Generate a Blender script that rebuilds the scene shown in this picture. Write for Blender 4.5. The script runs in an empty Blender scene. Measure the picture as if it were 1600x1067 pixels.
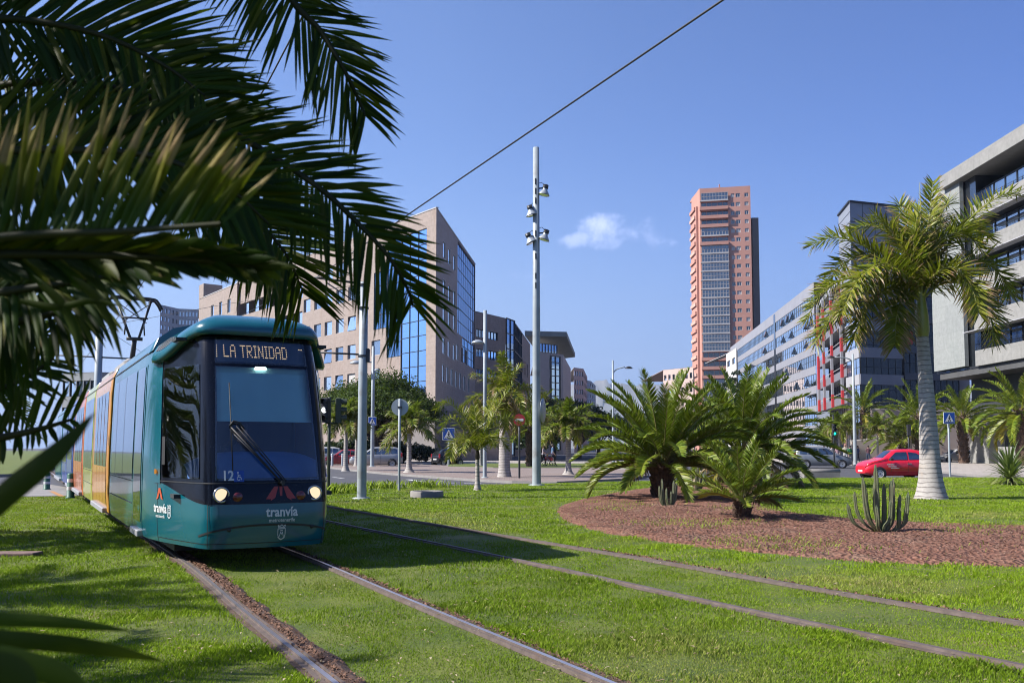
import bpy, math, random
import numpy as np
from mathutils import Vector, Matrix
R = math.radians
rng = np.random.default_rng(7)
random.seed(7)
SC = bpy.context.scene
COL = SC.collection
# ------------------------------------------------------------------ camera model (photo pixels -> world)
F, CY, H = 1400.0, 610.0, 1.47
TH = math.atan(90 / F)
def ray(px, py):
    cx, cz = (px - 800) / F, (CY - py) / F
    return cx, math.cos(TH) - math.sin(TH) * cz, math.sin(TH) + math.cos(TH) * cz
def G(px, py, z=0.0):
    x, y, zz = ray(px, py); t = (z - H) / zz
    return Vector((x * t, y * t, z))
def P(px, py, Y):
    x, y, zz = ray(px, py); t = Y / y
    return Vector((x * t, Y, H + zz * t))
def ZT(py, Y): return P(800, py, Y).z
cam = bpy.data.cameras.new('camera'); camo = bpy.data.objects.new('camera', cam); COL.objects.link(camo)
camo.location = (0, 0, H); camo.rotation_euler = (R(90) + TH, 0, 0)
cam.sensor_width = 36; cam.lens = F * 36 / 1600; cam.shift_y = (CY - 533.5) / 1600
cam.clip_end = 20000; cam.clip_start = .05
cam.dof.use_dof = True; cam.dof.focus_distance = 15; cam.dof.aperture_fstop = 7.5
SC.camera = camo
# ------------------------------------------------------------------ nodes / materials
def nd(nt, t, props=None, **ins):
    n = nt.nodes.new('ShaderNode' + t)
    for k, v in (props or {}).items(): setattr(n, k, v)
    for k, v in ins.items():
        if k[0] == 'i' and k[1:].isdigit(): s = n.inputs[int(k[1:])]
        else: s = n.inputs[k.replace('_', ' ')]
        if isinstance(v, bpy.types.NodeSocket): nt.links.new(v, s)
        elif isinstance(v, (tuple, list)) and len(v) == 3 and s.type == 'RGBA': s.default_value = (*v, 1)
        else: s.default_value = v
    return n
def mixc(nt, f, a, b, mode='MIX'):
    n = nt.nodes.new('ShaderNodeMix'); n.data_type = 'RGBA'; n.blend_type = mode
    for i, v in ((0, f), (6, a), (7, b)):
        if isinstance(v, bpy.types.NodeSocket): nt.links.new(v, n.inputs[i])
        elif isinstance(v, (tuple, list)): n.inputs[i].default_value = (*v[:3], 1)
        else: n.inputs[i].default_value = v
    return n.outputs[2]
def ramp(nt, f, a, b):
    n = nd(nt, 'MapRange', {'interpolation_type': 'SMOOTHSTEP'}, Value=f); n.inputs[1].default_value = a; n.inputs[2].default_value = b
    return n.outputs[0]
def math_(nt, op, a, b=0.0):
    return nd(nt, 'Math', {'operation': op}, i0=a, i1=b).outputs[0]
def newmat(name):
    m = bpy.data.materials.new(name); m.use_nodes = True; m.node_tree.nodes.clear(); return m, m.node_tree
def out(nt, sh):
    o = nt.nodes.new('ShaderNodeOutputMaterial'); nt.links.new(sh, o.inputs[0])
def noise(nt, scale, detail=4, vec=None, rough=.6):
    if vec is None: vec = nd(nt, 'NewGeometry').outputs['Position']
    return nd(nt, 'TexNoise', None, Vector=vec, Scale=scale, Detail=detail, Roughness=rough).outputs[0]
def M(name, c, c2=None, scale=3.0, rough=.6, bump=0.0, bscale=None, metal=0.0, coat=0.0, spec=.5, obj=False, stain=None, sscale=.4):
    m, nt = newmat(name)
    vec = nd(nt, 'TexCoord').outputs['Object'] if obj else None
    c2 = c2 or tuple(x * .8 for x in c)
    nz = noise(nt, scale, 5, vec)
    col = mixc(nt, ramp(nt, nz, .3, .7), c, c2)
    if stain: col = mixc(nt, ramp(nt, noise(nt, sscale, 6, vec, .7), .5, .75), col, stain)
    p = nd(nt, 'BsdfPrincipled', None, Base_Color=col, Metallic=metal)
    rr = nd(nt, 'MapRange', None, Value=nz); rr.inputs[3].default_value = max(.02, rough - .06); rr.inputs[4].default_value = rough + .06
    nt.links.new(rr.outputs[0], p.inputs['Roughness'])
    p.inputs['Specular IOR Level'].default_value = spec; p.inputs['Coat Weight'].default_value = coat; p.inputs['Coat Roughness'].default_value = .06
    if bump:
        b = nd(nt, 'Bump', None, Strength=bump, Distance=.02, Height=noise(nt, bscale or scale * 4, 6, vec))
        nt.links.new(b.outputs[0], p.inputs['Normal'])
    out(nt, p.outputs[0]); return m
def leafmat(name, dark, light, yellow, tipc=(.28, .17, .08), tip0=.8, transl=.35, rough=.4, spec=.3):
    m, nt = newmat(name)
    a = nd(nt, 'Attribute', {'attribute_name': 'lc'})
    s = nd(nt, 'SeparateColor', None, Color=a.outputs['Color']).outputs
    col = mixc(nt, s[1], dark, light)
    col = mixc(nt, s[2], col, yellow)
    tip = math_(nt, 'MULTIPLY', ramp(nt, math_(nt, 'ADD', s[0], math_(nt, 'MULTIPLY', s[2], .35)), tip0, 1.05), math_(nt, 'ADD', .25, s[1]))
    col = mixc(nt, tip, col, tipc)
    p = nd(nt, 'BsdfPrincipled', None, Base_Color=col, Roughness=rough); p.inputs['Specular IOR Level'].default_value = spec
    t = nd(nt, 'BsdfTranslucent', None, Color=mixc(nt, .5, col, (.25, .38, .02), 'MIX'))
    mx = nd(nt, 'MixShader', None, i0=transl, i1=p.outputs[0], i2=t.outputs[0])
    out(nt, mx.outputs[0]); return m
def glassmat(name, tint, rough=.03, metal=.0, var=0.0, spec=.9, gcol=(.85, .92, 1), ior=1.9):
    # dark, strongly reflecting window glass
    m, nt = newmat(name)
    lw = nd(nt, 'Fresnel', None, IOR=ior).outputs[0]
    pos = nd(nt, 'TexCoord').outputs['Object']
    b = nd(nt, 'Bump', None, Strength=.04, Distance=.05, Height=noise(nt, .35, 2, pos))
    col = mixc(nt, ramp(nt, noise(nt, .9, 2, pos), .35, .65), tint, tuple(x * .6 for x in tint))
    d = nd(nt, 'BsdfPrincipled', None, Base_Color=col, Roughness=.25)
    g = nd(nt, 'BsdfAnisotropic', None, Color=gcol, Roughness=rough, Normal=b.outputs[0])
    f = math_(nt, 'MAXIMUM', lw, spec)
    f = math_(nt, 'MINIMUM', f, 1.0)
    out(nt, nd(nt, 'MixShader', None, i0=f, i1=d.outputs[0], i2=g.outputs[0]).outputs[0]); return m
def clearglass(name, tint=(.55, .75, .8), refl=.09):
    m, nt = newmat(name)
    f = nd(nt, 'Fresnel', None, IOR=1.5).outputs[0]
    f = math_(nt, 'MAXIMUM', f, refl)
    t = nd(nt, 'BsdfTransparent', None, Color=tint); g = nd(nt, 'BsdfAnisotropic', None, Color=(1, 1, 1), Roughness=.01)
    out(nt, nd(nt, 'MixShader', None, i0=f, i1=t.outputs[0], i2=g.outputs[0]).outputs[0]); return m
def emit(name, c, s):
    m, nt = newmat(name); out(nt, nd(nt, 'Emission', None, Color=c, Strength=s).outputs[0]); return m
def tiles(name, c, c2, mortar, tw, th, msize=.012, stain=None, rough=.75, frame=None, bump=.4, offs=.5):
    # stone / paving courses; frame = (angle) turns the pattern so that it runs along a wall
    m, nt = newmat(name)
    pos = nd(nt, 'NewGeometry').outputs['Position']
    if frame is not None:
        pos = nd(nt, 'Mapping', {'vector_type': 'POINT'}, Vector=pos, Rotation=frame).outputs[0]
    br = nd(nt, 'TexBrick', {'offset': offs, 'squash': 1.0}, Vector=pos, Color1=c, Color2=c2, Mortar=mortar, Scale=1.0, Mortar_Size=msize, Bias=0.0, Brick_Width=tw, Row_Height=th)
    col = mixc(nt, math_(nt, 'MULTIPLY', ramp(nt, noise(nt, .25, 6), .4, .75), .5), br.outputs[0], stain or tuple(x * .7 for x in c))
    col = mixc(nt, .35, col, mixc(nt, noise(nt, 6, 5), (0, 0, 0), (1, 1, 1)), 'OVERLAY')
    p = nd(nt, 'BsdfPrincipled', None, Base_Color=col, Roughness=rough)
    b = nd(nt, 'Bump', {'invert': True}, Strength=bump, Distance=.01, Height=br.outputs[1]); nt.links.new(b.outputs[0], p.inputs['Normal'])
    out(nt, p.outputs[0]); return m
MT = {}
def mk():
    T = MT
    T['phx'] = leafmat('date_palm_leaf', (.07, .135, .010), (.22, .31, .026), (.42, .31, .03), (.30, .20, .10), .9, .22)
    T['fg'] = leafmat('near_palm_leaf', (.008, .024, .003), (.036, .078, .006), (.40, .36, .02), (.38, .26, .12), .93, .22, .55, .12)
    T['royal'] = leafmat('royal_palm_leaf', (.085, .135, .007), (.31, .34, .018), (.42, .30, .04), (.36, .22, .13), .80, .3)
    T['yroyal'] = leafmat('pale_palm_leaf', (.085, .145, .012), (.21, .28, .026), (.42, .36, .05), (.38, .27, .15), .85, .35)
    T['dryleaf'] = leafmat('dry_palm_leaf', (.14, .085, .045), (.26, .18, .11), (.30, .2, .09), (.2, .13, .08), .8, .2)
    T['ficus'] = leafmat('ficus_leaf', (.018, .038, .008), (.07, .115, .018), (.12, .14, .03), (.06, .1, .02), .98, .2, .6, .1)
    T['darkleaf'] = leafmat('dark_tree_leaf', (.010, .026, .012), (.03, .055, .018), (.05, .07, .02), (.04, .06, .02), .98, .15)
    T['agave'] = leafmat('agave_leaf', (.08, .13, .04), (.20, .26, .07), (.42, .40, .18), (.3, .25, .1), .95, .25)
    T['rachis'] = M('palm_rachis', (.14, .15, .03), (.20, .16, .05), 8, .5)
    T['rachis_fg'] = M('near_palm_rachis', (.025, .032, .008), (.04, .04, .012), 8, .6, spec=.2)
    T['phxtrunk'] = M('date_palm_bark', (.16, .095, .06), (.06, .035, .025), 9, .9, 1.0, 18)
    T['roytrunk'] = None
    T['shaft'] = M('crownshaft', (.26, .30, .04), (.34, .30, .06), 2, .4)
    T['bark'] = M('bark', (.10, .075, .055), (.05, .04, .03), 5, .9, .8, 15)
    T['cactus'] = M('cactus_skin', (.085, .12, .045), (.15, .15, .075), 7, .6, .5, 30, stain=(.24, .19, .13), sscale=4)
    T['galv'] = M('galvanised_steel', (.50, .54, .57), (.40, .44, .47), 3, .42, .05, 20, metal=.35)
    T['pole'] = M('grey_painted_pole', (.40, .45, .47), (.33, .38, .40), 2, .45, stain=(.28, .28, .27), sscale=1.5)
    T['darkmetal'] = M('dark_metal', (.05, .055, .06), (.03, .03, .035), 5, .45, metal=.4)
    T['olive'] = M('olive_lamp_housing', (.055, .07, .035), (.04, .05, .03), 4, .5)
    T['black'] = M('black_rubber', (.015, .015, .016), (.022, .022, .023), 6, .6)
    T['blackgloss'] = M('black_gloss', (.006, .008, .016), (.005, .006, .012), 3, .15, coat=.0, spec=.25)
    T['wire'] = M('wire', (.02, .02, .022), None, 5, .5)
    T['white'] = M('white_paint', (.78, .78, .76), (.70, .70, .68), 4, .5)
    T['red'] = M('red_paint', (.50, .012, .02), (.44, .010, .018), 2, .35, coat=.3)
    T['blue'] = M('sign_blue', (.012, .08, .42), (.01, .07, .36), 3, .35)
    T['conc'] = M('concrete', (.31, .29, .27), (.25, .235, .22), 2.5, .85, .3, 25, stain=(.22, .21, .20), sscale=.8)
    T['soil'] = M('soil', (.10, .055, .04), (.055, .03, .022), 14, .95, 1.0, 40)
    T['railtop'] = M('polished_rail', (.72, .68, .70), (.60, .55, .58), 3, .32, metal=.8, obj=False)
    T['railworn'] = M('worn_rail', (.19, .155, .145), (.12, .095, .085), 6, .6, metal=.3)
    T['railside'] = M('rail_flange', (.16, .12, .105), (.10, .075, .065), 9, .75, .3, stain=(.12, .075, .055), sscale=2)
    T['skin'] = M('skin', (.42, .25, .18), (.38, .22, .16), 6, .55)
    T['hair'] = M('hair', (.03, .02, .014), (.05, .03, .02), 12, .6)
    T['steelrim'] = M('wheel_rim', (.55, .55, .56), (.45, .45, .46), 5, .35, metal=.7)
    T['winglass'] = glassmat('building_glass_blue', (.02, .06, .13), .03, spec=.48)
    T['bluewall'] = glassmat('curtain_wall_glass', (.01, .09, .30), .02, spec=.50, gcol=(.42, .66, 1))
    T['mirror'] = glassmat('bright_reflecting_glass', (.1, .12, .15), .04, spec=.85)
    T['blackglass'] = glassmat('black_office_glass', (.008, .010, .016), .03, spec=.015, ior=1.25)
    T['darkglass'] = glassmat('dark_glass', (.010, .013, .018), .03, spec=.10)
    T['carglass'] = glassmat('car_glass', (.012, .016, .018), .02, spec=.16)
    T['tramglass'] = glassmat('tram_window_glass', (.018, .022, .022), .02, spec=.34)
    T['cleargl'] = clearglass('clear_glass', (.88, .95, .96), .085)
    T['mirrorband'] = glassmat('office_glass', (.03, .06, .10), .02, spec=.6)
    # ringed royal palm trunk
    m, nt = newmat('royal_palm_trunk')
    oc = nd(nt, 'TexCoord').outputs['Object']
    mp = nd(nt, 'Mapping', None, Vector=oc); mp.inputs['Scale'].default_value = (.5, .5, 5.5)
    w = noise(nt, 1.3, 4, mp.outputs[0], .7)
    col = mixc(nt, ramp(nt, noise(nt, 5, 6, oc, .7), .3, .7), (.50, .46, .42), (.38, .35, .33))
    wv = nd(nt, 'TexWave', {'wave_type': 'BANDS', 'bands_direction': 'Z'}, Vector=oc, Scale=2.3, Distortion=3.2, Detail=4.0).outputs[1]
    wv.node.inputs['Detail Scale'].default_value = 1.2
    col = mixc(nt, math_(nt, 'MULTIPLY', ramp(nt, wv, .80, .97), math_(nt, 'MULTIPLY', noise(nt, 4.5, 4, oc, .8), 1.35)), col, (.13, .11, .10))
    col = mixc(nt, ramp(nt, w, .60, .68), col, (.17, .15, .14))
    col = mixc(nt, ramp(nt, noise(nt, 2.2, 5, oc), .55, .72), col, (.40, .33, .27))
    p = nd(nt, 'BsdfPrincipled', None, Base_Color=col, Roughness=.8)
    b = nd(nt, 'Bump', {'invert': True}, Strength=.6, Distance=.03, Height=w); nt.links.new(b.outputs[0], p.inputs['Normal'])
    out(nt, p.outputs[0]); T['roytrunk'] = m
    # asphalt
    T['asphalt'] = M('asphalt', (.085, .085, .095), (.065, .065, .075), .6, .85, .3, 60, stain=(.12, .115, .12), sscale=.15)
    T['paving'] = tiles('brick_paving', (.27, .20, .17), (.33, .25, .21), (.16, .13, .12), .24, .12, .012, (.30, .26, .24), .85)
    T['slab'] = tiles('pavement_slabs', (.42, .37, .33), (.46, .41, .36), (.25, .22, .2), .6, .6, .015, (.33, .29, .26), .85)
    # lawn sheet under the blades
    m, nt = newmat('lawn')
    col = mixc(nt, ramp(nt, noise(nt, 1.1, 6), .35, .65), (.08, .12, .012), (.15, .18, .022))
    col = mixc(nt, ramp(nt, noise(nt, .45, 6, None, .7), .60, .72), col, (.30, .22, .10))
    col = mixc(nt, .5, col, mixc(nt, noise(nt, 30, 4), (0, 0, 0), (1, 1, 1)), 'OVERLAY')
    p = nd(nt, 'BsdfPrincipled', None, Base_Color=col, Roughness=.9)
    b = nd(nt, 'Bump', None, Strength=.8, Distance=.04, Height=noise(nt, 25, 5)); nt.links.new(b.outputs[0], p.inputs['Normal'])
    out(nt, p.outputs[0]); T['lawn'] = m
    m, nt = newmat('grass_blade')
    a = nd(nt, 'Attribute', {'attribute_name': 'lc'}); s = nd(nt, 'SeparateColor', None, Color=a.outputs['Color']).outputs
    col = mixc(nt, s[1], (.175, .305, .010), (.375, .535, .022))
    col = mixc(nt, math_(nt, 'MULTIPLY', ramp(nt, noise(nt, .8, 5, None, .65), .48, .66), .55), col, (.12, .19, .014))
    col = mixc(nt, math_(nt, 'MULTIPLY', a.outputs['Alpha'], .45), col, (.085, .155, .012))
    col = mixc(nt, math_(nt, 'MULTIPLY', ramp(nt, noise(nt, 2.3, 4), .60, .75), .5), col, (.40, .36, .09))
    col = mixc(nt, s[2], col, (.50, .42, .18))
    p = nd(nt, 'BsdfPrincipled', None, Base_Color=col, Roughness=.6); p.inputs['Specular IOR Level'].default_value = .15
    t = nd(nt, 'BsdfTranslucent', None, Color=mixc(nt, .5, col, (.22, .34, .02)))
    out(nt, nd(nt, 'MixShader', None, i0=.35, i1=p.outputs[0], i2=t.outputs[0]).outputs[0]); T['blade'] = m
    # mulch
    m, nt = newmat('mulch')
    v = nd(nt, 'TexVoronoi', None, Scale=16.0, Vector=nd(nt, 'NewGeometry').outputs['Position'])
    col = mixc(nt, nd(nt, 'SeparateColor', None, Color=v.outputs['Color']).outputs[0], (.19, .09, .06), (.315, .165, .118))
    col = mixc(nt, ramp(nt, noise(nt, 1.2, 6, None, .7), .5, .7), col, (.27, .17, .12))
    col = mixc(nt, ramp(nt, noise(nt, 5, 6, None, .7), .58, .68), col, (.12, .066, .05))
    p = nd(nt, 'BsdfPrincipled', None, Base_Color=col, Roughness=.95); p.inputs['Specular IOR Level'].default_value = .1
    b = nd(nt, 'Bump', None, Strength=1.0, Distance=.05, Height=math_(nt, 'ADD', v.outputs['Distance'], noise(nt, 8, 6))); nt.links.new(b.outputs[0], p.inputs['Normal'])
    out(nt, p.outputs[0]); T['mulch'] = m
mk()
def finish_materials(k=.75):
    # one common scale on every surface's reflectance, paired with the exposure above
    for m in bpy.data.materials:
        if not m.use_nodes: continue
        nt = m.node_tree
        for n in list(nt.nodes):
            if n.type in ('BSDF_PRINCIPLED', 'BSDF_TRANSLUCENT'):
                s = n.inputs[0]
                if s.is_linked: src = s.links[0].from_socket; nt.links.new(mixc(nt, 1.0, src, (k, k, k), 'MULTIPLY'), s)
                else: c = s.default_value; s.default_value = (c[0] * k, c[1] * k, c[2] * k, 1)
            elif n.type == 'EMISSION': n.inputs[1].default_value *= k
# ------------------------------------------------------------------ objects
def tag(o, label=None, cat=None, group=None, kind=None):
    for k, v in (('label', label), ('category', cat), ('group', group), ('kind', kind)):
        if v: o[k] = v
    return o
def thing(name, label, cat, loc=(0, 0, 0), rotz=0.0, group=None):
    o = bpy.data.objects.new(name, None); COL.objects.link(o); o.empty_display_size = .2
    o.location = loc; o.rotation_euler = (0, 0, rotz)
    return tag(o, label, cat, group)
def rootmat(o):
    while o.parent: o = o.parent
    return Matrix.LocRotScale(o.location, o.rotation_euler, o.scale)
def copy_tree(o, parent=None):
    c = o.copy(); COL.objects.link(c); c.parent = parent
    for ch in list(o.children): copy_tree(ch, c)
    return c
class MB:
    def __init__(s): s.v, s.f, s.m, s.sm = [], [], [], []
    def add(s, vs, fs, mi=0, smooth=False):
        b = len(s.v); s.v += [tuple(v) for v in vs]
        for f in fs: s.f.append(tuple(i + b for i in f)); s.m.append(mi); s.sm.append(smooth)
        return s
    def box(s, x0, x1, y0, y1, z0, z1, mi=0, fr=None):
        vs = [(x, y, z) for z in (z0, z1) for y in (y0, y1) for x in (x0, x1)]
        if fr: vs = [fr(*v) for v in vs]
        return s.add(vs, [(0, 2, 3, 1), (4, 5, 7, 6), (0, 1, 5, 4), (2, 6, 7, 3), (0, 4, 6, 2), (1, 3, 7, 5)], mi)
    def quad(s, a, b, c, d, mi=0): return s.add([a, b, c, d], [(0, 1, 2, 3)], mi)
    def bbox(s, x0, x1, y0, y1, z0, z1, r=.01, mi=0, fr=None):
        # box with chamfered vertical edges and top
        pts = [(x0 + r, y0), (x1 - r, y0), (x1, y0 + r), (x1, y1 - r), (x1 - r, y1), (x0 + r, y1), (x0, y1 - r), (x0, y0 + r)]
        cx, cy = (x0 + x1) / 2, (y0 + y1) / 2
        ins = lambda p: (p[0] + (r if p[0] < cx else -r), p[1] + (r if p[1] < cy else -r))
        lv = [[(*p, z0) for p in pts], [(*p, z1 - r) for p in pts], [(*ins(p), z1) for p in pts]]
        vs = [q for l in lv for q in l]
        if fr: vs = [fr(*v) for v in vs]
        fs = [(l * 8 + i, l * 8 + (i + 1) % 8, l * 8 + 8 + (i + 1) % 8, l * 8 + 8 + i) for l in range(2) for i in range(8)]
        return s.add(vs, fs + [tuple(range(16, 24)), tuple(range(7, -1, -1))], mi)
    def tube(s, pts, rad, n=8, mi=0, cap=True, smooth=True):
        pts = [Vector(p) for p in pts]
        rad = rad if isinstance(rad, (list, tuple)) else [rad] * len(pts)
        vs = []; up = None
        for i, p in enumerate(pts):
            t = (pts[min(i + 1, len(pts) - 1)] - pts[max(i - 1, 0)]).normalized()
            if up is None: up = Vector((0, 0, 1)) if abs(t.z) < .9 else Vector((1, 0, 0))
            a = t.cross(up).normalized(); b = a.cross(t).normalized(); up = b
            for k in range(n):
                w = 2 * math.pi * k / n
                vs.append(p + (a * math.cos(w) + b * math.sin(w)) * rad[i])
        fs = [(i * n + k, i * n + (k + 1) % n, (i + 1) * n + (k + 1) % n, (i + 1) * n + k) for i in range(len(pts) - 1) for k in range(n)]
        s.add(vs, fs, mi, smooth)
        if cap:
            s.add(vs[:n], [tuple(range(n))], mi); s.add(vs[-n:], [tuple(range(n - 1, -1, -1))], mi)
        return s
    def lathe(s, prof, n=16, mi=0, c=(0, 0, 0), axis='z', smooth=True, fr=None):
        vs = []
        for r, h in prof:
            for k in range(n):
                w = 2 * math.pi * k / n; a, b = r * math.cos(w), r * math.sin(w)
                q = (a, b, h) if axis == 'z' else ((a, h, b) if axis == 'y' else (h, a, b))
                vs.append((q[0] + c[0], q[1] + c[1], q[2] + c[2]))
        if fr: vs = [fr(*v) for v in vs]
        fs = [(i * n + k, i * n + (k + 1) % n, (i + 1) * n + (k + 1) % n, (i + 1) * n + k) for i in range(len(prof) - 1) for k in range(n)]
        return s.add(vs, fs, mi, smooth)
    def prism(s, pts, y0, y1, mi=0, fr=None):
        # 2D polygon (x,z) extruded along y
        n = len(pts); vs = [(x, y0, z) for x, z in pts] + [(x, y1, z) for x, z in pts]
        if fr: vs = [fr(*v) for v in vs]
        return s.add(vs, [tuple(range(n)), tuple(range(2 * n - 1, n - 1, -1))] + [(i, n + i, n + (i + 1) % n, (i + 1) % n) for i in range(n)], mi)
    def grid(s, fn, us, vs_, mi=0, smooth=True):
        v = [fn(a, b) for a in us for b in vs_]; n = len(vs_)
        return s.add(v, [(i * n + j, (i + 1) * n + j, (i + 1) * n + j + 1, i * n + j + 1) for i in range(len(us) - 1) for j in range(n - 1)], mi, smooth)
    def build(s, name, mats, parent=None, world=False, fix=True):
        me = bpy.data.meshes.new(name)
        vs = s.v
        if world and parent is not None:
            iv = rootmat(parent).inverted(); vs = [tuple(iv @ Vector(v)) for v in vs]
        me.from_pydata(vs, [], s.f)
        for m in (mats if isinstance(mats, (list, tuple)) else [mats]): me.materials.append(m)
        me.polygons.foreach_set('material_index', s.m); me.polygons.foreach_set('use_smooth', s.sm)
        me.validate(); me.update()
        if fix:
            import bmesh
            bm = bmesh.new(); bm.from_mesh(me); bmesh.ops.remove_doubles(bm, verts=bm.verts, dist=1e-5)
            bmesh.ops.recalc_face_normals(bm, faces=bm.faces); bm.to_mesh(me); bm.free()
        o = bpy.data.objects.new(name, me); COL.objects.link(o)
        if parent is not None: o.parent = parent
        return o
def bulk(name, V, Fq, mat, parent=None, lc=None, smooth=False, world=False):
    V = np.asarray(V, np.float32).reshape(-1, 3); Fq = np.asarray(Fq, np.int32); k = Fq.shape[1]
    if world and parent is not None:
        iv = np.array(rootmat(parent).inverted(), np.float32); V = V @ iv[:3, :3].T + iv[:3, 3]
    me = bpy.data.meshes.new(name)
    me.vertices.add(len(V)); me.vertices.foreach_set('co', V.ravel())
    me.loops.add(Fq.size); me.loops.foreach_set('vertex_index', Fq.ravel())
    me.polygons.add(len(Fq)); me.polygons.foreach_set('loop_start', np.arange(len(Fq), dtype=np.int32) * k)
    if smooth: me.polygons.foreach_set('use_smooth', np.ones(len(Fq), bool))
    if lc is not None:
        a = me.attributes.new('lc', 'FLOAT_COLOR', 'POINT'); a.data.foreach_set('color', np.asarray(lc, np.float32).ravel())
    me.materials.append(mat); me.update(calc_edges=True)
    o = bpy.data.objects.new(name, me); COL.objects.link(o)
    if parent is not None: o.parent = parent
    return o
def struct(o): o['kind'] = 'structure'; return o
def smooth01(a, b, x):
    t = min(1, max(0, (x - a) / (b - a))); return t * t * (3 - 2 * t)
def crv(pts, n):
    # Catmull-Rom through pts, n samples
    p = [np.array(q, float) for q in pts]; p = [2 * p[0] - p[1]] + p + [2 * p[-1] - p[-2]]
    o = []
    for i in range(n):
        t = i / (n - 1) * (len(pts) - 1); k = min(int(t), len(pts) - 2); t -= k
        a, b, c, d = p[k:k + 4]
        o.append(.5 * (2 * b + (c - a) * t + (2 * a - 5 * b + 4 * c - d) * t * t + (3 * b - a - 3 * c + d) * t ** 3))
    return o
def interp(tab, x):
    return float(np.interp(x, [a for a, _ in tab], [b for _, b in tab]))
def textmesh(body, size, bold=0.0, ext=0.0):
    cu = bpy.data.curves.new('t', 'FONT'); cu.body = body; cu.size = size; cu.offset = bold; cu.align_x = 'CENTER'; cu.align_y = 'CENTER'; cu.extrude = ext; cu.resolution_u = 2
    ob = bpy.data.objects.new('t', cu); COL.objects.link(ob)
    dg = bpy.context.evaluated_depsgraph_get(); me = ob.evaluated_get(dg).to_mesh()
    vs = [tuple(v.co) for v in me.vertices]; fs = [tuple(p.vertices) for p in me.polygons]
    ob.evaluated_get(dg).to_mesh_clear(); bpy.data.objects.remove(ob); bpy.data.curves.remove(cu)
    return vs, fs
# ------------------------------------------------------------------ light
SUN = Vector((-.99, -.14, math.tan(R(40)))).normalized()      # towards the sun
W = bpy.data.worlds.new('World'); SC.world = W; W.use_nodes = True
nt = W.node_tree; nt.nodes.clear()
sky = nd(nt, 'TexSky', {'sky_type': 'NISHITA', 'sun_disc': False, 'sun_elevation': R(40), 'sun_rotation': math.atan2(SUN.x, SUN.y), 'altitude': 50, 'air_density': 1.0, 'dust_density': .6, 'ozone_density': 2.5})
gen = nd(nt, 'TexCoord').outputs['Generated']
skyc = sky.outputs[0]
# a small cumulus low over the far street, with wisps to its right
def cloud(skyc, px, py, w, h, scale, lo, hi, amt):
    x, y, z = ray(px, py); d = Vector((x, y, z)).normalized(); rt = Vector((d.y, -d.x, 0)).normalized(); up = rt.cross(d)
    u = nd(nt, 'VectorMath', {'operation': 'DOT_PRODUCT'}, i0=gen, i1=tuple(rt)).outputs['Value']
    v = nd(nt, 'VectorMath', {'operation': 'DOT_PRODUCT'}, i0=gen, i1=tuple(up)).outputs['Value']
    fwd = ramp(nt, nd(nt, 'VectorMath', {'operation': 'DOT_PRODUCT'}, i0=gen, i1=tuple(d)).outputs['Value'], .5, .6)
    uu = math_(nt, 'DIVIDE', u, w); vv = math_(nt, 'DIVIDE', v, h)
    r2 = math_(nt, 'ADD', math_(nt, 'MULTIPLY', uu, uu), math_(nt, 'MULTIPLY', vv, vv))
    nz = noise(nt, scale, 8, gen, .62)
    k = math_(nt, 'SUBTRACT', nz, math_(nt, 'MULTIPLY', r2, .42))
    f = math_(nt, 'MULTIPLY', math_(nt, 'MULTIPLY', ramp(nt, k, lo, hi), amt), fwd)
    return mixc(nt, f, skyc, (8.3, 8.2, 9.0))
SKYC = cloud
bg = nd(nt, 'Background', None, Strength=.074)
def finish_sky():
    c = cloud(skyc, 944, 362, .042, .026, 34, .22, .62, .85)
    c = cloud(c, 905, 376, .034, .012, 40, .20, .66, .55)
    c = cloud(c, 1005, 366, .034, .026, 45, .30, .80, .5)
    c = cloud(c, 1042, 378, .018, .010, 60, .28, .7, .4)
    c = cloud(c, 815, 432, .03, .016, 40, .34, .9, .35)
    c = mixc(nt, 1.0, c, (.93, 1.03, 1.35), 'MULTIPLY')
    el = nd(nt, 'SeparateXYZ', None, Vector=gen).outputs[2]
    c = mixc(nt, math_(nt, 'SUBTRACT', 1.0, ramp(nt, el, -.02, .34)), c, (2.3, 3.25, 5.3))
    ex = nd(nt, 'MapRange', None, Value=nd(nt, 'SeparateXYZ', None, Vector=gen).outputs[0]); ex.inputs[1].default_value = -.08; ex.inputs[2].default_value = .5      # deeper blue away from the sun
    c = mixc(nt, 1.0, c, mixc(nt, ex.outputs[0], (1, 1, 1), (.56, .66, .84)), 'MULTIPLY')
    nt.links.new(c, bg.inputs[0]); out_ = nt.nodes.new('ShaderNodeOutputWorld'); nt.links.new(bg.outputs[0], out_.inputs[0])
finish_sky()
sl = bpy.data.lights.new('sun', 'SUN'); sl.energy = 5.0; sl.angle = R(.53); sl.color = (1, .95, .88)
so = bpy.data.objects.new('sun', sl); COL.objects.link(so); so.rotation_euler = SUN.to_track_quat('Z', 'Y').to_euler()
SC.view_settings.view_transform = 'Standard'; SC.view_settings.look = 'None'; SC.view_settings.exposure = 1.0; SC.view_settings.gamma = 1
SC.cycles.filter_width = 1.05; SC.cycles.max_bounces = 6; SC.cycles.transparent_max_bounces = 16; SC.cycles.use_denoising = True; SC.cycles.sample_clamp_indirect = 6
SC.cycles.caustics_reflective = False; SC.cycles.caustics_refractive = False
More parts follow.
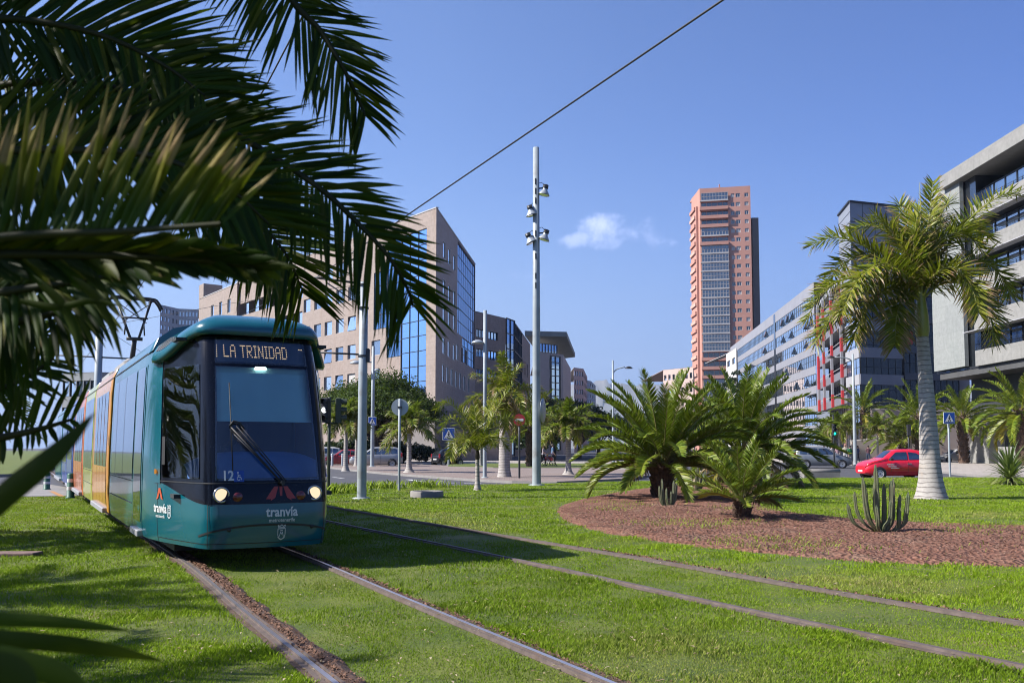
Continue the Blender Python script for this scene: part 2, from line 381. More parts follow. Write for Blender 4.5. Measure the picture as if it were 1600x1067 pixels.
# ================================================================== GROUND
def poly_sheet(name, pts, mat, z, thick=0.0, side=None):
    import bmesh
    mb = MB(); n = len(pts)
    mb.add([(p[0], p[1], z) for p in pts], [tuple(range(n))])
    if thick:
        mb.add([(p[0], p[1], z) for p in pts] + [(p[0], p[1], z - thick) for p in pts], [(i, (i + 1) % n, n + (i + 1) % n, n + i) for i in range(n)], 1 if side else 0)
    o = mb.build(name, [mat, side] if side else mat, fix=False)
    bm = bmesh.new(); bm.from_mesh(o.data); bmesh.ops.recalc_face_normals(bm, faces=bm.faces); bm.to_mesh(o.data); bm.free()
    if o.data.polygons[0].normal.z < 0: o.data.flip_normals()
    return struct(o)
def pxpoly(pts, z=0.0, wob=0.0): return [(v.x, v.y) for v in (G(a, b, z) for a, b in pts)]
def inpoly(X, Y, poly):
    c = np.zeros(X.shape, bool); n = len(poly)
    for i in range(n):
        x0, y0 = poly[i]; x1, y1 = poly[(i + 1) % n]
        k = ((y0 > Y) != (y1 > Y)); 
        if y0 == y1: continue
        c ^= k & (X < (x1 - x0) * (Y - y0) / (y1 - y0) + x0)
    return c
RZ = -.12
poly_sheet('ground', [(-5000, -400), (5000, -400), (5000, 9000), (-5000, 9000)], MT['asphalt'], RZ)
# the planted island the tracks run through (edge follows the kerb of the ring road)
isl_far = crv([(-420, 776.5), (0, 776), (120, 775), (240, 773), (380, 771), (505, 769), (565, 765.5), (625, 762.5), (740, 757.5), (838, 755.5), (1000, 751.5), (1130, 749), (1330, 746.5), (1600, 746), (2100, 750)], 70)
isl = [tuple(G(a, b)[:2]) for a, b in isl_far] + [(45, 3), (30, -12), (-30, -12), (-22, 8)]
lawn = poly_sheet('lawn', isl, MT['lawn'], 0.0, .13, MT['conc'])
mb = MB(); k = [G(a, b) for a, b in isl_far]
for i in range(len(k) - 1):
    a, b = k[i], k[i + 1]; d = (b - a).normalized(); nn = Vector((-d.y, d.x, 0))
    q = [a, b, b + nn * .14, a + nn * .14]
    mb.add([v + Vector((0, 0, .012)) for v in q] + [v + Vector((0, 0, RZ - .01)) for v in q], [(0, 1, 2, 3), (0, 1, 5, 4), (3, 2, 6, 7)])
struct(mb.build('island_kerb', MT['conc']))
mul_px = crv([(868, 800), (880, 789), (915, 779), (985, 767), (1060, 759.5), (1150, 756), (1213, 757)], 24) + crv([(1200, 765), (1183, 776), (1186, 787), (1215, 798), (1320, 811), (1450, 819), (1600, 824), (1800, 828)], 24) + crv([(1800, 889), (1600, 886), (1500, 883), (1400, 880), (1300, 874), (1200, 865), (1100, 855), (1000, 842), (930, 829), (888, 815)], 36)
mulch = [tuple(G(a, b)[:2]) for a, b in mul_px]
mulch = [(x + rng.normal(0, .03), y + rng.normal(0, .05)) for x, y in mulch]
def bumpy(name, poly, mat, z, cell, amp, edge=.25):
    # a heaped sheet of earth: a fine grid cut to the outline, falling to the lawn at its edge
    P_ = np.array(poly); x0, y0 = P_.min(0); x1, y1 = P_.max(0)
    xs = np.arange(x0, x1 + cell, cell); ys = np.arange(y0, y1 + cell, cell)
    XX, YY = np.meshgrid(xs, ys, indexing='ij'); ins = inpoly(XX, YY, poly)
    A = P_; B = np.roll(P_, -1, 0); D = np.full(XX.shape, 9.0)
    for a, b in zip(A, B):
        ab = b - a; t = np.clip(((XX - a[0]) * ab[0] + (YY - a[1]) * ab[1]) / (ab @ ab + 1e-9), 0, 1)
        D = np.minimum(D, np.hypot(XX - a[0] - t * ab[0], YY - a[1] - t * ab[1]))
    Z = z + np.clip(D / edge, 0, 1) * .05 + np.clip(D / .5, 0, 1) * amp * (np.sin(XX * 5.1 + np.sin(YY * 3)) * np.sin(YY * 4.3 + 1) + .8 * rng.random(XX.shape))
    n = len(ys); ii, jj = np.nonzero(ins[:-1, :-1] | ins[1:, 1:] | ins[1:, :-1] | ins[:-1, 1:])
    q = np.stack([ii * n + jj, (ii + 1) * n + jj, (ii + 1) * n + jj + 1, ii * n + jj + 1], 1)
    used = np.unique(q); re = np.zeros(XX.size, int); re[used] = np.arange(len(used))
    Z = np.where(ins, Z, -.03)
    V = np.stack([XX.ravel(), YY.ravel(), Z.ravel()], 1)[used]
    return struct(bulk(name, V, re[q], mat))
bumpy('mulch_bed', mulch, MT['mulch'], .006, .07, .022)
# pavements beyond the ring road
brick_px = crv([(300, 716), (430, 722), (505, 728.5), (600, 738), (740, 748), (800, 751)], 16) + [(870, 752.3), (985, 747), (1012, 742), (985, 734), (930, 731), (760, 731)] + [(740, 728.2), (505, 721), (300, 712)]
brick = pxpoly(brick_px); poly_sheet('brick_pavement', brick, MT['paving'], .005, .13, MT['conc'])
gs = pxpoly([(700, 729), (770, 730.5), (930, 730.5), (1010, 733), (1010, 727), (920, 724), (700, 724)]); poly_sheet('grass_verge', gs, MT['lawn'], .03, .15, MT['conc'])
sp = pxpoly([(640, 724), (1080, 726.8), (1080, 720), (640, 719)]); poly_sheet('footpath', sp, MT['slab'], 0.0, .12, MT['conc'])
rp = crv([(1180, 719.5), (1255, 722), (1325, 724.5), (1400, 728), (1450, 733), (1500, 739.5), (1560, 743.5), (1620, 744.8), (1800, 745)], 24)
poly_sheet('pavement', pxpoly(rp + [(1800, 714), (1180, 712)]), MT['slab'], 0.0, .12, MT['conc'])
lv = pxpoly([(-300, 747), (60, 741), (84, 730), (92, 716), (84, 704.5), (-300, 703.5)]); poly_sheet('far_lawn', lv, MT['lawn'], .05, .2, MT['conc'])
plat = pxpoly([(-300, 775.4), (60, 775.2), (126, 774.2), (126, 765), (78, 757), (-300, 757)]); poly_sheet('platform', plat, MT['conc'], .012, .13)
poly_sheet('platform_edge_line', pxpoly([(92, 776), (101, 776), (84, 768), (77, 768)]), M('orange_paint', (.55, .26, .06), None, 5, .6), .02)
# road paint
mb = MB()
def stripe(a, b, w, z=RZ + .006):
    a, b = Vector(a), Vector(b); a.z = b.z = z; d = (b - a).normalized(); n = Vector((-d.y, d.x, 0)) * w / 2
    mb.quad(a - n, b - n, b + n, a + n)
for x0, x1, y0, y1 in ((505, 509, 758, 758), (522, 551, 757.4, 757.4), (571, 593, 757.5, 757.2), (609, 636, 757, 757), (648, 676, 756, 755.7), (687, 714, 755.5, 755.2), (725, 752, 754.7, 754.5), (520, 536, 745.5, 747)):
    stripe(G(x0, y0, RZ), G(x1, y1, RZ), .22)
for p in (((638, 749), (660, 752.6)), ((660, 752.6), (694, 752.2))): stripe(G(*p[0], RZ), G(*p[1], RZ), .3)
struct(mb.build('road_markings', MT['white'], fix=False))
# ------------------------------------------------------------------ tracks
dT = Vector((-.485, .875, 0)).normalized(); nT = Vector((dT.y, -dT.x, 0))
TA = [Vector((2.9, -.6, 0)), Vector((1.37, 2.5, 0)), Vector((-.24, 5.61, 0)), Vector((-1.76, 8.5, 0)), Vector((-3.25, 11.4, 0))] + [Vector((-3.25, 11.4, 0)) + dT * t for t in (5, 12, 25, 50, 90)]
TB = [Vector((8.6, -1.2, 0)), Vector((6.3, 2.6, 0)), Vector((4.05, 6.4, 0)), Vector((2.7, 8.6, 0)), Vector((1.3, 11.1, 0)), Vector((.08, 13.16, 0)), Vector((-5.45, 22.5, 0)), Vector((-18, 45, 0)), Vector((-40, 85, 0))]
def offset_line(T, d, n=90):
    c = [Vector(p) for p in crv([tuple(p) for p in T], n)]; o = []
    for i, p in enumerate(c):
        t = (c[min(i + 1, n - 1)] - c[max(i - 1, 0)]).normalized(); o.append(p + Vector((t.y, -t.x, 0)) * d)
    return o
RAILS = []
for T, side, lab in ((TA, -1, 'left rail under the tram with bare brown soil beside it'), (TA, 1, 'shiny right rail of the track that the tram stands on'), (TB, -1, 'half overgrown left rail of the empty second track'), (TB, 1, 'right rail of the empty second track, nearest the planting bed')):
    mb = MB(); ln = offset_line(T, side * .752); RAILS.append(ln)
    prof = [(-.055, 0), (-.055, .014), (-.022, .016), (-.019, .036), (.017, .036), (.020, .008), (.042, .008), (.044, .030), (.058, .030), (.062, 0)]
    if side > 0: prof = [(-x, z) for x, z in prof][::-1]
    vs = []
    for i, p in enumerate(ln):
        t = (ln[min(i + 1, len(ln) - 1)] - ln[max(i - 1, 0)]).normalized(); n = Vector((t.y, -t.x, 0))
        vs += [p + n * x + Vector((0, 0, z + .004)) for x, z in prof]
    m = len(prof)
    top = 3 if side < 0 else 5
    for j in range(m - 1):
        mb.add(vs, [(i * m + j, (i + 1) * m + j, (i + 1) * m + j + 1, i * m + j + 1) for i in range(len(ln) - 1)], 1 if j == top else 0)
    tag(mb.build('rail', [MT['railside'], MT['railtop'] if T is TA else MT['railworn']]), lab, 'rail', 'tram rails in the lawn')
# bare soil along the left rail
a, b = offset_line(TA, -.66), offset_line(TA, -.66)
c = [Vector(p) for p in crv([tuple(p) for p in TA], 90)]
mb = MB(); vs = []
for i, p in enumerate(RAILS[0]):
    t = (RAILS[0][min(i + 1, 89)] - RAILS[0][max(i - 1, 0)]).normalized(); n = Vector((t.y, -t.x, 0))
    w = .15 + .03 * math.sin(i * 1.7) + .03 * random.random()
    vs += [p + n * .07 + Vector((0, 0, .012)), p + n * (.07 + w * .5) + Vector((0, 0, .03 + .012 * random.random())), p + n * (.07 + w) + Vector((0, 0, .004))]
mb.add(vs, [(i * 3 + j, i * 3 + 3 + j, i * 3 + 4 + j, i * 3 + 1 + j) for i in range(89) for j in range(2)])
struct(mb.build('soil_strip', MT['soil']))
BSOILSHADE = M('brown_soil_shade', (.16, .10, .07), (.09, .055, .04), 11, .95, 1.0, 40)
for ln, d0, d1 in ((RAILS[1], .06, .15), (RAILS[2], .06, .10), (RAILS[3], .06, .15), (RAILS[0], -.10, -.055)):  # brown soil strips; by the second track's right rail shade is painted in
    mb = MB(); vs = []
    for i, p in enumerate(ln):
        t = (ln[min(i + 1, len(ln) - 1)] - ln[max(i - 1, 0)]).normalized(); n = Vector((t.y, -t.x, 0)); j = rng.normal(0, .012, 2)
        vs += [p + n * (d0 + (j[0] if d0 < 0 else 0)) + Vector((0, 0, .010)), p + n * (d1 + (j[1] if d1 > 0 else 0)) + Vector((0, 0, .010))]
    mb.add(vs, [(i * 2, i * 2 + 2, i * 2 + 3, i * 2 + 1) for i in range(len(ln) - 1)]); struct(mb.build('soil_shade_edge', BSOILSHADE))
# ------------------------------------------------------------------ grass blades
def seg_dist(X, Y, ln):
    D = np.full(X.shape, 9.0)
    for a, b in zip(ln[:-1], ln[1:]):
        dx, dy = b.x - a.x, b.y - a.y; t = np.clip(((X - a.x) * dx + (Y - a.y) * dy) / (dx * dx + dy * dy), 0, 1)
        D = np.minimum(D, np.hypot(X - a.x - t * dx, Y - a.y - t * dy))
    return D
def noise2(X, Y, s, seed):
    r = np.random.default_rng(seed); v = np.zeros(X.shape)
    for k in range(7):
        a = r.uniform(0, 6.28); f = s * r.uniform(.6, 1.9); v += np.sin((X * math.cos(a) + Y * math.sin(a)) * f + r.uniform(0, 6.28) + 1.3 * np.sin((X * math.sin(a) - Y * math.cos(a)) * f * .7))
    return v / 7 * 2
def blades(name, X, Y, Z, hgt, wid, dry, zone=None):
    n = len(X); az = rng.uniform(0, 6.283, n); lean = rng.uniform(.1, .9, n) * hgt; az2 = az + rng.normal(1.57, .5, n)
    hx, hy = np.cos(az2) * wid / 2, np.sin(az2) * wid / 2; lx, ly = np.cos(az) * lean, np.sin(az) * lean
    V = np.zeros((n, 4, 3)); 
    V[:, 0] = np.stack([X - hx, Y - hy, Z - .005], 1); V[:, 1] = np.stack([X + hx, Y + hy, Z - .005], 1)
    V[:, 2] = np.stack([X + lx * .4 + hx * .7, Y + ly * .4 + hy * .7, Z + hgt * .62], 1); V[:, 3] = np.stack([X + lx, Y + ly, Z + hgt], 1)
    F_ = (np.arange(n)[:, None] * 4 + np.array([0, 1, 2, 3])).astype(int)
    lc = np.ones((n, 4, 4)); lc[:, :, 0] = [0, 0, .6, 1]; lc[:, :, 1] = rng.random(n)[:, None]; lc[:, :, 2] = dry[:, None]; lc[:, :, 3] = 0 if zone is None else zone[:, None]
    return bulk(name, V, F_, MT['blade'], lc=lc.reshape(-1, 4))
XS, YS, HS, WS = [], [], [], []
for y0, y1, dens, h, w in ((5.0, 7.5, 6500, .023, .005), (7.5, 11, 3700, .025, .007), (11, 16, 1800, .027, .011), (16, 24, 800, .029, .017), (24, 50, 340, .028, .027)):
    x0, x1 = -.62 * y1, .62 * y1
    n = int(dens * (x1 - x0) * (y1 - y0)); X = rng.uniform(x0, x1, n); Y = rng.uniform(y0, y1, n)
    k = np.abs(X) < .6 * Y + .3; X, Y = X[k], Y[k]
    jx, jy = rng.normal(0, .10, len(X)) + .12 * noise2(X, Y, 4, 41), rng.normal(0, .12, len(X)) + .15 * noise2(X, Y, 4, 42)
    k = inpoly(X, Y, isl) & ~inpoly(X + jx, Y + jy, mulch)
    X, Y = X[k], Y[k]
    thin = np.clip(1.1 + .6 * noise2(X, Y, 2.1, 5), .25, 1) * np.where(noise2(X, Y, 1.3, 77) > .85, .35, 1)
    dr = [seg_dist(X, Y, r) for r in RAILS]
    edge = np.minimum(np.minimum(dr[0], dr[1]), np.minimum(dr[2] + .02, dr[3] + .03))
    thin = np.where(edge < .085, .16, thin); thin = np.where((edge >= .085) & (edge < .14), thin * .55, thin); thin = np.where(np.minimum(dr[0], dr[1]) < .085, .08, thin); thin = np.where(edge < .035, .03, thin)
    eb = np.minimum(dr[2], dr[3]); thin = np.where((eb < .085) & (np.minimum(dr[0], dr[1]) > .2), .20 + .5 * np.clip(noise2(X, Y, 2.2, 88) + .1, 0, 1), thin)
    # soil strip right of the left rail
    dc = seg_dist(X, Y, [(a * .5 + b * .5) for a, b in zip(offset_line(TA, -.60), offset_line(TA, -.60))])
    thin = np.where(dc < .07 + .05 * np.sin(X * 9 + Y * 5) * np.sin(Y * 13), .12, thin)
    # the strip between rails is mown shorter
    ca = seg_dist(X, Y, offset_line(TA, 0)); cb = seg_dist(X, Y, offset_line(TB, 0)); bed = np.minimum(ca, cb) < .72
    k = rng.random(len(X)) < thin; X, Y, bed, edge = X[k], Y[k], bed[k], edge[k]
    tall = np.clip(1 + .55 * noise2(X, Y, 3.4, 9) + .25 * noise2(X, Y, 11, 19), .4, 2.0) * np.where(bed, .6, 1.0) * rng.uniform(.6, 1.3, len(X))
    tall *= 1 + .35 * ((edge > .12) & (edge < .24) & ~bed)
    XS.append(X); YS.append(Y); HS.append(h * tall); WS.append(np.full(len(X), w) * rng.uniform(.7, 1.3, len(X)))
X, Y, Hh, Wd = map(np.concatenate, (XS, YS, HS, WS))
dry = np.clip(noise2(X, Y, 1.2, 21) * .9 - .30, 0, .9) * rng.random(len(X)) + (rng.random(len(X)) < .05) * .7
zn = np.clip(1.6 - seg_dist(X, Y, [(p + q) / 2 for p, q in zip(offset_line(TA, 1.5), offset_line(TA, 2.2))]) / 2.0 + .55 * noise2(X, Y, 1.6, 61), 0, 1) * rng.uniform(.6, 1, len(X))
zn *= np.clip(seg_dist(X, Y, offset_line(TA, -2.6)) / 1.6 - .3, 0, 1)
tag(blades('grass', X, Y, np.zeros(len(X)), Hh, Wd, dry, zn), 'short bright green lawn grass around the tram rails', 'grass', kind='stuff')
print('blades', len(X))
# weeds on the mulch and along the far kerb
X = rng.uniform(1, 14, 60000); Y = rng.uniform(10, 24, 60000)
k = inpoly(X, Y, mulch); X, Y = X[k], Y[k]
q = np.clip(noise2(X, Y, 1.1, 33) * 1.3 - .35, 0, 1) * .5 + .015
k = rng.random(len(X)) < q; X, Y = X[k], Y[k]
tag(blades('weeds', X, Y, np.full(len(X), .05), rng.uniform(.03, .08, len(X)), np.full(len(X), .011), rng.random(len(X)) * .5), 'sparse dry weeds growing on the brown mulch bed', 'weeds', kind='stuff')
# mulch chips
n = 30000; X = rng.uniform(1, 14, n); Y = rng.uniform(10, 22, n); k = inpoly(X + rng.normal(0, .12, n), Y + rng.normal(0, .16, n), mulch); X, Y = X[k], Y[k]; n = len(X)
sz = rng.uniform(.008, .026, n); a = rng.uniform(0, 6.28, n); ux, uy = np.cos(a) * sz, np.sin(a) * sz; Zc = .075 + rng.uniform(-.015, .02, n); tl = rng.uniform(-.5, .5, n) * sz
V = np.stack([np.stack([X - ux, Y - uy, Zc - tl], 1), np.stack([X + uy * .5, Y - ux * .5, Zc + .006], 1), np.stack([X + ux, Y + uy, Zc + tl], 1), np.stack([X - uy * .5, Y + ux * .5, Zc + .006], 1)], 1)
lc = np.ones((n, 4, 4)); lc[:, :, 1] = rng.random(n)[:, None]; lc[:, :, 2] = 0; lc[:, :, 0] = 0
tag(bulk('mulch_chips', V, np.arange(n * 4).reshape(n, 4), leafmat('mulch_chip', (.11, .06, .042), (.36, .23, .165), (.3, .2, .1), transl=0.0, rough=.9), lc=lc.reshape(-1, 4)), 'loose brown bark chips scattered over the planting bed', 'mulch', kind='stuff')
# tufts at the island's edge behind the tram's nose
X = np.concatenate([rng.normal(G(px, py).x, s, m) for px, py, s, m in ((535, 768, .45, 500), (600, 763, .35, 260), (665, 761, .5, 300), (518, 771, .3, 200))]); 
Y = np.concatenate([rng.normal(G(px, py).y, s * .6, m) for px, py, s, m in ((535, 768, .45, 500), (600, 763, .35, 260), (665, 761, .5, 300), (518, 771, .3, 200))])
tag(blades('weed_clumps', X, Y, np.zeros(len(X)), rng.uniform(.1, .34, len(X)), np.full(len(X), .04), rng.random(len(X)) * .3), 'taller bright weeds along the kerb at the edge of the lawn', 'weeds', kind='stuff')
# concrete ring and flat covers in the lawn
g = G(667, 776.5); t = thing('manhole_ring', 'low round concrete manhole ring standing in the grass', 'manhole', g)
MB().lathe([(.50, -.02), (.50, .17), (.48, .19), (.40, .19), (.38, .17), (.38, .02)], 28).build('ring', MT['conc'], t)
MB().lathe([(.0, .10), (.378, .10), (.378, .02)], 28).build('lid', MT['conc'], t)
g = G(22, 868); t = thing('drain_cover', 'flat brownish square drain cover in the grass at the far left', 'drain cover', g)
MB().bbox(-.33, .33, -.14, .14, 0, .05, .01).build('cover', M('rusty_cover', (.24, .15, .13), (.16, .1, .09), 6, .8, .4), t)

# fallen leaf bits on the lawn
n = 5200; Y = 5 + 19 * rng.random(n) ** 1.6; X = rng.uniform(-.6, .6, n) * Y; k = inpoly(X, Y, isl) & ~inpoly(X, Y, mulch) & (rng.random(n) < np.clip(.35 + .8 * noise2(X, Y, 1.2, 55), .05, 1)); X, Y = X[k], Y[k]; n = len(X)
sz = rng.uniform(.008, .028, n); a = rng.uniform(0, 6.28, n); ux, uy = np.cos(a) * sz, np.sin(a) * sz; Zc = rng.uniform(.02, .045, n)
V = np.stack([np.stack([X - ux, Y - uy, Zc], 1), np.stack([X + uy * .35, Y - ux * .35, Zc + .01], 1), np.stack([X + ux, Y + uy, Zc + .004], 1), np.stack([X - uy * .35, Y + ux * .35, Zc + .008], 1)], 1)
lc = np.ones((n, 4, 4)); lc[:, :, 1] = rng.random(n)[:, None]; lc[:, :, 2] = 0; lc[:, :, 0] = 0
tag(bulk('fallen_leaves', V, np.arange(n * 4).reshape(n, 4), leafmat('dry_litter', (.22, .15, .07), (.55, .46, .30), (.4, .3, .1), transl=.1, rough=.8), lc=lc.reshape(-1, 4)), 'dry leaf bits and clippings lying on the lawn', 'litter', kind='stuff')

# crumbs of soil along the rails, spilling into the grass
LX, LY = [], []
for ln, off, sd, m in ((RAILS[0], .12, .035, 4200), (RAILS[1], .09, .025, 900), (RAILS[3], .10, .03, 700)):
    i = rng.integers(8, 55, m); f = rng.random(m)
    for a, b in zip(i, f):
        p, q = ln[a], ln[a + 1]; d = (q - p).normalized(); n_ = Vector((d.y, -d.x, 0)); w = p + (q - p) * b + n_ * (off + rng.normal(0, sd)); LX.append(w.x); LY.append(w.y)
X, Y = np.array(LX), np.array(LY); n = len(X); sz = rng.uniform(.006, .020, n) * np.clip(Y / 7, .8, 2); a = rng.uniform(0, 6.28, n); ux, uy = np.cos(a) * sz, np.sin(a) * sz; Zc = rng.uniform(.02, .042, n)
V = np.stack([np.stack([X - ux, Y - uy, Zc - sz * .6], 1), np.stack([X + uy * .7, Y - ux * .7, Zc], 1), np.stack([X + ux, Y + uy, Zc - sz * .4], 1), np.stack([X - uy * .7, Y + ux * .7, Zc + sz * .5], 1)], 1)
lc = np.ones((n, 4, 4)); lc[:, :, 1] = rng.random(n)[:, None]; lc[:, :, 2] = 0; lc[:, :, 0] = 0
tag(bulk('soil_crumbs', V, np.arange(n * 4).reshape(n, 4), leafmat('soil_crumb', (.10, .056, .038), (.28, .165, .115), (.3, .2, .1), transl=0.0, rough=.9, spec=.1), lc=lc.reshape(-1, 4)), 'brown soil crumbs lying along the rails', 'soil', kind='stuff')
# ================================================================== PLANTS
def norm(v): return v / (np.linalg.norm(v, axis=-1, keepdims=True) + 1e-9)
def frond_arrays(path, up, L, n, w, fwd=(35, 62), vtilt=.35, droop=.25, st=(0, .35, .7, 1), wd=(.45, 1, .75, .06), t0=.12, jit=.12, sides=(-1, 1), ygrad=0.0, yellow=0.0, tipbrown=0.0, lprof=None, twist=.5, plume=0.0, prob=1.0, both=None, fold=0.0):
    """leaflets along a rachis: returns verts, quads, colours"""
    C = np.array(crv(path, 60)); seg = np.linalg.norm(np.diff(C, axis=0), axis=1); s = np.concatenate([[0], np.cumsum(seg)]); tot = s[-1]
    T = norm(np.gradient(C, axis=0))
    Vs, Cs = [], []
    for sd in sides:
        t = np.linspace(t0, .995, n) + rng.normal(0, .25 / n, n); t = np.clip(t, 0, 1)
        if prob < 1: t = t[rng.random(len(t)) < prob]
        m = len(t); q = t * tot
        p = np.stack([np.interp(q, s, C[:, k]) for k in range(3)], 1); tg = norm(np.stack([np.interp(q, s, T[:, k]) for k in range(3)], 1))
        U = np.asarray(up, float); U = U if U.ndim == 2 else np.repeat(U[None], 60, 0)
        u = np.stack([np.interp(q, s, U[:, k]) for k in range(3)], 1)
        b = norm(np.cross(tg, u)); u = norm(np.cross(b, tg))
        a = np.radians(fwd[0] + (fwd[1] - fwd[0]) * t + rng.normal(0, 4, m))[:, None]
        vt = (vtilt + rng.normal(0, jit, m) + plume * rng.choice([-1, 0, 1], m))[:, None]
        d = norm(b * sd * np.cos(a) + tg * np.sin(a) + u * vt)
        prof = lprof(t) if lprof else np.clip(.35 + 2.6 * t, 0, 1) * np.clip(1.25 - .75 * t ** 2.5, .2, 1)
        ln = (L * prof * rng.uniform(.88, 1.1, m))[:, None]
        wv = norm(np.cross(d, u) * math.cos(twist) + u * math.sin(twist) * sd * 1.0 + rng.normal(0, .25, (m, 3))); wv = norm(wv - d * np.sum(wv * d, 1, keepdims=True))
        ww = w * (.6 + .4 * prof)[:, None]; g = rng.random(m); dr = droop * rng.uniform(.5, 1.5, m)[:, None]
        yl = np.clip(yellow + rng.normal(0, .12, m), 0, 1)
        rows = []; cols = []
        nv = np.cross(d, wv)
        for x, k in zip(st, wd):
            c = p + d * ln * x - np.array([0, 0, 1.0]) * dr * ln * x ** 2
            if fold:
                rows += [c - wv * ww * k / 2 + nv * ww * k * fold, c, c + wv * ww * k / 2 + nv * ww * k * fold]; r = 3
            else: rows += [c - wv * ww * k / 2, c + wv * ww * k / 2]; r = 2
            cc = np.stack([np.clip(np.full(m, x) + tipbrown * x, 0, 1.2), g, yl if not ygrad else np.clip(yl * ygrad * max(0, x - .3) * 2, 0, 1), np.ones(m)], 1); cols += [cc] * r
        Vs.append(np.stack(rows, 1)); Cs.append(np.stack(cols, 1))
    V = np.concatenate(Vs); Cc = np.concatenate(Cs); m, k, _ = V.shape; r = 3 if fold else 2
    q = []
    for i in range(len(st) - 1):
        for j in range(r - 1): q.append([i * r + j, (i + 1) * r + j, (i + 1) * r + j + 1, i * r + j + 1])
    Fq = (np.arange(m)[:, None, None] * k + np.array(q)[None]).reshape(-1, 4)
    return V.reshape(-1, 3), Fq, Cc.reshape(-1, 4)
def tube_arrays(path, r0, r1, n=5, steps=14):
    mb = MB(); c = crv(path, steps); mb.tube(c, [r0 + (r1 - r0) * i / (steps - 1) for i in range(steps)], n, cap=False)
    return np.array(mb.v), np.array(mb.f)
def merge(parts):
    V, Q, Cc, b = [], [], [], 0
    for v, q, c in parts:
        V.append(v); Q.append(q + b); Cc.append(c); b += len(v)
    return np.concatenate(V), np.concatenate(Q), np.concatenate(Cc)
def arc(origin, az, el, length, bend, n=9, side=0.0, power=1.6):
    p = np.array(origin, float); o = [p.copy()]; ups = []
    for i in range(n):
        t = (i + .5) / n; e = el - bend * t ** power; a = az + side * t
        p = p + np.array([math.cos(a) * math.cos(e), math.sin(a) * math.cos(e), math.sin(e)]) * length / n; o.append(p.copy())
        ups.append([-math.cos(a) * math.sin(e), -math.sin(a) * math.sin(e), math.cos(e)])
    ups.append(ups[-1]); ups = np.array(ups)
    U = np.stack([np.interp(np.linspace(0, n, 60), np.arange(n + 1), ups[:, k]) for k in range(3)], 1)
    return o, U
def frond_obj(parts, rach, name, parent, mat, rmat=None, world=False):
    """one frond = one mesh: leaflets and midrib"""
    rv, rq = rach; rc = np.zeros((len(rv), 4)); rc[:, 1] = .9; rc[:, 2] = .35; rc[:, 3] = 1
    V, Q, Cc = merge(parts + [(rv, rq, rc)])
    o = bulk(name, V, Q, mat, parent, Cc, world=world)
    if rmat:
        o.data.materials.append(rmat); mi = np.zeros(len(Q), np.int32); mi[len(Q) - len(rq):] = 1; o.data.polygons.foreach_set('material_index', mi)
    return o
def bark_trunk(h, r0, r1, name='trunk', parent=None, boots=90, rb=1.0, mat=None, seed=1):
    """date palm trunk: a column covered with overlapping cut leaf bases"""
    mb = MB(); mb.lathe([(r0 * 1.1, -.05), (r0, h * .15), ((r0 + r1) / 2 * .95, h * .55), (r1, h * .9), (r1 * .6, h * 1.05), (0, h * 1.08)], 14)
    r_ = random.Random(seed)
    for i in range(boots):
        t = (i + .5) / boots; a = i * 2.39996; z = h * t; r = r0 + (r1 - r0) * t; s = rb * r_.uniform(.8, 1.2)
        e = R(r_.uniform(50, 72)); wd, ln, th = .075 * s, .17 * s, .035 * s
        def fr(x, y, zz):
            rr = r * .93 + y * math.sin(math.pi / 2 - e) * 1.0 + zz * .6; zz2 = z + y * math.sin(e)
            ca, sa = math.cos(a), math.sin(a); return (ca * rr - sa * x, sa * rr + ca * x, zz2)
        vs = [fr(-wd, 0, 0), fr(wd, 0, 0), fr(wd * .75, ln, 0), fr(-wd * .75, ln, 0), fr(-wd * .7, 0, th * 2), fr(wd * .7, 0, th * 2), fr(wd * .45, ln * .95, th * 1.6), fr(-wd * .45, ln * .95, th * 1.6)]
        mb.add(vs, [(4, 5, 6, 7), (0, 4, 7, 3), (1, 2, 6, 5), (3, 7, 6, 2), (0, 1, 5, 4)])
    return mb.build(name, mat or MT['phxtrunk'], parent, fix=False)
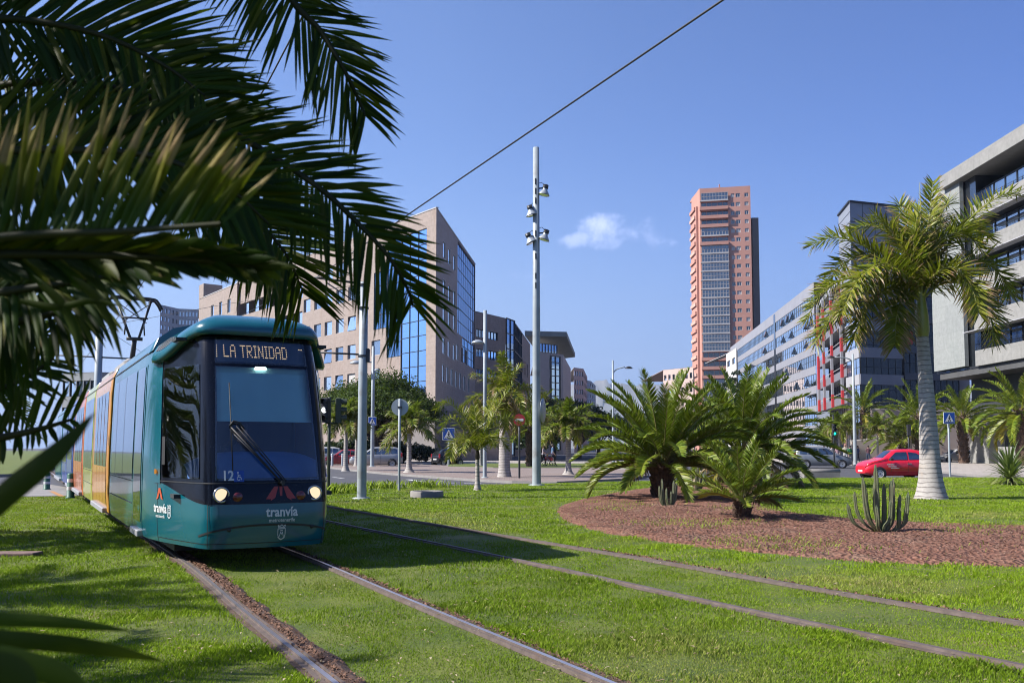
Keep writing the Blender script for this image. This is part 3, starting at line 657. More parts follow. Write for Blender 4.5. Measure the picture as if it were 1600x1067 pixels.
def phoenix(label, base, h, r0, nf, fl, leaf, nl, w, seed, emax=82, emin=-12, bend=1.0, group=None, boots=80, dry=2, single=False, scale=1, loc_rot=0, tipz=0, oneside=None):
    global rng
    rng = np.random.default_rng(seed); rd = random.Random(seed)
    t = thing('date_palm', label, 'palm tree', base, loc_rot, group)
    bark_trunk(h, r0, r0 * 1.02, parent=t, boots=boots, rb=r0 / .2 * .8, seed=seed)
    allp = []; 
    for i in range(nf):
        k = i / (nf - 1); az = i * 2.39996 + rd.uniform(-.25, .25); el = R(emax + (emin - emax) * k ** .85 + rd.uniform(-5, 5))
        ln = fl * (.72 + .32 * math.sin(math.pi * min(1, .25 + k * .7))) * rd.uniform(.9, 1.08)
        z0 = h * (1.02 - .12 * k); o, U = arc((math.cos(az) * r0 * .5, math.sin(az) * r0 * .5, z0), az, el, ln, bend * rd.uniform(.75, 1.2) * (.35 + .65 * math.cos(el)), side=rd.uniform(-.15, .15))
        yl = .07 + (.5 if k > .88 and rd.random() < .4 else 0) + .3 * max(0, k - .6)
        dead = i >= nf - dry
        a = frond_arrays(o, U, leaf, nl, w, fwd=(30, 58), vtilt=.42 if not dead else .0, droop=.16 if not dead else .5, yellow=yl, t0=.16, twist=.6)
        rach = tube_arrays(o, .022 * fl / 2.6 + .004, .004, 4)
        if single: 
            rc = np.zeros((len(rach[0]), 4)); rc[:, 1] = .9; rc[:, 2] = .4; rc[:, 3] = 1; allp.append((a, (rach[0], rach[1], rc)))
        else:
            ob = frond_obj([a], rach, 'frond', t, MT['dryleaf'] if dead else MT['phx'], MT['rachis'])
            if dead: ob['label'] = 'dry brown hanging frond'
    if single:
        V, Q, Cc = merge([x for p in allp for x in p]); bulk('crown', V, Q, MT['phx'], t, Cc)
    return t
def roy_trunk(parent, h, r0, r1, flare, ring=.11, bend=(0, 0)):
    mb = MB(); n = 40; pts = []; rad = []
    for i in range(n + 1):
        k = i / n; z = h * k; r = r1 + (r0 - r1) * (1 - k) ** 1.2 + (flare - r0) * math.exp(-z / (.42 * max(.4, h / 6))) 
        rad.append(r * (1 + .012 * math.sin(z / ring * 6.28) + random.uniform(-.008, .008))); pts.append((bend[0] * k * k, bend[1] * k * k, z - .03))
    mb.tube(pts, rad, 20, cap=False)
    return mb.build('trunk', MT['roytrunk'], parent)
def royal(label, base, h, r0, r1, flare, nf, fl, leaf, nl, w, seed, shaft=.9, emax=80, emin=-25, bend=1.3, group=None, mat='royal', single=False, tip=.15, spear=True, plume=.45, droop=.55, name='royal_palm', top=(0, 0), rot=0.0):
    global rng
    rng = np.random.default_rng(seed); rd = random.Random(seed)
    t = thing(name, label, 'palm tree', base, rot, group)
    roy_trunk(t, h, r0, r1, flare, bend=top)
    if shaft:
        MB().lathe([(r1 * 1.0, h - .05), (r1 * 1.22, h + shaft * .12), (r1 * 1.1, h + shaft * .5), (r1 * .65, h + shaft), (r1 * .3, h + shaft * 1.15)], 14, c=(top[0], top[1], 0)).build('crownshaft', MT['shaft'], t)
    allp = []; zc = h + shaft * .95
    for i in range(nf):
        k = i / (nf - 1); az = i * 2.39996 + rd.uniform(-.3, .3) + seed; el = R(emax + (emin - emax) * k + rd.uniform(-8, 8))
        ln = fl * rd.uniform(.85, 1.08) * (.8 + .25 * k if k < .8 else 1)
        o, U = arc((top[0], top[1], zc - .12 * k), az, el, ln, bend * rd.uniform(.8, 1.25) * (.3 + .7 * math.cos(el)), side=rd.uniform(-.3, .3), power=1.3)
        age = max(0, k - .6) * 1.0
        a = frond_arrays(o, U, leaf, nl, w, fwd=(22, 50), vtilt=.15, droop=droop * (.55 + .6 * k), yellow=.05 + age * .55, tipbrown=tip * (.6 + k), t0=.14, plume=plume, twist=.3, jit=.25, lprof=lambda x: np.clip(.55 + 1.5 * x, 0, 1) * np.clip(1.2 - .65 * x ** 2, .3, 1))
        rach = tube_arrays(o, .028 * fl / 2.4 + .003, .004, 4); rc = np.zeros((len(rach[0]), 4)); rc[:, 1] = 1; rc[:, 2] = .25; rc[:, 3] = 1
        if single: allp += [a, (rach[0], rach[1], rc)]
        else: frond_obj([a], rach, 'frond', t, MT[mat], MT['shaft'])
    if single: 
        V, Q, Cc = merge(allp); bulk('crown', V, Q, MT[mat], t, Cc)
    if spear: MB().tube([(top[0], top[1], zc), (top[0] + .02, top[1], zc + fl * .35), (top[0] + .05, top[1], zc + fl * .72)], [.035, .025, .004], 6).build('spear_leaf', MT['shaft'], t)
    return t
def hand_palm(label, base, top_px, r0, r1, flare, fronds, leaf, nl, w, seed, shaft, tip, droop, spear=None, mat='royal'):
    """royal palm whose fronds follow the curves seen in the photograph, each at its own depth"""
    global rng
    rng = np.random.default_rng(seed); rd = random.Random(seed); Y = base.y
    t = thing('royal_palm', label, 'palm tree', base); tp = P(*top_px, Y); h = tp.z; dx = tp.x - base.x
    roy_trunk(t, h, r0, r1, flare, bend=(dx, 0))
    MB().lathe([(r1 * 1.0, h - .05), (r1 * 1.22, h + shaft * .12), (r1 * 1.1, h + shaft * .5), (r1 * .65, h + shaft), (r1 * .3, h + shaft * 1.15)], 14, c=(dx, 0, 0)).build('crownshaft', MT['shaft'] if r1 > .1 else MT['bark'], t)
    C = Vector((dx, 0, h + shaft * .9))
    for i, (pts, dy) in enumerate(fronds):
        n = len(pts); path = [tuple(C)] + [tuple(P(a, b, Y + dy * (j + 1) / n) - base) for j, (a, b) in enumerate(pts)]
        c = np.array(crv(path, 60)); T = norm(np.gradient(c, axis=0)); sd = norm(np.cross(T, np.array([0, 0, 1.0]) + rng.normal(0, .15, 3))); U = norm(np.cross(sd, T))
        low = max(0, min(1, (C.z - path[-1][2]) / (1.5 * shaft + .5)))
        a = frond_arrays(path, U, leaf * rd.uniform(.9, 1.1), nl, w, fwd=(18, 52), vtilt=.15, droop=droop * (.6 + .8 * low), yellow=.06 + .32 * low * rd.random(), tipbrown=tip * (.5 + 1.3 * low), t0=.12, plume=.6, twist=.3, jit=.3, lprof=lambda x: np.clip(.5 + 1.5 * x, 0, 1) * np.clip(1.15 - .6 * x ** 2, .3, 1))
        frond_obj([a], tube_arrays(path, .05 * leaf + .003, .005, 5), 'frond', t, MT[mat], MT['shaft'])
    if spear: q = P(*spear, Y) - base; MB().tube([tuple(C), tuple((C + q) / 2 + Vector((.03, 0, 0))), tuple(q)], [.045, .03, .006], 6).build('spear_leaf', MT['shaft'], t)
    return t
def leaf_cloud(centres, radii, n, size, flat=1.0):
    """leaf-sized faces spread through a set of clumps, thicker near their outside"""
    V = []; G_ = []
    tot = sum(r[0] * r[1] for r in radii)
    for c, r in zip(centres, radii):
        m = int(n * r[0] * r[1] / tot); d = norm(rng.normal(0, 1, (m, 3))); d[:, 2] = np.where(d[:, 2] < -.35, -d[:, 2] * .5, d[:, 2])
        q = np.array(c) + d * np.array([r[0], r[0], r[1]]) * (rng.uniform(.25, 1, (m, 1)) ** .45) * (1 + .22 * np.sin(d[:, :1] * 7 + c[0]) * np.sin(d[:, 1:2] * 6 + c[2]))
        nrm = norm(d + rng.normal(0, .75, (m, 3))); a = norm(np.cross(nrm, rng.normal(0, 1, (m, 3)))); b = np.cross(nrm, a)
        s = size * rng.uniform(.6, 1.3, (m, 1))
        V.append(np.stack([q - a * s, q - b * s * .5 + nrm * s * .12, q + a * s, q + b * s * .5 + nrm * s * .12], 1)); G_.append(np.clip(rng.random(m) * .6 + rng.random() * .4, 0, 1))
    V = np.concatenate(V); g = np.concatenate(G_); m = len(V); lc = np.ones((m, 4, 4)); lc[:, :, 0] = .3; lc[:, :, 1] = g[:, None]; lc[:, :, 2] = (rng.random(m) ** 3 * .5)[:, None]
    return V.reshape(-1, 3), np.arange(m * 4).reshape(m, 4), lc.reshape(-1, 4)
def broadleaf(label, base, h, w, n, size, seed, mat='ficus', clumps=26, trunk=.28, group=None, low=.35, name='broadleaf_tree'):
    global rng
    rng = np.random.default_rng(seed); rd = random.Random(seed)
    t = thing(name, label, 'tree', base, 0, group); mb = MB(); cs, rs = [], []
    fork = h * low
    mb.tube([(0, 0, -.1), (.05, 0, fork * .6), (.1, .05, fork)], [trunk * 1.3, trunk, trunk * .9], 9, cap=False)
    for i in range(clumps):
        a = i * 2.39996; q = math.sqrt((i + .5) / clumps); rr = w / 2 * q * .82; zz = h * (.97 - .33 * q ** 2.2) - h * .14 + rd.uniform(-.06, .06) * h
        if i % 3 == 0: zz = h * rd.uniform(low + .12, .68); rr *= .95
        c = (math.cos(a) * rr * rd.uniform(.85, 1.15), math.sin(a) * rr * rd.uniform(.85, 1.15), zz); cs.append(c); s = w * rd.uniform(.12, .19); rs.append((s, s * .75))
        if i % 2 == 0: mb.tube([(.1, .05, fork * .9), (c[0] * .45, c[1] * .45, fork + (zz - fork) * .45), (c[0] * .9, c[1] * .9, zz - s * .3)], [trunk * .55, trunk * .3, trunk * .1], 6, cap=False)
    mb.build('trunk', MT['bark'], t); V, Q, Cc = leaf_cloud(cs, rs, n, size); bulk('crown', V, Q, MT[mat], t, Cc)
    return t
def cactus(label, base, arms, group='ribbed cacti in the planting bed', sc=1.0):
    arms = [tuple(v * sc for v in a) for a in arms]
    t = thing('cactus', label, 'cactus', base, 0, group)
    for x0, x1, x2, y, h, r in arms:
        mb = MB(); r *= .84; pts = crv([(x0 * .3, y * .3, -.03), (x1, y * .7, h * .22), (x2 * .9, y, h * .5), (x2, y, h)], 14); n = 20; vs = []
        up = None
        for i, p in enumerate(pts):
            k = i / 13; rad = r * (.62 + .42 * math.sin(math.pi * min(1, .12 + k * .8))) * (1 if k < .95 else (1.0 - ((k - .95) / .05) ** 2 * .6)) * (1 + .05 * math.sin(i * 2.3))
            for j in range(n):
                w = 2 * math.pi * j / n; rr = rad * (1 + .20 * (1 if j % 4 == 0 else (-.8 if j % 4 == 2 else 0))); vs.append((p[0] + rr * math.cos(w), p[1] + rr * math.sin(w), p[2]))
        mb.add(vs, [(i * n + j, i * n + (j + 1) % n, (i + 1) * n + (j + 1) % n, (i + 1) * n + j) for i in range(13) for j in range(n)], 0, False); mb.add(vs[-n:], [tuple(range(n))])
        mb.build('arm', MT['cactus'], t)
    return t
# ------------------------------------------------------------------ the planting bed
def top_h(px, base_py, py): 
    g = G(px, base_py); return ZT(py, g.y) - 0
g1 = G(1036, 781); phoenix('large date palm in the mulch bed with a yellowing frond, left of its neighbour', g1, 1.0, .27, 62, 2.75, .40, 96, .034, 11, emax=86, emin=4, bend=1.25, group='date palms in the planting bed', boots=110, dry=1)
g2 = G(1162, 759); phoenix('tall dark date palm behind the small palm, with dry fronds at its lower right', g2, 1.25, .30, 62, 3.6, .50, 100, .042, 15, emax=86, emin=-6, bend=1.2, group='date palms in the planting bed', boots=100, dry=5)
g3 = G(1160, 813); phoenix('small young date palm at the front of the mulch bed', g3, .42, .15, 30, 1.32, .27, 52, .022, 5, emax=84, emin=10, bend=.75, group='date palms in the planting bed', boots=60, dry=1)
# tall royal palm on the lawn
gr = G(1455, 779)
hand_palm('tall royal palm with a swollen pale grey trunk and ragged crown', gr, (1441, 524), .33, .17, .50, [
    ([(1402, 428), (1352, 385), (1305, 371), (1266, 384)], .6), ([(1380, 436), (1322, 436), (1284, 458), (1260, 500)], 0), ([(1388, 450), (1340, 462), (1302, 492), (1274, 536)], -.8), ([(1440, 400), (1452, 340), (1458, 284)], .5), ([(1468, 402), (1516, 342), (1560, 308), (1594, 300)], .4),
    ([(1480, 428), (1526, 408), (1558, 424), (1580, 462)], 1.0), ([(1470, 444), (1512, 446), (1542, 478), (1554, 530)], -.7), ([(1416, 462), (1402, 490), (1398, 540)], -.6), ([(1412, 428), (1376, 412), (1340, 440), (1316, 488)], -1.4), ([(1460, 430), (1490, 418), (1516, 444), (1530, 490)], -1.4),
    ([(1420, 410), (1396, 372), (1362, 352), (1330, 362)], 1.6), ([(1452, 404), (1482, 362), (1516, 352), (1545, 372)], 1.8), ([(1410, 424), (1360, 400), (1314, 414), (1290, 450)], 1.2), ([(1430, 400), (1420, 350), (1404, 318)], 1.2), ([(1446, 400), (1468, 340), (1484, 312)], 1.0), ([(1396, 452), (1354, 480), (1334, 530)], -1.0), ([(1414, 404), (1392, 360), (1368, 336)], .3), ([(1446, 410), (1474, 372), (1508, 366), (1534, 392)], -.4), ([(1428, 410), (1430, 360), (1436, 326)], -.3)], .80, 132, .048, 3, shaft=1.15, tip=.36, droop=.17, spear=(1437, 285))
# cacti
g = G(1380, 835)
cactus('biggest ribbed cactus, standing alone at the right end of the bed', g, [(-.1, -.45, -.70, .0, .62, .045), (-.05, -.28, -.42, -.1, 1.15, .05), (-.03, -.2, -.3, .1, .95, .05), (0, -.12, -.14, -.05, 1.40, .055), (0, -.05, -.1, .12, 1.05, .05), (0, .02, .04, 0, 1.02, .05), (.03, .12, .17, -.05, 1.08, .052), (.04, .2, .27, .1, 1.12, .055), (.06, .3, .36, 0, .8, .045), (.08, .38, .50, -.06, .85, .048), (0, -.3, -.5, .15, .85, .04), (.02, -.02, .1, -.15, .7, .042), (.05, .25, .3, -.12, .55, .04), (0, -.15, -.2, -.2, .6, .04)], sc=.85)
g = G(1043, 794)
cactus('small cactus with curved arms in front of the large date palm', g, [(-.05, -.14, -.2, 0, .55, .035), (0, -.08, -.12, .05, .72, .038), (0, 0, -.03, -.05, .5, .035), (.03, .1, .16, 0, .68, .04), (.05, .16, .24, .05, .62, .035), (.02, .06, .08, -.05, .42, .035)])
g = G(1087, 769)
cactus('small cactus standing between the two large date palms', g, [(-.05, -.2, -.3, 0, .62, .04), (0, -.1, -.14, .05, .85, .045), (0, 0, 0, -.05, .78, .04), (.03, .12, .2, 0, .66, .045), (.05, .2, .34, .05, .72, .04), (.02, .06, .1, .08, .9, .045)])
# agave / yucca at the right edge
g = G(1578, 757); t = thing('yucca', 'spiky yellow green yucca clump at the right edge of the lawn', 'plant', g)
rng = np.random.default_rng(3); pr = []
for i in range(170):
    k = i / 170; az = i * 2.4; el = R(86 - 92 * k ** .9); ln = (1.35 + .25 * math.sin(i)) * 1.0
    o, U = arc((0, 0, .12 + .25 * (1 - k)), az, el, ln, .5 + .8 * k, n=6)
    c = np.array(crv(o, 7)); Tn = norm(np.gradient(c, axis=0)); s = norm(np.cross(Tn, np.array([0, 0, 1.0]) + 1e-3)); wv = (np.array([.5, .9, 1, .95, .75, (.45), .04]) * .040)[:, None]
    V = np.stack([c - s * wv, c + s * wv], 1).reshape(-1, 3); q = np.array([[2 * j, 2 * j + 2, 2 * j + 3, 2 * j + 1] for j in range(6)])
    lc = np.ones((14, 4)); lc[:, 0] = np.repeat(np.linspace(0, 1, 7), 2); lc[:, 1] = rng.random(); lc[:, 2] = min(1, max(0, k - .45) * 1.6) * rng.random(); pr.append((V, q, lc))
V, Q, Cc = merge(pr); bulk('leaf_rosette', V, Q, MT['agave'], t, Cc)
MB().tube([(0, 0, -.05), (0, 0, .4)], [.14, .1], 8).build('stem', MT['bark'], t)
# ------------------------------------------------------------------ palms along the road, left
g = G(746, 766); t = hand_palm('young palm with a slim brown trunk on the lawn edge before the road', g, (746, 716), .075, .07, .17, [
    ([(735, 672), (715, 641), (697, 628), (681, 640)], 0), ([(760, 672), (780, 632), (801, 600)], .2), ([(745, 664), (741, 634)], .4), ([(727, 690), (712, 688), (703, 716)], -.6), ([(764, 692), (780, 684), (792, 700)], -.5), ([(731, 682), (713, 657), (700, 655), (690, 672)], .8),
    ([(764, 672), (790, 652), (812, 660)], .7), ([(738, 692), (729, 686), (722, 706)], -1.0), ([(756, 690), (764, 680), (772, 694)], -.9), ([(752, 668), (764, 640), (772, 622)], .9), ([(738, 672), (727, 648), (716, 640)], 1.0)], .44, 84, .030, 21, shaft=.3, tip=.08, droop=.2)
g = G(788, 745); royal('taller royal palm with a thick grey trunk behind the young palm', g, ZT(640, g.y), .30, .24, .40, 18, 2.6, .62, 66, .055, 23, shaft=.8, emax=78, emin=-20, bend=1.2, tip=.3, single=True, mat='royal', spear=False)
def small_royal(label, px, py, crown_py, seed, fl=1.9, mat='yroyal', r=.16, group='palms beyond the ring road', nf=18, flare=.3, **k):
    g = G(px, py); return royal(label, g, ZT(crown_py, g.y), r, r * .8, flare, nf, fl, .55, 60, .068, seed, shaft=.5, emax=76, emin=-14, bend=1.15, tip=.2, droop=.3, mat=mat, single=True, spear=False, group=group, **k)
small_royal('pale green palm with tapering grey trunk on the brick pavement before the tan building', 639, 738, 676, 31, 2.2, flare=.42)
small_royal('palm with a thin straight trunk beside the traffic lights, before the red hatchback', 540, 735, 664, 32, 1.9)
small_royal('palm with a bent thin trunk just left of the tall catenary pole', 557, 728, 668, 33, 1.9)
small_royal('palm with flared grey trunk right of the couple with the stroller', 888, 741, 676, 34, 2.0, flare=.40)
small_royal('slim palm trunk half hidden behind the lamp post with the hanging lamp', 751, 728, 655, 35, 1.7, mat='royal')
# date palm style trees behind
def small_phx(label, px, py, crown_py, seed, fl, r0=.3, nf=34, group='date palms on the far pavement', **k):
    g = G(px, py); return phoenix(label, g, ZT(crown_py, g.y), r0, nf, fl, .5 * fl / 3, 46, .06 * fl / 3, seed, single=True, boots=70, group=group, dry=0, **k)
small_phx('date palm with shaggy trunk behind the floodlight mast', 828, 729, 668, 41, 3.4)
small_phx('date palm with thick bark trunk standing right behind the blue crossing sign', 1506, 723.6, 650, 42, 3.5, .42, 40, emin=-28)
small_phx('large date palm cut off by the right edge of the picture', 1598, 727, 642, 43, 4.2, .48, 44, emin=-30, bend=1.25)
small_phx('date palm with bare brown trunk in front of the dark office block', 1350, 718.5, 640, 44, 3.9, .34, 30)
small_phx('squat date palm directly behind the roof of the red car', 1412, 721, 686, 45, 4.0, .42, 36)
small_phx('date palm hidden behind the big royal palm trunk', 1437, 722, 650, 46, 4.0, .4, 34)
for i, (px, py, cy, fl, lab) in enumerate(((1372, 722, 676, 2.3, 'yellow green palm above the standing man in dark clothes'), (1424, 722, 684, 2.0, 'yellow green palm beside the black traffic light behind the car'), (1312, 722, 672, 2.2, 'pale palm just behind the green lit traffic light'), (1288, 720, 684, 2.2, 'low pale palm left of the group of walkers'), (1330, 718, 668, 2.0, 'small pale palm beside the grey street lamp on the right'))):
    small_royal(lab, px, py, cy, 50 + i, fl, r=.12, flare=.2, group='yellow green palms on the far pavement')
# palms and bushes at the far left beside the tram
# broadleaf trees
g = P(588, 700, 91); g.z = RZ; broadleaf('wide dark ficus tree with spreading crown in front of the tan building', g, ZT(586, g.y), 14.0, 80000, .14, 71, clumps=52, trunk=.4, low=.30)
for i, (px, w, tp) in enumerate(((520, 5, 690), (556, 6, 684), (630, 6, 692), (664, 5, 698))):  # bushes added where the building's foot lies in shade
    p = P(px, 700, 97); broadleaf(('dark shrub behind the red hatchback', 'dark shrub behind the people carrier', 'dark shrub right of the people carrier', 'low dark shrub at the corner of the tan building')[i], (p.x, 97, RZ), ZT(tp, 97), w, 5000, .16, 170 + i, 'darkleaf', 14, .1, 'dark shrubs at the foot of the tan building', .12, 'shade_bush')
for i, (px, Y, tp, w, lab) in enumerate(((865, 118, 616, 11, 'dark leafy tree behind the floodlight mast and the couple'), (905, 135, 620, 10, 'dark leafy tree left of the large date palm'), (935, 150, 634, 12, 'low dark tree below the far street lamp'), (843, 100, 655, 7, 'shadowed bush right behind the floodlight mast'), (1010, 170, 640, 14, 'dark tree behind the crown of the large date palm'), (1070, 160, 640, 12, 'dark tree between the two large date palms'), (1150, 190, 560, 9, 'bushy tree at the foot of the white low house'))):
    p = P(px, 700, Y); broadleaf(lab, (p.x, p.y, RZ), ZT(tp, Y), w, 5000, .26, 80 + i, 'darkleaf', 22, .3, 'dark trees along the far street', .25)

phoenix('date palm off to the left whose fronds throw shade on the near lawn', Vector((-9.6, 8.2, 0)), 2.6, .25, 44, 2.5, .42, 60, .034, 91, emax=84, emin=-30, bend=1.2, boots=60, dry=0, single=True, group='date palms left of the tram')
phoenix('date palm at the left edge whose shade dapples the side of the tram', Vector((-10.3, 14.2, 0)), 2.9, .25, 44, 2.6, .42, 60, .034, 93, emax=84, emin=-30, bend=1.2, boots=60, dry=0, single=True, group='date palms left of the tram')
phoenix('date palm off to the left beside the lower lawn, nearest the camera', Vector((-7.0, 4.6, 0)), 2.4, .25, 40, 2.3, .42, 56, .034, 95, emax=84, emin=-20, bend=1.2, boots=60, dry=0, single=True, group='date palms left of the tram')
# ================================================================== TRAM
def paint(name, c, c2=None, rough=.28, coat=.5): return M(name, c, c2 or tuple(x * .9 for x in c), 1.2, rough, coat=coat, obj=True, stain=tuple(x * .8 + .003 for x in c), sscale=.9)
TEAL = paint('teal_paint', (.003, .125, .170), (.003, .108, .148), .22, .45)
ORANGE = paint('amber_paint', (.62, .30, .05), (.58, .27, .045)); LIME = paint('lime_paint', (.42, .44, .10), (.40, .40, .09)); CORAL = paint('coral_paint', (.60, .17, .05), (.56, .15, .045)); VIOLET = paint('blue_paint', (.06, .12, .40), (.06, .10, .34))
GREYP = M('step_grey', (.42, .42, .44), (.36, .36, .38), 4, .5, metal=.3)
WHT = M('lettering_white', (.74, .76, .76), (.70, .72, .72), 5, .5)
nose = Vector((-2.93, 10.93, 0))
TRAM = thing('tram', 'teal tram with headlights on, its rear cars orange, lime, red and blue', 'tram', nose, math.atan2(nT.y, nT.x))
_half = crv([(0, 0), (.35, .018), (.58, .055), (.70, .115), (.775, .25), (.87, .55), (.98, .95), (1.085, 1.4), (1.165, 1.9), (1.2, 2.4)], 120)
_hx = np.array([p[0] for p in _half]); _hy = np.array([p[1] for p in _half]); _hs = np.concatenate([[0], np.cumsum(np.hypot(np.diff(_hx), np.diff(_hy)))]); AE = _hs[-1]; SN = 3.16; AC = float(np.interp(.72, _hx, _hs))
def arcof(a): return a * AC / .87 if a < .87 else AC + (a - .87) * (AE - AC) / (SN - .87)
LEAN = [(.2, .10), (.4, .03), (.62, 0), (.85, .012), (1.05, .05), (1.4, .14), (2.0, .32), (2.6, .53), (2.9, .66), (3.1, .76), (3.3, .9)]
WID = [(.2, .955), (.35, .985), (.6, 1.0), (1.3, 1.0), (2.5, .975), (2.8, .955), (3.0, .92), (3.3, .85)]
def S(s, z, off=0.0):
    a = abs(s); sg = 1 if s >= 0 else -1
    if a <= SN:
        a0 = a; a = arcof(a); x, y = np.interp(a, _hs, _hx), np.interp(a, _hs, _hy); e = .02
        tx = np.interp(min(a + e, AE), _hs, _hx) - np.interp(max(a - e, 0), _hs, _hx); ty = np.interp(min(a + e, AE), _hs, _hy) - np.interp(max(a - e, 0), _hs, _hy)
        if a > AE - .03: tx, ty = 0, 1
    else: x, y, tx, ty = 1.2, 2.4 + a - SN, 0, 1
    l = math.hypot(tx, ty) or 1; nx, ny = ty / l, -tx / l
    if s == 0: nx, ny = 0, -1
    y += interp(LEAN, z) * (1 - smooth01(.35, 2.3, y)); x *= 1 + (interp(WID, z) - 1) * smooth01(0, 1.0, a)
    return ((x + nx * off) * sg, y + ny * off, z)
def sy(y): return SN + y - 2.4       # arc length on the straight side at distance y behind the nose
def patch(name, mat, parent, s0, s1, z0, z1, off=.0, ns=24, nz=8, smooth=True):
    """panel on the tram's skin; bounds may be functions"""
    f = lambda b, v: b(v) if callable(b) else b
    mb = MB()
    def fn(a, b):
        # a along, b up, both 0..1 ; sides may lean with z
        zl = None; s_lin = f(s0, .5) + (f(s1, .5) - f(s0, .5)) * a
        zl, zh = f(z0, s_lin), f(z1, s_lin); z = zl + (zh - zl) * b
        s = f(s0, z) + (f(s1, z) - f(s0, z)) * a
        return S(s, z, off)
    mb.grid(fn, [i / ns for i in range(ns + 1)], [i / nz for i in range(nz + 1)], 0, smooth)
    return mb.build(name, mat, parent)
def onskin(vs, fs, s0, z0, off, name, mat, parent, slant=0.0, flip=False):
    mb = MB(); k = -1 if flip else 1
    mb.add([S(s0 + k * x + slant * y, z0 + y, off) for x, y, *_ in vs], fs); return mb.build(name, mat, parent, fix=False)
YB = 6.9
BTOP = lambda s: .80 + .24 * smooth01(.80, 2.3, abs(s))           # top edge of the teal bumper
# --- lower shell of the cab: bumper, apron, side
cabb = patch('cab_shell', TEAL, TRAM, -sy(YB), sy(YB), .27, BTOP, 0, 140, 10)
patch('apron_seam', MT['black'], cabb, -1.02, 1.02, lambda s: .545 - .13 * (abs(s) / 1.02) ** 2.4 - .010, lambda s: .545 - .13 * (abs(s) / 1.02) ** 2.4 + .014, .004, 40, 1)
for s in (-2.22, 2.22): patch('body_seam', MT['black'], cabb, s - .006, s + .006, .28, 1.02, .003, 1, 10)
patch('sill_seam', MT['black'], cabb, -2.2, 2.2, .325, .333, .003, 60, 1)
for s in (-.845, .845): patch('corner_seam', MT['black'], cabb, s - .006, s + .006, .28, .80, .003, 1, 10)
for s, z in ((-.55, .50), (.62, .50)):
    mb = MB(); c = S(s, z, .002); mb.lathe([(0, -.008), (.022, -.008), (.026, 0)], 10, axis='y', c=c); mb.build('tow_cover', MT['black'], cabb)
# underframe in the dark below the shell
MB().box(-.85, .85, 1.6, YB - .1, .12, .30).build('underframe', MT['black'], TRAM)
# cab side above the bumper and body side of the first car
for sg in (-1, 1):
    ng = lambda b: (lambda z, b=b: -b(z)) if callable(b) else -b
    q = lambda a, b, sg=sg: (a, b) if sg > 0 else (ng(b), ng(a))
    patch('side_panel', TEAL, TRAM, *q(2.28, sy(YB)), 1.02, 2.80, 0, 30, 10)
    patch('cab_edge', TEAL, TRAM, *q(2.10, 2.36), 1.02, 2.86, .012, 3, 8)
    p = patch('side_window', MT['tramglass'], TRAM, *q(sy(3.35), sy(YB - .35)), 1.02, 2.62, .008, 12, 6)
    for y in (4.7, 5.9): patch('window_joint', MT['black'], p, *q(sy(y), sy(y + .025)), 1.02, 2.62, .012, 1, 6)
    d = patch('cab_door', TEAL, TRAM, *q(sy(2.25), sy(3.2)), .36, 2.62, .006, 4, 8)
    patch('pane', MT['tramglass'], d, *q(sy(2.34), sy(3.11)), .46, 2.60, .011, 3, 6)
    patch('door_seam', MT['black'], d, *q(sy(3.2), sy(3.225)), .36, 2.62, .008, 1, 6)
    st = MB(); st.bbox(min(sg * 1.12, sg * 1.24), max(sg * 1.12, sg * 1.24), 2.3, 3.15, .27, .35, .01); st.build('step', GREYP, TRAM)
    patch('lower_seam', MT['black'], TRAM, *q(sy(3.35), sy(YB - .1)), .66, .675, .006, 10, 1)
    patch('lower_seam', MT['black'], TRAM, *q(sy(3.35), sy(YB - .1)), .985, .998, .006, 10, 1)
    patch('gutter', MT['black'], TRAM, *q(sy(2.2), sy(YB)), 2.765, 2.785, .008, 20, 1)
    # cab side window: a big raked pane in a black mask
    for a_, b_, c_, d_ in ((.80, 2.12, BTOP, 1.12), (.80, 2.12, 2.50, 2.90), (.80, 1.0, 1.11, 2.51), (2.04, 2.12, 1.11, 2.51)): patch('side_mask', MT['blackgloss'], TRAM, *q(a_, b_), c_, d_, .004, 20, 12)
    w = patch('cab_side_glass', MT['cleargl'], TRAM, *q(lambda z: .99 - .04 * (z - 1), lambda z: 2.05 - .0 * z), lambda s: 1.10 + .0 * s, 2.52, .012, 16, 10)
    patch('mirror_slot', MT['black'], TRAM, *q(1.93, 2.03), 1.26, 1.62, .016, 2, 4)
    mb = MB(); c = S(sg * 2.22, 1.17, .02); mb.lathe([(0, 0), (.03, 0), (.035, -.02)], 10, axis='x', c=c); mb.build('side_lamp', emit('amber_lamp', (.8, .32, .06), .5) if sg < 0 else MT['black'], TRAM)
# --- windscreen mask, glass, band with lamps
TOPZ = 2.90
patch('windscreen_frame', MT['blackgloss'], TRAM, -.84, lambda z: -.715 + .03 * (z - 1), .80, TOPZ, .004, 5, 20)
patch('windscreen_frame', MT['blackgloss'], TRAM, lambda z: .715 - .03 * (z - 1), .84, .80, TOPZ, .004, 5, 20)
patch('windscreen_frame', MT['blackgloss'], TRAM, -.73, .73, .80, 1.10, .0045, 20, 3)
patch('windscreen_frame', MT['blackgloss'], TRAM, -.73, .73, 2.85, TOPZ + .03, .0045, 20, 2)
patch('windscreen', MT['cleargl'], TRAM, lambda z: -.735 + .03 * (z - 1), lambda z: .735 - .03 * (z - 1), 1.08, 2.87, .012, 24, 16)
patch('mask_seam', MT['black'], TRAM, -2.1, 2.1, lambda s: 1.045, lambda s: 1.058, .014, 60, 1)
patch('windscreen_bar', MT['blackgloss'], TRAM, -.72, .72, 2.50, 2.53, .016, 20, 1)  # black bar across the windscreen below the destination board
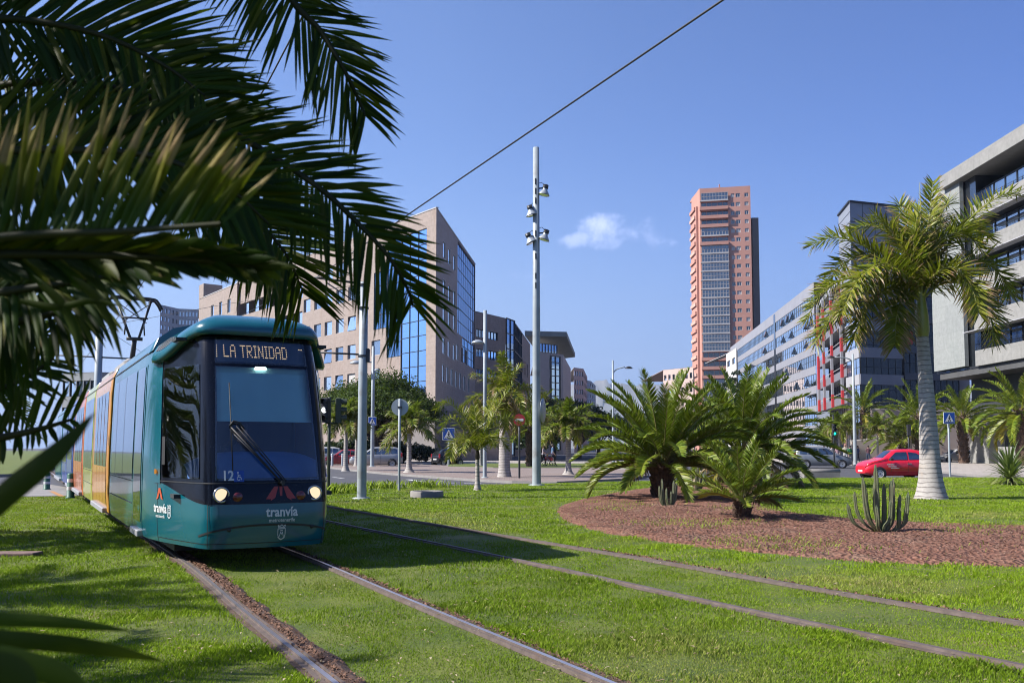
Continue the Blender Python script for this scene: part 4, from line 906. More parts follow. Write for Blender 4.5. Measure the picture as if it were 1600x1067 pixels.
# cab interior
mb = MB(); mb.box(-1.0, 1.0, 2.6, 2.66, .9, 2.9); mb.box(-1.0, 1.0, .75, 2.6, .85, .9); mb.box(-.98, .98, 1.0, 2.6, 2.84, 2.88)
mb.build('cab_interior', M('cab_dark', (.022, .03, .035), (.03, .04, .045), 2, .7), TRAM)
DB = M('dash_blue', (.03, .17, .5), (.025, .14, .42), 3, .45)
mb = MB(); mb.grid(lambda a, b: ((a - .5) * 1.75, .28 + .95 * b + .25 * (2 * a - 1) ** 2 * (1 - b), 1.10 + .33 * math.sin(math.pi * min(1, b * 1.05)) * (1 - (2 * a - 1) ** 4 * .5)), [i / 16 for i in range(17)], [i / 8 for i in range(9)]); mb.build('dashboard', DB, TRAM)
bl = M('blind_cloth', (.55, .95, .98), (.5, .88, .92), 2, .8, obj=True)
mb = MB(); mb.grid(lambda a, b: ((a - .5) * 1.40, .10 + interp(LEAN, 1.80 + .62 * b) + .35 * (a - .5) ** 2, 1.80 + .62 * b), [i / 14 for i in range(15)], [0, .5, 1]); mb.build('sun_blind', bl, TRAM)
mb = MB(); mb.bbox(-.62, .62, .64, .76, 2.42, 2.50, .02); mb.build('blind_roller', bl, TRAM)
mb = MB(); mb.bbox(-.07, .07, .60, .66, 2.47, 2.51, .008); mb.build('cab_lamp', emit('cab_lamp', (.8, .95, .9), 3), TRAM)
mb = MB(); mb.bbox(-.24, .24, 1.75, 1.90, 1.0, 1.55, .05); mb.bbox(-.13, .13, 1.77, 1.86, 1.58, 1.80, .04); mb.build('driver_seat', MT['black'], TRAM)
# driver in the dim cab behind the desk
def skin_body(name, nodes, edges, mats, matfn, parent, sub=1):
    me = bpy.data.meshes.new(name); me.from_pydata([n[0] for n in nodes], edges, []); ob = bpy.data.objects.new(name, me); COL.objects.link(ob)
    sk = ob.modifiers.new('s', 'SKIN'); sk.use_smooth_shade = True; sv = me.skin_vertices[0].data
    for i, n in enumerate(nodes): sv[i].radius = n[1] if isinstance(n[1], tuple) else (n[1], n[1]); sv[i].use_root = (i == 0)
    ob.modifiers.new('b', 'SUBSURF').levels = sub
    dg = bpy.context.evaluated_depsgraph_get(); m2 = bpy.data.meshes.new_from_object(ob.evaluated_get(dg)); bpy.data.objects.remove(ob); m2.materials.clear()
    for m in mats: m2.materials.append(m)
    for p in m2.polygons: p.material_index = matfn(p.center); p.use_smooth = True
    m2.name = name; o = bpy.data.objects.new(name, m2); COL.objects.link(o); o.parent = parent; return o
drv = thing('person', 'tram driver in a dark jacket sitting behind the windscreen', 'person', TRAM.matrix_world @ Vector((0, 0, 0)))
drv.location = nose + nT * 0 + dT * 1.62; drv.rotation_euler = (0, 0, math.atan2(nT.y, nT.x))
nd_ = [((0, .05, .98), (.15, .11)), ((0, .05, 1.2), (.15, .11)), ((0, .04, 1.4), (.17, .10)), ((0, .02, 1.52), .06), ((0, 0, 1.62), (.075, .085)), ((0, -.01, 1.72), (.078, .09)), ((0, 0, 1.78), .05),
       ((.19, .03, 1.43), .06), ((.24, -.08, 1.2), .045), ((.17, -.33, 1.17), .03), ((.16, -.42, 1.18), .028), ((-.19, .03, 1.43), .06), ((-.24, -.08, 1.2), .045), ((-.17, -.33, 1.17), .03), ((-.16, -.42, 1.18), .028)]
skin_body('body', nd_, [(0, 1), (1, 2), (2, 3), (3, 4), (4, 5), (5, 6), (2, 7), (7, 8), (8, 9), (9, 10), (2, 11), (11, 12), (12, 13), (13, 14)], [M('navy_cloth', (.02, .025, .05), None, 5, .8), MT['skin']], lambda c: 1 if (c.z > 1.55 or c.y < -.33) else 0, drv)
mb = MB(); mb.lathe([(.085, 1.70), (.09, 1.75), (.07, 1.81), (0, 1.83)], 12, c=(0, .012, 0)); mb.build('hair', MT['hair'], drv)
# lamps
HL = emit('headlamp_bulb', (1, .78, .52), .75)
for s, r in ((-.655, .075), (.655, .075)):
    h = MB(); c = S(s, .915, .010); h.lathe([(r + .022, .012), (r + .018, -.014), (r, -.012), (r * .96, .01)], 20, axis='y', c=c); hb = h.build('headlight', M('lamp_chrome', (.6, .6, .6), None, 5, .2, metal=.9), TRAM)
    MB().lathe([(0, -.016), (r * .5, -.012), (r * .97, .0)], 20, axis='y', c=c).build('lens', HL, hb)
for s in (-.44, .44):
    c = S(s, .885, .008); MB().lathe([(0, -.018), (.045, -.012), (.06, .004)], 16, axis='y', c=c).build('tail_lamp', M('lamp_red', (.16, .012, .010), None, 5, .25, coat=.6), TRAM)
# destination board with dot letters
patch('destination_board', M('board_blue', (.010, .045, .095), (.012, .05, .10), 2, .35), TRAM, -.69, .69, 2.555, 2.85, -.03, 20, 4)
patch('board_rim', MT['blackgloss'], TRAM, -.70, .70, 2.535, 2.56, -.028, 20, 1)
FONT5 = {'L': '10000 10000 10000 10000 10000 10000 11111', 'A': '01110 10001 10001 11111 10001 10001 10001', 'T': '11111 00100 00100 00100 00100 00100 00100', 'R': '11110 10001 10001 11110 10100 10010 10001', 'I': '111 010 010 010 010 010 111', 'N': '10001 11001 11001 10101 10011 10011 10001', 'D': '11110 10001 10001 10001 10001 10001 11110', ' ': '00 00 00 00 00 00 00'}
mb = MB(); x = 0; dots = []
for ch in 'LA TRINIDAD':
    rows = FONT5[ch].split()
    for j, row in enumerate(rows):
        for i, b in enumerate(row):
            if b == '1': dots.append((x + i, 6 - j))
    x += len(rows[0]) + 1
pit = .0178; sx = -.55
for i, j in dots:
    s, z = sx + i * pit * .92, 2.625 + j * .0245; d = .0062
    mb.add([S(s - d, z - d, -.020), S(s + d, z - d, -.020), S(s + d, z + d, -.020), S(s - d, z + d, -.020)], [(0, 1, 2, 3)])
for s, z in [(-.66, 2.62 + k * .03) for k in range(6)] + [(.60 + k * .025, 2.76) for k in range(3)]:
    d = .006; mb.add([S(s - d * 1.3, z - d, -.020), S(s + d * 1.3, z - d, -.020), S(s + d * 1.3, z + d, -.020), S(s - d * 1.3, z + d, -.020)], [(0, 1, 2, 3)])
mb.build('dot_lettering', emit('led_orange', (1, .70, .42), .62), TRAM, fix=False)
# wiper
mb = MB(); W = lambda s, z, o=.04: Vector(S(s, z, o))
mb.tube([W(-.50, 1.20, .04), W(-.50, 2.28, .04)], .007, 5)
for k, (s0, z0, s1, z1, r) in enumerate(((-.50, 1.72, .14, 1.06, .012), (-.44, 1.74, .19, 1.07, .009), (-.38, 1.74, .22, 1.07, .007), (-.47, 1.64, .12, 1.08, .007))): mb.tube([W(s0, z0, .06), W((s0 + s1) / 2, (z0 + z1) / 2, .075), W(s1, z1, .05)], r, 6)
mb.tube([W(-.52, 1.74, .06), W(-.47, 1.80, .06), W(-.38, 1.78, .06), W(-.33, 1.70, .06)], .013, 6); mb.tube([W(.15, 1.05, .01), W(.17, 1.05, .07)], .03, 8)
mb.build('wiper', MT['black'], TRAM)
# lettering and emblems
v, f = textmesh('tranvía', .165, .004); onskin(v, f, .17, .695, .006, 'lettering', WHT, TRAM)
v, f = textmesh('metrotenerife', .066, .001); onskin(v, f, .17, .597, .006, 'lettering', WHT, TRAM)
v, f = textmesh('12', .165, .004); onskin(v, f, -.565, 1.135, .015, 'number', WHT, TRAM)
v, f = textmesh('tranvía', .165, .004); onskin(v, f, -2.16 + .05, .70, .006, 'lettering', WHT, TRAM)
v, f = textmesh('metrotenerife', .055, .001); onskin(v, f, -2.10, .60, .006, 'lettering', WHT, TRAM)
mb = MB(); mb.add([S(-.42 + x, 1.135 + y, .015) for x, y in ((-.068, -.068), (.068, -.068), (.068, .068), (-.068, .068))], [(0, 1, 2, 3)]); b = mb.build('wheelchair_sticker', MT['blue'], TRAM, fix=False)
mb = MB(); sp = lambda x, y: S(-.42 + x, 1.135 + y, .018)
def pl(mb, pts, w, fn, cl=False):
    if cl: pts = pts + [pts[0]]
    for (x0, y0), (x1, y1) in zip(pts[:-1], pts[1:]):
        l = math.hypot(x1 - x0, y1 - y0) or 1; nx, ny = -(y1 - y0) / l * w / 2, (x1 - x0) / l * w / 2; ex, ey = (x1 - x0) / l * w * .3, (y1 - y0) / l * w * .3
        mb.add([fn(x0 + nx - ex, y0 + ny - ey), fn(x1 + nx + ex, y1 + ny + ey), fn(x1 - nx + ex, y1 - ny + ey), fn(x0 - nx - ex, y0 - ny - ey)], [(0, 1, 2, 3)])
pl(mb, [(-.012, .022), (-.008, -.008), (.022, -.010), (.036, -.042)], .010, sp); pl(mb, [(-.008, .01), (.018, .008)], .008, sp); pl(mb, [(.020 * math.cos(a) - .004, .028 * math.sin(a) - .022) for a in [R(x) for x in range(150, 345, 20)]], .008, sp)
mb.add([sp(-.012 + .011 * math.cos(a), .042 + .011 * math.sin(a)) for a in [R(x) for x in range(0, 360, 36)]], [tuple(range(10))]); mb.build('sticker_figure', WHT, b, fix=False)
def shield(s0, z0, k, par):
    mb = MB(); fn = lambda x, y: S(s0 + x * k, z0 + y * k, .007)
    pl(mb, [(-.5, .55), (.5, .55), (.5, -.15), (.36, -.48), (0, -.7), (-.36, -.48), (-.5, -.15)], .09, fn, True)
    pl(mb, [(-.28, -.35), (-.12, .15), (0, -.1), (.12, .15), (.28, -.35)], .08, fn); pl(mb, [(-.15, .32), (.15, .32)], .1, fn); pl(mb, [(-.5, -.40), (-.38, -.58), (0, -.78), (.38, -.58), (.5, -.40)], .05, fn)
    pl(mb, [(-.42, .68), (-.5, .98), (-.25, .82), (0, 1.02), (.25, .82), (.5, .98), (.42, .68)], .08, fn, True); mb.build('crest', WHT, par, fix=False)
shield(.17, .435, .105, TRAM); shield(-1.80, .66, .095, TRAM)
RM = M('logo_red', (.42, .045, .03), (.40, .04, .03), 5, .4)
mb = MB(); fn = lambda x, y: S(.155 + x, .93 + y, .009)
for sgn in (-1, 1):
    mb.add([fn(sgn * a, b) for a, b in ((.035, .075), (.095, .075), (.215, -.075), (.14, -.075))], [(0, 1, 2, 3)]); mb.add([fn(sgn * a, b) for a, b in ((.035, .075), (.075, .035), (.155, -.1), (.085, -.06))], [(0, 1, 2, 3)])
mb.add([fn(a, b) for a, b in ((-.022, .075), (.022, .075), (.016, -.04), (-.016, -.04))], [(0, 1, 2, 3)]); mb.build('logo', RM, TRAM, fix=False)
mb = MB(); fn = lambda x, y: S(-2.12 + x, .87 + y, .009); OL = M('logo_orange', (.62, .10, .03), None, 5, .4)
mb.add([fn(a, b) for a, b in ((-.03, .09), (.03, .09), (.115, -.06), (.05, -.045), (0, .035), (-.05, -.045), (-.115, -.06))], [(0, 1, 4), (1, 2, 3, 4), (0, 4, 5, 6)]); mb.build('logo', OL, TRAM, fix=False)
# --- roof cap of the cab, with its drooping wings
ZE = lambda s: 2.93 - .30 * smooth01(.75, 2.15, abs(s))
mb = MB(); L0 = 2.62; rings = []
ss = [(-1 + 2 * i / 80) * L0 for i in range(81)]
def cap(s, k):
    ze = ZE(s); a = S(s, min(ze, 2.9), 0)
    out_, h, inw = ((.0, -.02, 0), (.085, -.03, 0), (.105, .02, 0), (.09, .085, .0), (.055, .15, .02), (0, .215, .10), (0, .27, .26), (0, .30, .5), (0, .315, .8))[k]
    end = smooth01(1.0, .88, abs(s) / L0)
    b = S(s, min(ze, 2.9), out_ * (.35 + .65 * end))
    yc = max(b[1] + 1.0 * max(0, 1 - abs(s) / 1.5) + .0, 1.75)
    lift = (2.93 - ze) * inw ** .5 if inw else 0
    h = h * (.55 + .45 * end)
    return (b[0] * (1 - inw), b[1] + (yc - b[1]) * inw * (1 if abs(s) < 2.2 else .6), ze + h + lift)
vs = [cap(s, k) for s in ss for k in range(9)]
mb.add(vs, [(i * 9 + j, i * 9 + 9 + j, i * 9 + 10 + j, i * 9 + 1 + j) for i in range(80) for j in range(8)], 0, True)
for e in (0, 80): mb.add([vs[e * 9 + j] for j in range(9)], [tuple(range(9))])
rc = mb.build('roof_cap', TEAL, TRAM)
for sg in (-1, 1):
    for k in range(7):                                     # louvres on the shoulder of the roof
        s = sg * (1.62 + .095 * k); V_ = lambda s_, k_: Vector(cap(s_, k_)); du = (V_(s + .04, 4) - V_(s - .04, 4)); n = du.cross(V_(s, 5) - V_(s, 3)).normalized()
        if n.dot(V_(s, 4) - Vector((0, 2.2, 2.9))) < 0: n = -n
        d = du.normalized() * .018; a, b = V_(s, 3) * .75 + V_(s, 4) * .25 + n * .008, V_(s - sg * .05, 5) + n * .010; c = V_(s - sg * .02, 4) + n * .012
        mb = MB(); mb.add([a - d, a + d, c + d, c - d, b + d, b - d], [(0, 1, 2, 3), (3, 2, 4, 5)]); mb.build('louvre', MT['black'], rc, fix=False)
# --- the cars behind: sides, roof, windows and doors
PROF = [(1.165, .27), (1.19, .6), (1.2, 1.2), (1.172, 2.5), (1.15, 2.78), (1.08, 2.95), (.9, 3.09), (.6, 3.17), (0, 3.20)]
PR = PROF + [(-x, z) for x, z in PROF[-2::-1]]
def body(name, y0, y1, mat, full=True):
    mb = MB(); n = len(PR); pr = PR if full else PR[4:-4]; n = len(pr); k = max(2, int((y1 - y0) / .5)); vs = [(x, y0 + (y1 - y0) * i / k, z) for i in range(k + 1) for x, z in pr]
    mb.add(vs, [(i * n + j, i * n + n + j, i * n + n + j + 1, i * n + j + 1) for i in range(k) for j in range(n - 1)], 0, True); mb.add(vs[:n], [tuple(range(n))]); mb.add(vs[-n:], [tuple(range(n))])
    return mb.build(name, mat, TRAM)
body('roof', 1.8, YB, TEAL, False)
px_ = lambda z: float(np.interp(z, [p[1] for p in PROF[:5]], [p[0] for p in PROF[:5]]))
def spanel(name, mat, par, sg, y0, y1, z0, z1, off, nz=5):
    mb = MB(); mb.grid(lambda a, b: (sg * (px_(z0 + (z1 - z0) * b) + off), y0 + (y1 - y0) * a, z0 + (z1 - z0) * b), [0, 1], [i / nz for i in range(nz + 1)]); return mb.build(name, mat, par)
def car_section(y0, y1, mat, kind):
    b = body('car_body', y0 + .03, y1 - .03, mat)
    for sg in (-1, 1):
        spanel('gutter', MT['black'], b, sg, y0, y1, 2.77, 2.79, .006, 1)
        if kind == 'door':
            a, c = y0 + .55, y1 - .55; w = (c - a) / 4
            spanel('door_surround', mat, b, sg, a - .03, c + .03, .36, 2.64, .004)
            for i in range(4):
                spanel('pane', MT['tramglass'], b, sg, a + w * i + .05, a + w * (i + 1) - .05, 1.12, 2.56, .009)
            for i in range(4): spanel('door_panel', mat, b, sg, a + w * i + .015, a + w * (i + 1) - .015, .40, 1.10, .009)
            MB().bbox(min(sg * 1.12, sg * 1.25), max(sg * 1.12, sg * 1.25), a, c, .25, .34, .01).build('step', GREYP, b)
        else:
            w = (y1 - y0 - .5) / 2
            for i in range(2): spanel('window', MT['tramglass'], b, sg, y0 + .25 + w * i + .012, y0 + .25 + w * (i + 1) - .012, 1.0, 2.62, .007)
            for z in (.66, .96): spanel('seam', MT['black'], b, sg, y0, y1, z, z + .012, .005, 1)
    return b
def bellows(y0, y1):
    mb = MB(); k = 8
    for i in range(k):
        o = .93 if i % 2 else .97
        n = len(PR); vs = [(x * o, y0 + (y1 - y0) * i / (k - 1), z * (.99 if z > 1 else 1) + (.02 if z < 1 else 0)) for x, z in PR]; mb.add(vs, [])
    mb.f += [(i * n + j, i * n + n + j, i * n + n + j + 1, i * n + j + 1) for i in range(k - 1) for j in range(n - 1)]; mb.m += [0] * (len(mb.f)); mb.sm += [False] * len(mb.f)
    mb.build('bellows', MT['black'], TRAM)
bellows(YB - .05, YB + .32)
car_section(YB + .28, 11.2, ORANGE, 'door'); car_section(11.2, 14.3, LIME, 'window'); car_section(14.3, 18.6, CORAL, 'door'); bellows(18.55, 18.95); car_section(18.9, 22.6, VIOLET, 'door'); car_section(22.6, 26, VIOLET, 'window'); car_section(26.0, 32, TEAL, 'door')
# roof boxes and pantograph
for y0, y1 in ((9, 11.2), (12.4, 14.6), (20, 23)): MB().bbox(-.8, .8, y0, y1, 3.0, 3.32, .05).build('roof_box', M('roof_grey', (.4, .4, .4), None, 3, .6), TRAM)
pt = MB(); pt.bbox(-.5, .5, 14.6, 15.6, 3.15, 3.35, .03)
pt.tube([(0, 15.9, 3.3), (0, 14.9, 4.35)], [.085, .06], 8); panto = pt.build('pantograph', MT['darkmetal'], TRAM)
mb = MB()
for sg in (-1, 1): mb.tube([(sg * .10, 14.9, 4.40), (sg * .44, 15.35, 5.50)], .035, 6); mb.tube([(sg * .25, 14.92, 4.5), (sg * .22, 14.95, 4.95)], .02, 5)
mb.tube([(-.2, 14.9, 4.40), (.2, 14.9, 4.40)], .05, 6); mb.tube([(-.34, 15.0, 4.98), (.34, 15.0, 4.98)], .025, 6)
mb.tube([(-.3, 14.97, 4.85), (.38, 15.3, 5.4)], .012, 4); mb.tube([(.3, 14.97, 4.85), (-.38, 15.3, 5.4)], .012, 4); mb.build('pantograph_arm', MT['darkmetal'], panto)
mb = MB()
for dy in (-.16, .16): mb.tube(crv([(-.72, 15.35 + dy, 5.28), (-.62, 15.35 + dy, 5.46), (-.44, 15.35 + dy, 5.56), (.44, 15.35 + dy, 5.56), (.62, 15.35 + dy, 5.46), (.72, 15.35 + dy, 5.28)], 18), .032, 6)
for x in (-.44, .44): mb.tube([(x, 15.15, 5.5), (x, 15.55, 5.5)], .045, 6)
mb.build('contact_bow', MT['darkmetal'], panto)
# ================================================================== BUILDINGS
class Fr:
    """facade frame: u along the wall, w into the building, v up"""
    def __init__(s, a, b):
        s.o = Vector((a[0], a[1], 0)); d = Vector((b[0] - a[0], b[1] - a[1], 0)); s.L = d.length; s.d = d.normalized(); n = Vector((s.d.y, -s.d.x, 0))
        s.n = n if n.dot(-s.o) > 0 else -n          # outward = towards the viewer's side
    def __call__(s, u, w, v): q = s.o + s.d * u - s.n * w; return (q.x, q.y, v)
    def at(s, px):                                  # u of the picture column px on this wall
        k = (px - 800) / F; A, B = s.o, s.d        # (A.x + B.x u) = k (A.y + B.y u) (level view)
        return (k * A.y - A.x) / (B.x - k * B.y)
    def z(s, u, py): q = s.o + s.d * u; return ZT(py, q.y)
def XY(px, Y): return ((px - 800) / F * Y, Y)
def wall(fr, u0, u1, v0, v1, ops, depth, mb, mi=0):
    """wall sheet with real openings (u0,u1,v0,v1) and their reveals"""
    us = sorted({u0, u1} | {x for o in ops for x in o[:2] if u0 < x < u1}); vs = sorted({v0, v1} | {x for o in ops for x in o[2:4] if v0 < x < v1})
    for i in range(len(us) - 1):
        run = None
        for j in range(len(vs) - 1):
            cu, cv = (us[i] + us[i + 1]) / 2, (vs[j] + vs[j + 1]) / 2
            if not any(o[0] < cu < o[1] and o[2] < cv < o[3] for o in ops): mb.quad(fr(us[i], 0, vs[j]), fr(us[i + 1], 0, vs[j]), fr(us[i + 1], 0, vs[j + 1]), fr(us[i], 0, vs[j + 1]), mi)
    for a, b, c, d in [o[:4] for o in ops]:
        for p, q in (((a, c), (b, c)), ((b, c), (b, d)), ((b, d), (a, d)), ((a, d), (a, c))): mb.quad(fr(p[0], 0, p[1]), fr(q[0], 0, q[1]), fr(q[0], depth, q[1]), fr(p[0], depth, p[1]), mi)
def pane(fr, o, depth, name, mat, par, frame=None, fmat=None, mull=(1, 1), tilt=0.0):
    a, b, c, d = o[:4]; mb = MB()
    if tilt: mb.add([fr(a, depth - tilt, c), fr(b, depth - tilt, c), fr(b, depth, d), fr(a, depth, d)], [(0, 1, 2, 3)])
    else: mb.quad(fr(a, depth, c), fr(b, depth, c), fr(b, depth, d), fr(a, depth, d))
    if frame:
        w = frame; bx = lambda u0, u1, v0, v1: mb.box(u0, u1, depth - w - tilt * .0, depth - .003, v0, v1, 1, fr)
        if not tilt:
            bx(a, b, c, c + w); bx(a, b, d - w, d); bx(a, a + w, c + w, d - w); bx(b - w, b, c + w, d - w)
            for i in range(1, mull[0]): u = a + (b - a) * i / mull[0]; mb.box(u - w / 2, u + w / 2, depth - w * .9, depth - .003, c + w, d - w, 1, fr)
            for i in range(1, mull[1]): v = c + (d - c) * i / mull[1]; mb.box(a + w, b - w, depth - w * .8, depth - .003, v - w / 2, v + w / 2, 1, fr)
    return mb.build(name, [mat, fmat or MT['darkmetal']], par, world=True)
def slab(fr, u0, u1, w0, w1, v0, v1, mb, mi=0): mb.box(u0, u1, w0, w1, v0, v1, mi, fr)
def hull(pts, z0, z1, mb, mi=0, roof=True):
    n = len(pts)
    for i in range(n): a, b = pts[i], pts[(i + 1) % n]; mb.quad((*a, z0), (*b, z0), (*b, z1), (*a, z1), mi)
    if roof: mb.add([(*p, z1) for p in pts], [tuple(range(n))], mi)
def stone(name, c, c2, fr, tw=1.2, th=.6, **k):
    m, nt = newmat(name); pos = nd(nt, 'NewGeometry').outputs['Position']
    u = nd(nt, 'VectorMath', {'operation': 'DOT_PRODUCT'}, i0=pos, i1=tuple(fr.d)).outputs['Value']; z = nd(nt, 'SeparateXYZ', None, Vector=pos).outputs[2]
    uv = nd(nt, 'CombineXYZ', None, X=u, Y=z, Z=0.0).outputs[0]
    br = nd(nt, 'TexBrick', {'offset': .5}, Vector=uv, Color1=c, Color2=c2, Mortar=tuple(x * .72 for x in c), Scale=1.0, Mortar_Size=.012, Brick_Width=tw, Row_Height=th)
    mp = nd(nt, 'Mapping', None, Vector=uv); mp.inputs['Scale'].default_value = (.55, .13, 1)
    col = mixc(nt, math_(nt, 'MULTIPLY', ramp(nt, noise(nt, 1.0, 6, mp.outputs[0], .7), .45, .75), k.get('stain', .45)), br.outputs[0], k.get('dirt', tuple(x * .6 for x in c)))
    col = mixc(nt, .3, col, mixc(nt, noise(nt, 2.5, 6), (0, 0, 0), (1, 1, 1)), 'OVERLAY')
    p = nd(nt, 'BsdfPrincipled', None, Base_Color=col, Roughness=.8)
    b = nd(nt, 'Bump', {'invert': True}, Strength=.3, Distance=.02, Height=br.outputs[1]); nt.links.new(b.outputs[0], p.inputs['Normal']); out(nt, p.outputs[0]); return m
LF = M('light_window_frame', (.62, .60, .58), None, 5, .5)
# ------------------------------------------------------------------ big tan stone office building, left
A0, B0, C0 = XY(680, 105), XY(366, 153), XY(742, 138)
fl, fr_ = Fr(A0, B0), Fr(A0, C0)
T1 = thing('office_building', 'large tan stone office building with small square windows and blue glazed corner', 'building', (*A0, RZ))
TAN = stone('tan_stone', (.345, .278, .240), (.37, .298, .258), fl, 1.4, .7, dirt=(.29, .205, .155), stain=.6); TAN2 = stone('tan_stone_street', (.46, .38, .34), (.44, .36, .32), fr_, 1.4, .7, dirt=(.36, .26, .20))
HT = fl.z(0, 325); HL_ = HT
ops, glz = [], []
# square windows by picture column and row (row heights measured at the column of x=560)
def zrow(px, py): return fl.z(fl.at(px), py)
cols = [477, 494, 511, 529, 548]; zr = [zrow(530, 421), zrow(530, 463), zrow(530, 509), zrow(530, 553), zrow(530, 597), zrow(530, 640)]
U = lambda px: fl.at(px)
for z in zr:
    for cpx in cols + [566, 586]:
        if z == zr[0] and cpx < 505: continue
        if cpx > 560 and z not in (zr[3], zr[4]): continue
        u = U(cpx); ops.append((u - 1.12, u + 1.12, z - .98, z + .98))
# stepped curtain wall near the corner
gz = [(U(601), U(583), zrow(600, 640), zrow(600, 470))]
cw = []
ucor = U(665)
cw += [(ucor, U(625), zrow(645, 668), HT - 2.0), (U(625), U(603), zrow(614, 558), HT - 2.0), (U(603), U(582), zrow(592, 514), HT - 5.6)]
cw = [(a + .01, b - .01, c, d) for a, b, c, d in cw]
mb = MB(); uE = U(366)
r1 = [zrow(430, 467), zrow(430, 507)]                       # ribbon recesses on the far half
rib = []
for z in r1 + [r1[1] - 3.6, r1[1] - 7.2]: rib.append((U(470), uE - .6, z - 1.0, z + 1.05))
wall(fl, 0, uE, RZ, HT, ops + cw + rib, .35, mb)
mb.build('wall', TAN, T1, world=True, fix=False)
rngb = random.Random(4)
BLW = M('window_blind', (.62, .60, .56), (.5, .48, .45), 2, .5)
for o in ops: pane(fl, o, .22, 'window', BLW if rngb.random() < .12 else MT['winglass'], T1, .07, LF, (1, 1), tilt=.28 if rngb.random() < .10 else 0)
for i, o in enumerate(cw): pane(fl, o, .12, 'curtain_wall', MT['bluewall'], T1, .08, MT['darkmetal'], (max(2, int((o[1] - o[0]) / 1.5)), max(3, int((o[3] - o[2]) / 1.75))))
for o in rib:
    n = 6; p = MB(); w = (o[1] - o[0]) / n
    for i in range(n): slab(fl, o[0] + w * i + w * .42, o[0] + w * (i + 1), .12, .4, o[2], o[3], p)
    for i in range(n): pane(fl, (o[0] + w * i, o[0] + w * i + w * .42, o[2], o[3]), .34, 'window', MT['winglass'], T1, .06, MT['darkmetal'])
# street side
HS_ = HT; mb = MB(); ops2, Us = [], fr_.at
zs = lambda px, py: fr_.z(fr_.at(px), py)
for py in (391, 450, 490, 540):
    for px in (693, 701, 709):
        u = Us(px); z = zs(693, py); ops2.append((u - .95, u + .95, z - 1.1, z + 1.1))
for i in range(6): u = Us(693 + i * 7.2); z = zs(693, 536); ops2.append((u - .9, u + .9, z - 1.15, z + 1.15)) if i > 2 else None
for i in range(7):
    u = Us(692.5 + i * 6.6); z = zs(692.5, 583); ops2.append((u - .8, u + .8, z - 1.15, z + 1.15))
for i in range(6): u = Us(693 + i * 8); None
gl = [(Us(714), Us(741.6), zs(714, 520), HT - .25), (Us(722), Us(741.6), zs(730, 570), zs(714, 520) - .01)]
wall(fr_, 0, fr_.L, RZ, HT, ops2 + gl, .14, mb)
mb.build('wall', TAN2, T1, world=True, fix=False)
BLD = M('white_blind', (.66, .64, .62), (.5, .49, .48), 1.5, .6)
m = MB(); slab(fr_, .01, fr_.L, -.06, .02, RZ, 6.2, m); slab(fl, .0, 14, -.06, .02, RZ, 6.2, m); m.build('plinth', M('plinth_stone', (.24, .21, .20), (.2, .18, .17), .5, .8), T1, world=True)
for k_, o in enumerate(ops2): pane(fr_, o, .11, 'window', MT['mirror'], T1, .10, LF, tilt=0)
for o in gl: pane(fr_, o, .1, 'curtain_wall', MT['bluewall'], T1, .05, MT['darkmetal'], (9, max(3, int((o[3] - o[2]) / 1.75))))
# end block with its stair head, roof edge and back faces
mb = MB(); e0 = XY(366.5, 151.5); e1 = XY(307, 168); fe = Fr(e0, e1); HE = fe.z(0, 443)
opE = [(fe.at(px) - .8, fe.at(px) + .8, fe.z(fe.at(px), py) - 1.2, fe.z(fe.at(px), py) + 1.2) for px, py in ((328, 487), (341, 482), (354, 478), (328, 530), (341, 527), (354, 524))]
wall(fe, 0, fe.L, RZ, HE, opE, .3, mb); mb.quad((*e0, RZ), (e0[0] + 6, e0[1] + 12, RZ), (e0[0] + 6, e0[1] + 12, HE), (*e0, HE)); mb.quad(fe(0, 0, HE), fe(fe.L, 0, HE), fe(fe.L, 14, HE), fe(0, 14, HE))
slab(fe, fe.L - 2.6, fe.L, -.05, 3.5, HE, fe.z(fe.L, 446), mb); hull([fl(0.02, .02, 0)[:2], fl(uE, .5, 0)[:2], fl(uE, 20, 0)[:2], C0, fr_(fr_.L - .02, .02, 0)[:2]], HT - .5, HT - .45, mb)
mb.quad(fl(uE, 0, RZ), fl(uE, 20, RZ), fl(uE, 20, HT), fl(uE, 0, HT)); mb.quad((*C0, RZ), (C0[0] - 20, C0[1], RZ), (C0[0] - 20, C0[1], HT), (*C0, HT))
mb.build('end_block', TAN, T1, world=True, fix=False)
for o in opE: pane(fe, o, .2, 'window', MT['winglass'], T1, .1, LF)
mb = MB(); slab(fl, -.05, uE, -.06, .3, HT, HT + .12, mb); slab(fr_, .32, fr_.L, -.06, .3, HT, HT + .12, mb); slab(fe, 0, fe.L - 2.7, -.06, .3, HE, HE + .14, mb); mb.build('coping', LF, T1, world=True)
# ------------------------------------------------------------------ lower wing behind it
D0, D1, D2, D3 = XY(738, 150), XY(790, 159), XY(803.5, 163), XY(828.5, 199)
f1, f2, f3 = Fr(D0, D1), Fr(D1, D2), Fr(D2, D3); T2 = thing('office_wing', 'lower brownish office wing with blue corner glass behind the large tan building', 'building', (*D1, RZ))
H2 = f1.z(0, 485); BR = stone('brown_stone', (.40, .31, .26), (.38, .29, .24), f1, 1.4, .7)
o1 = [(f1.at(a), f1.at(b), f1.z(0, c), f1.z(0, d)) for a, b, c, d in ((744, 758, 525, 512), (763, 778, 525, 512), (744, 758, 556, 543), (763, 778, 558, 543), (744, 758, 588, 575), (763, 778, 588, 575))]
mb = MB(); wall(f1, 0, f1.L, RZ, H2, o1, .4, mb)
o3 = [(f3.at(px) - 1.1, f3.at(px) + 1.1, z - 1.4, z + 1.4) for px in (817, 820.5, 824) for z in (6, 10, 14, 18)]
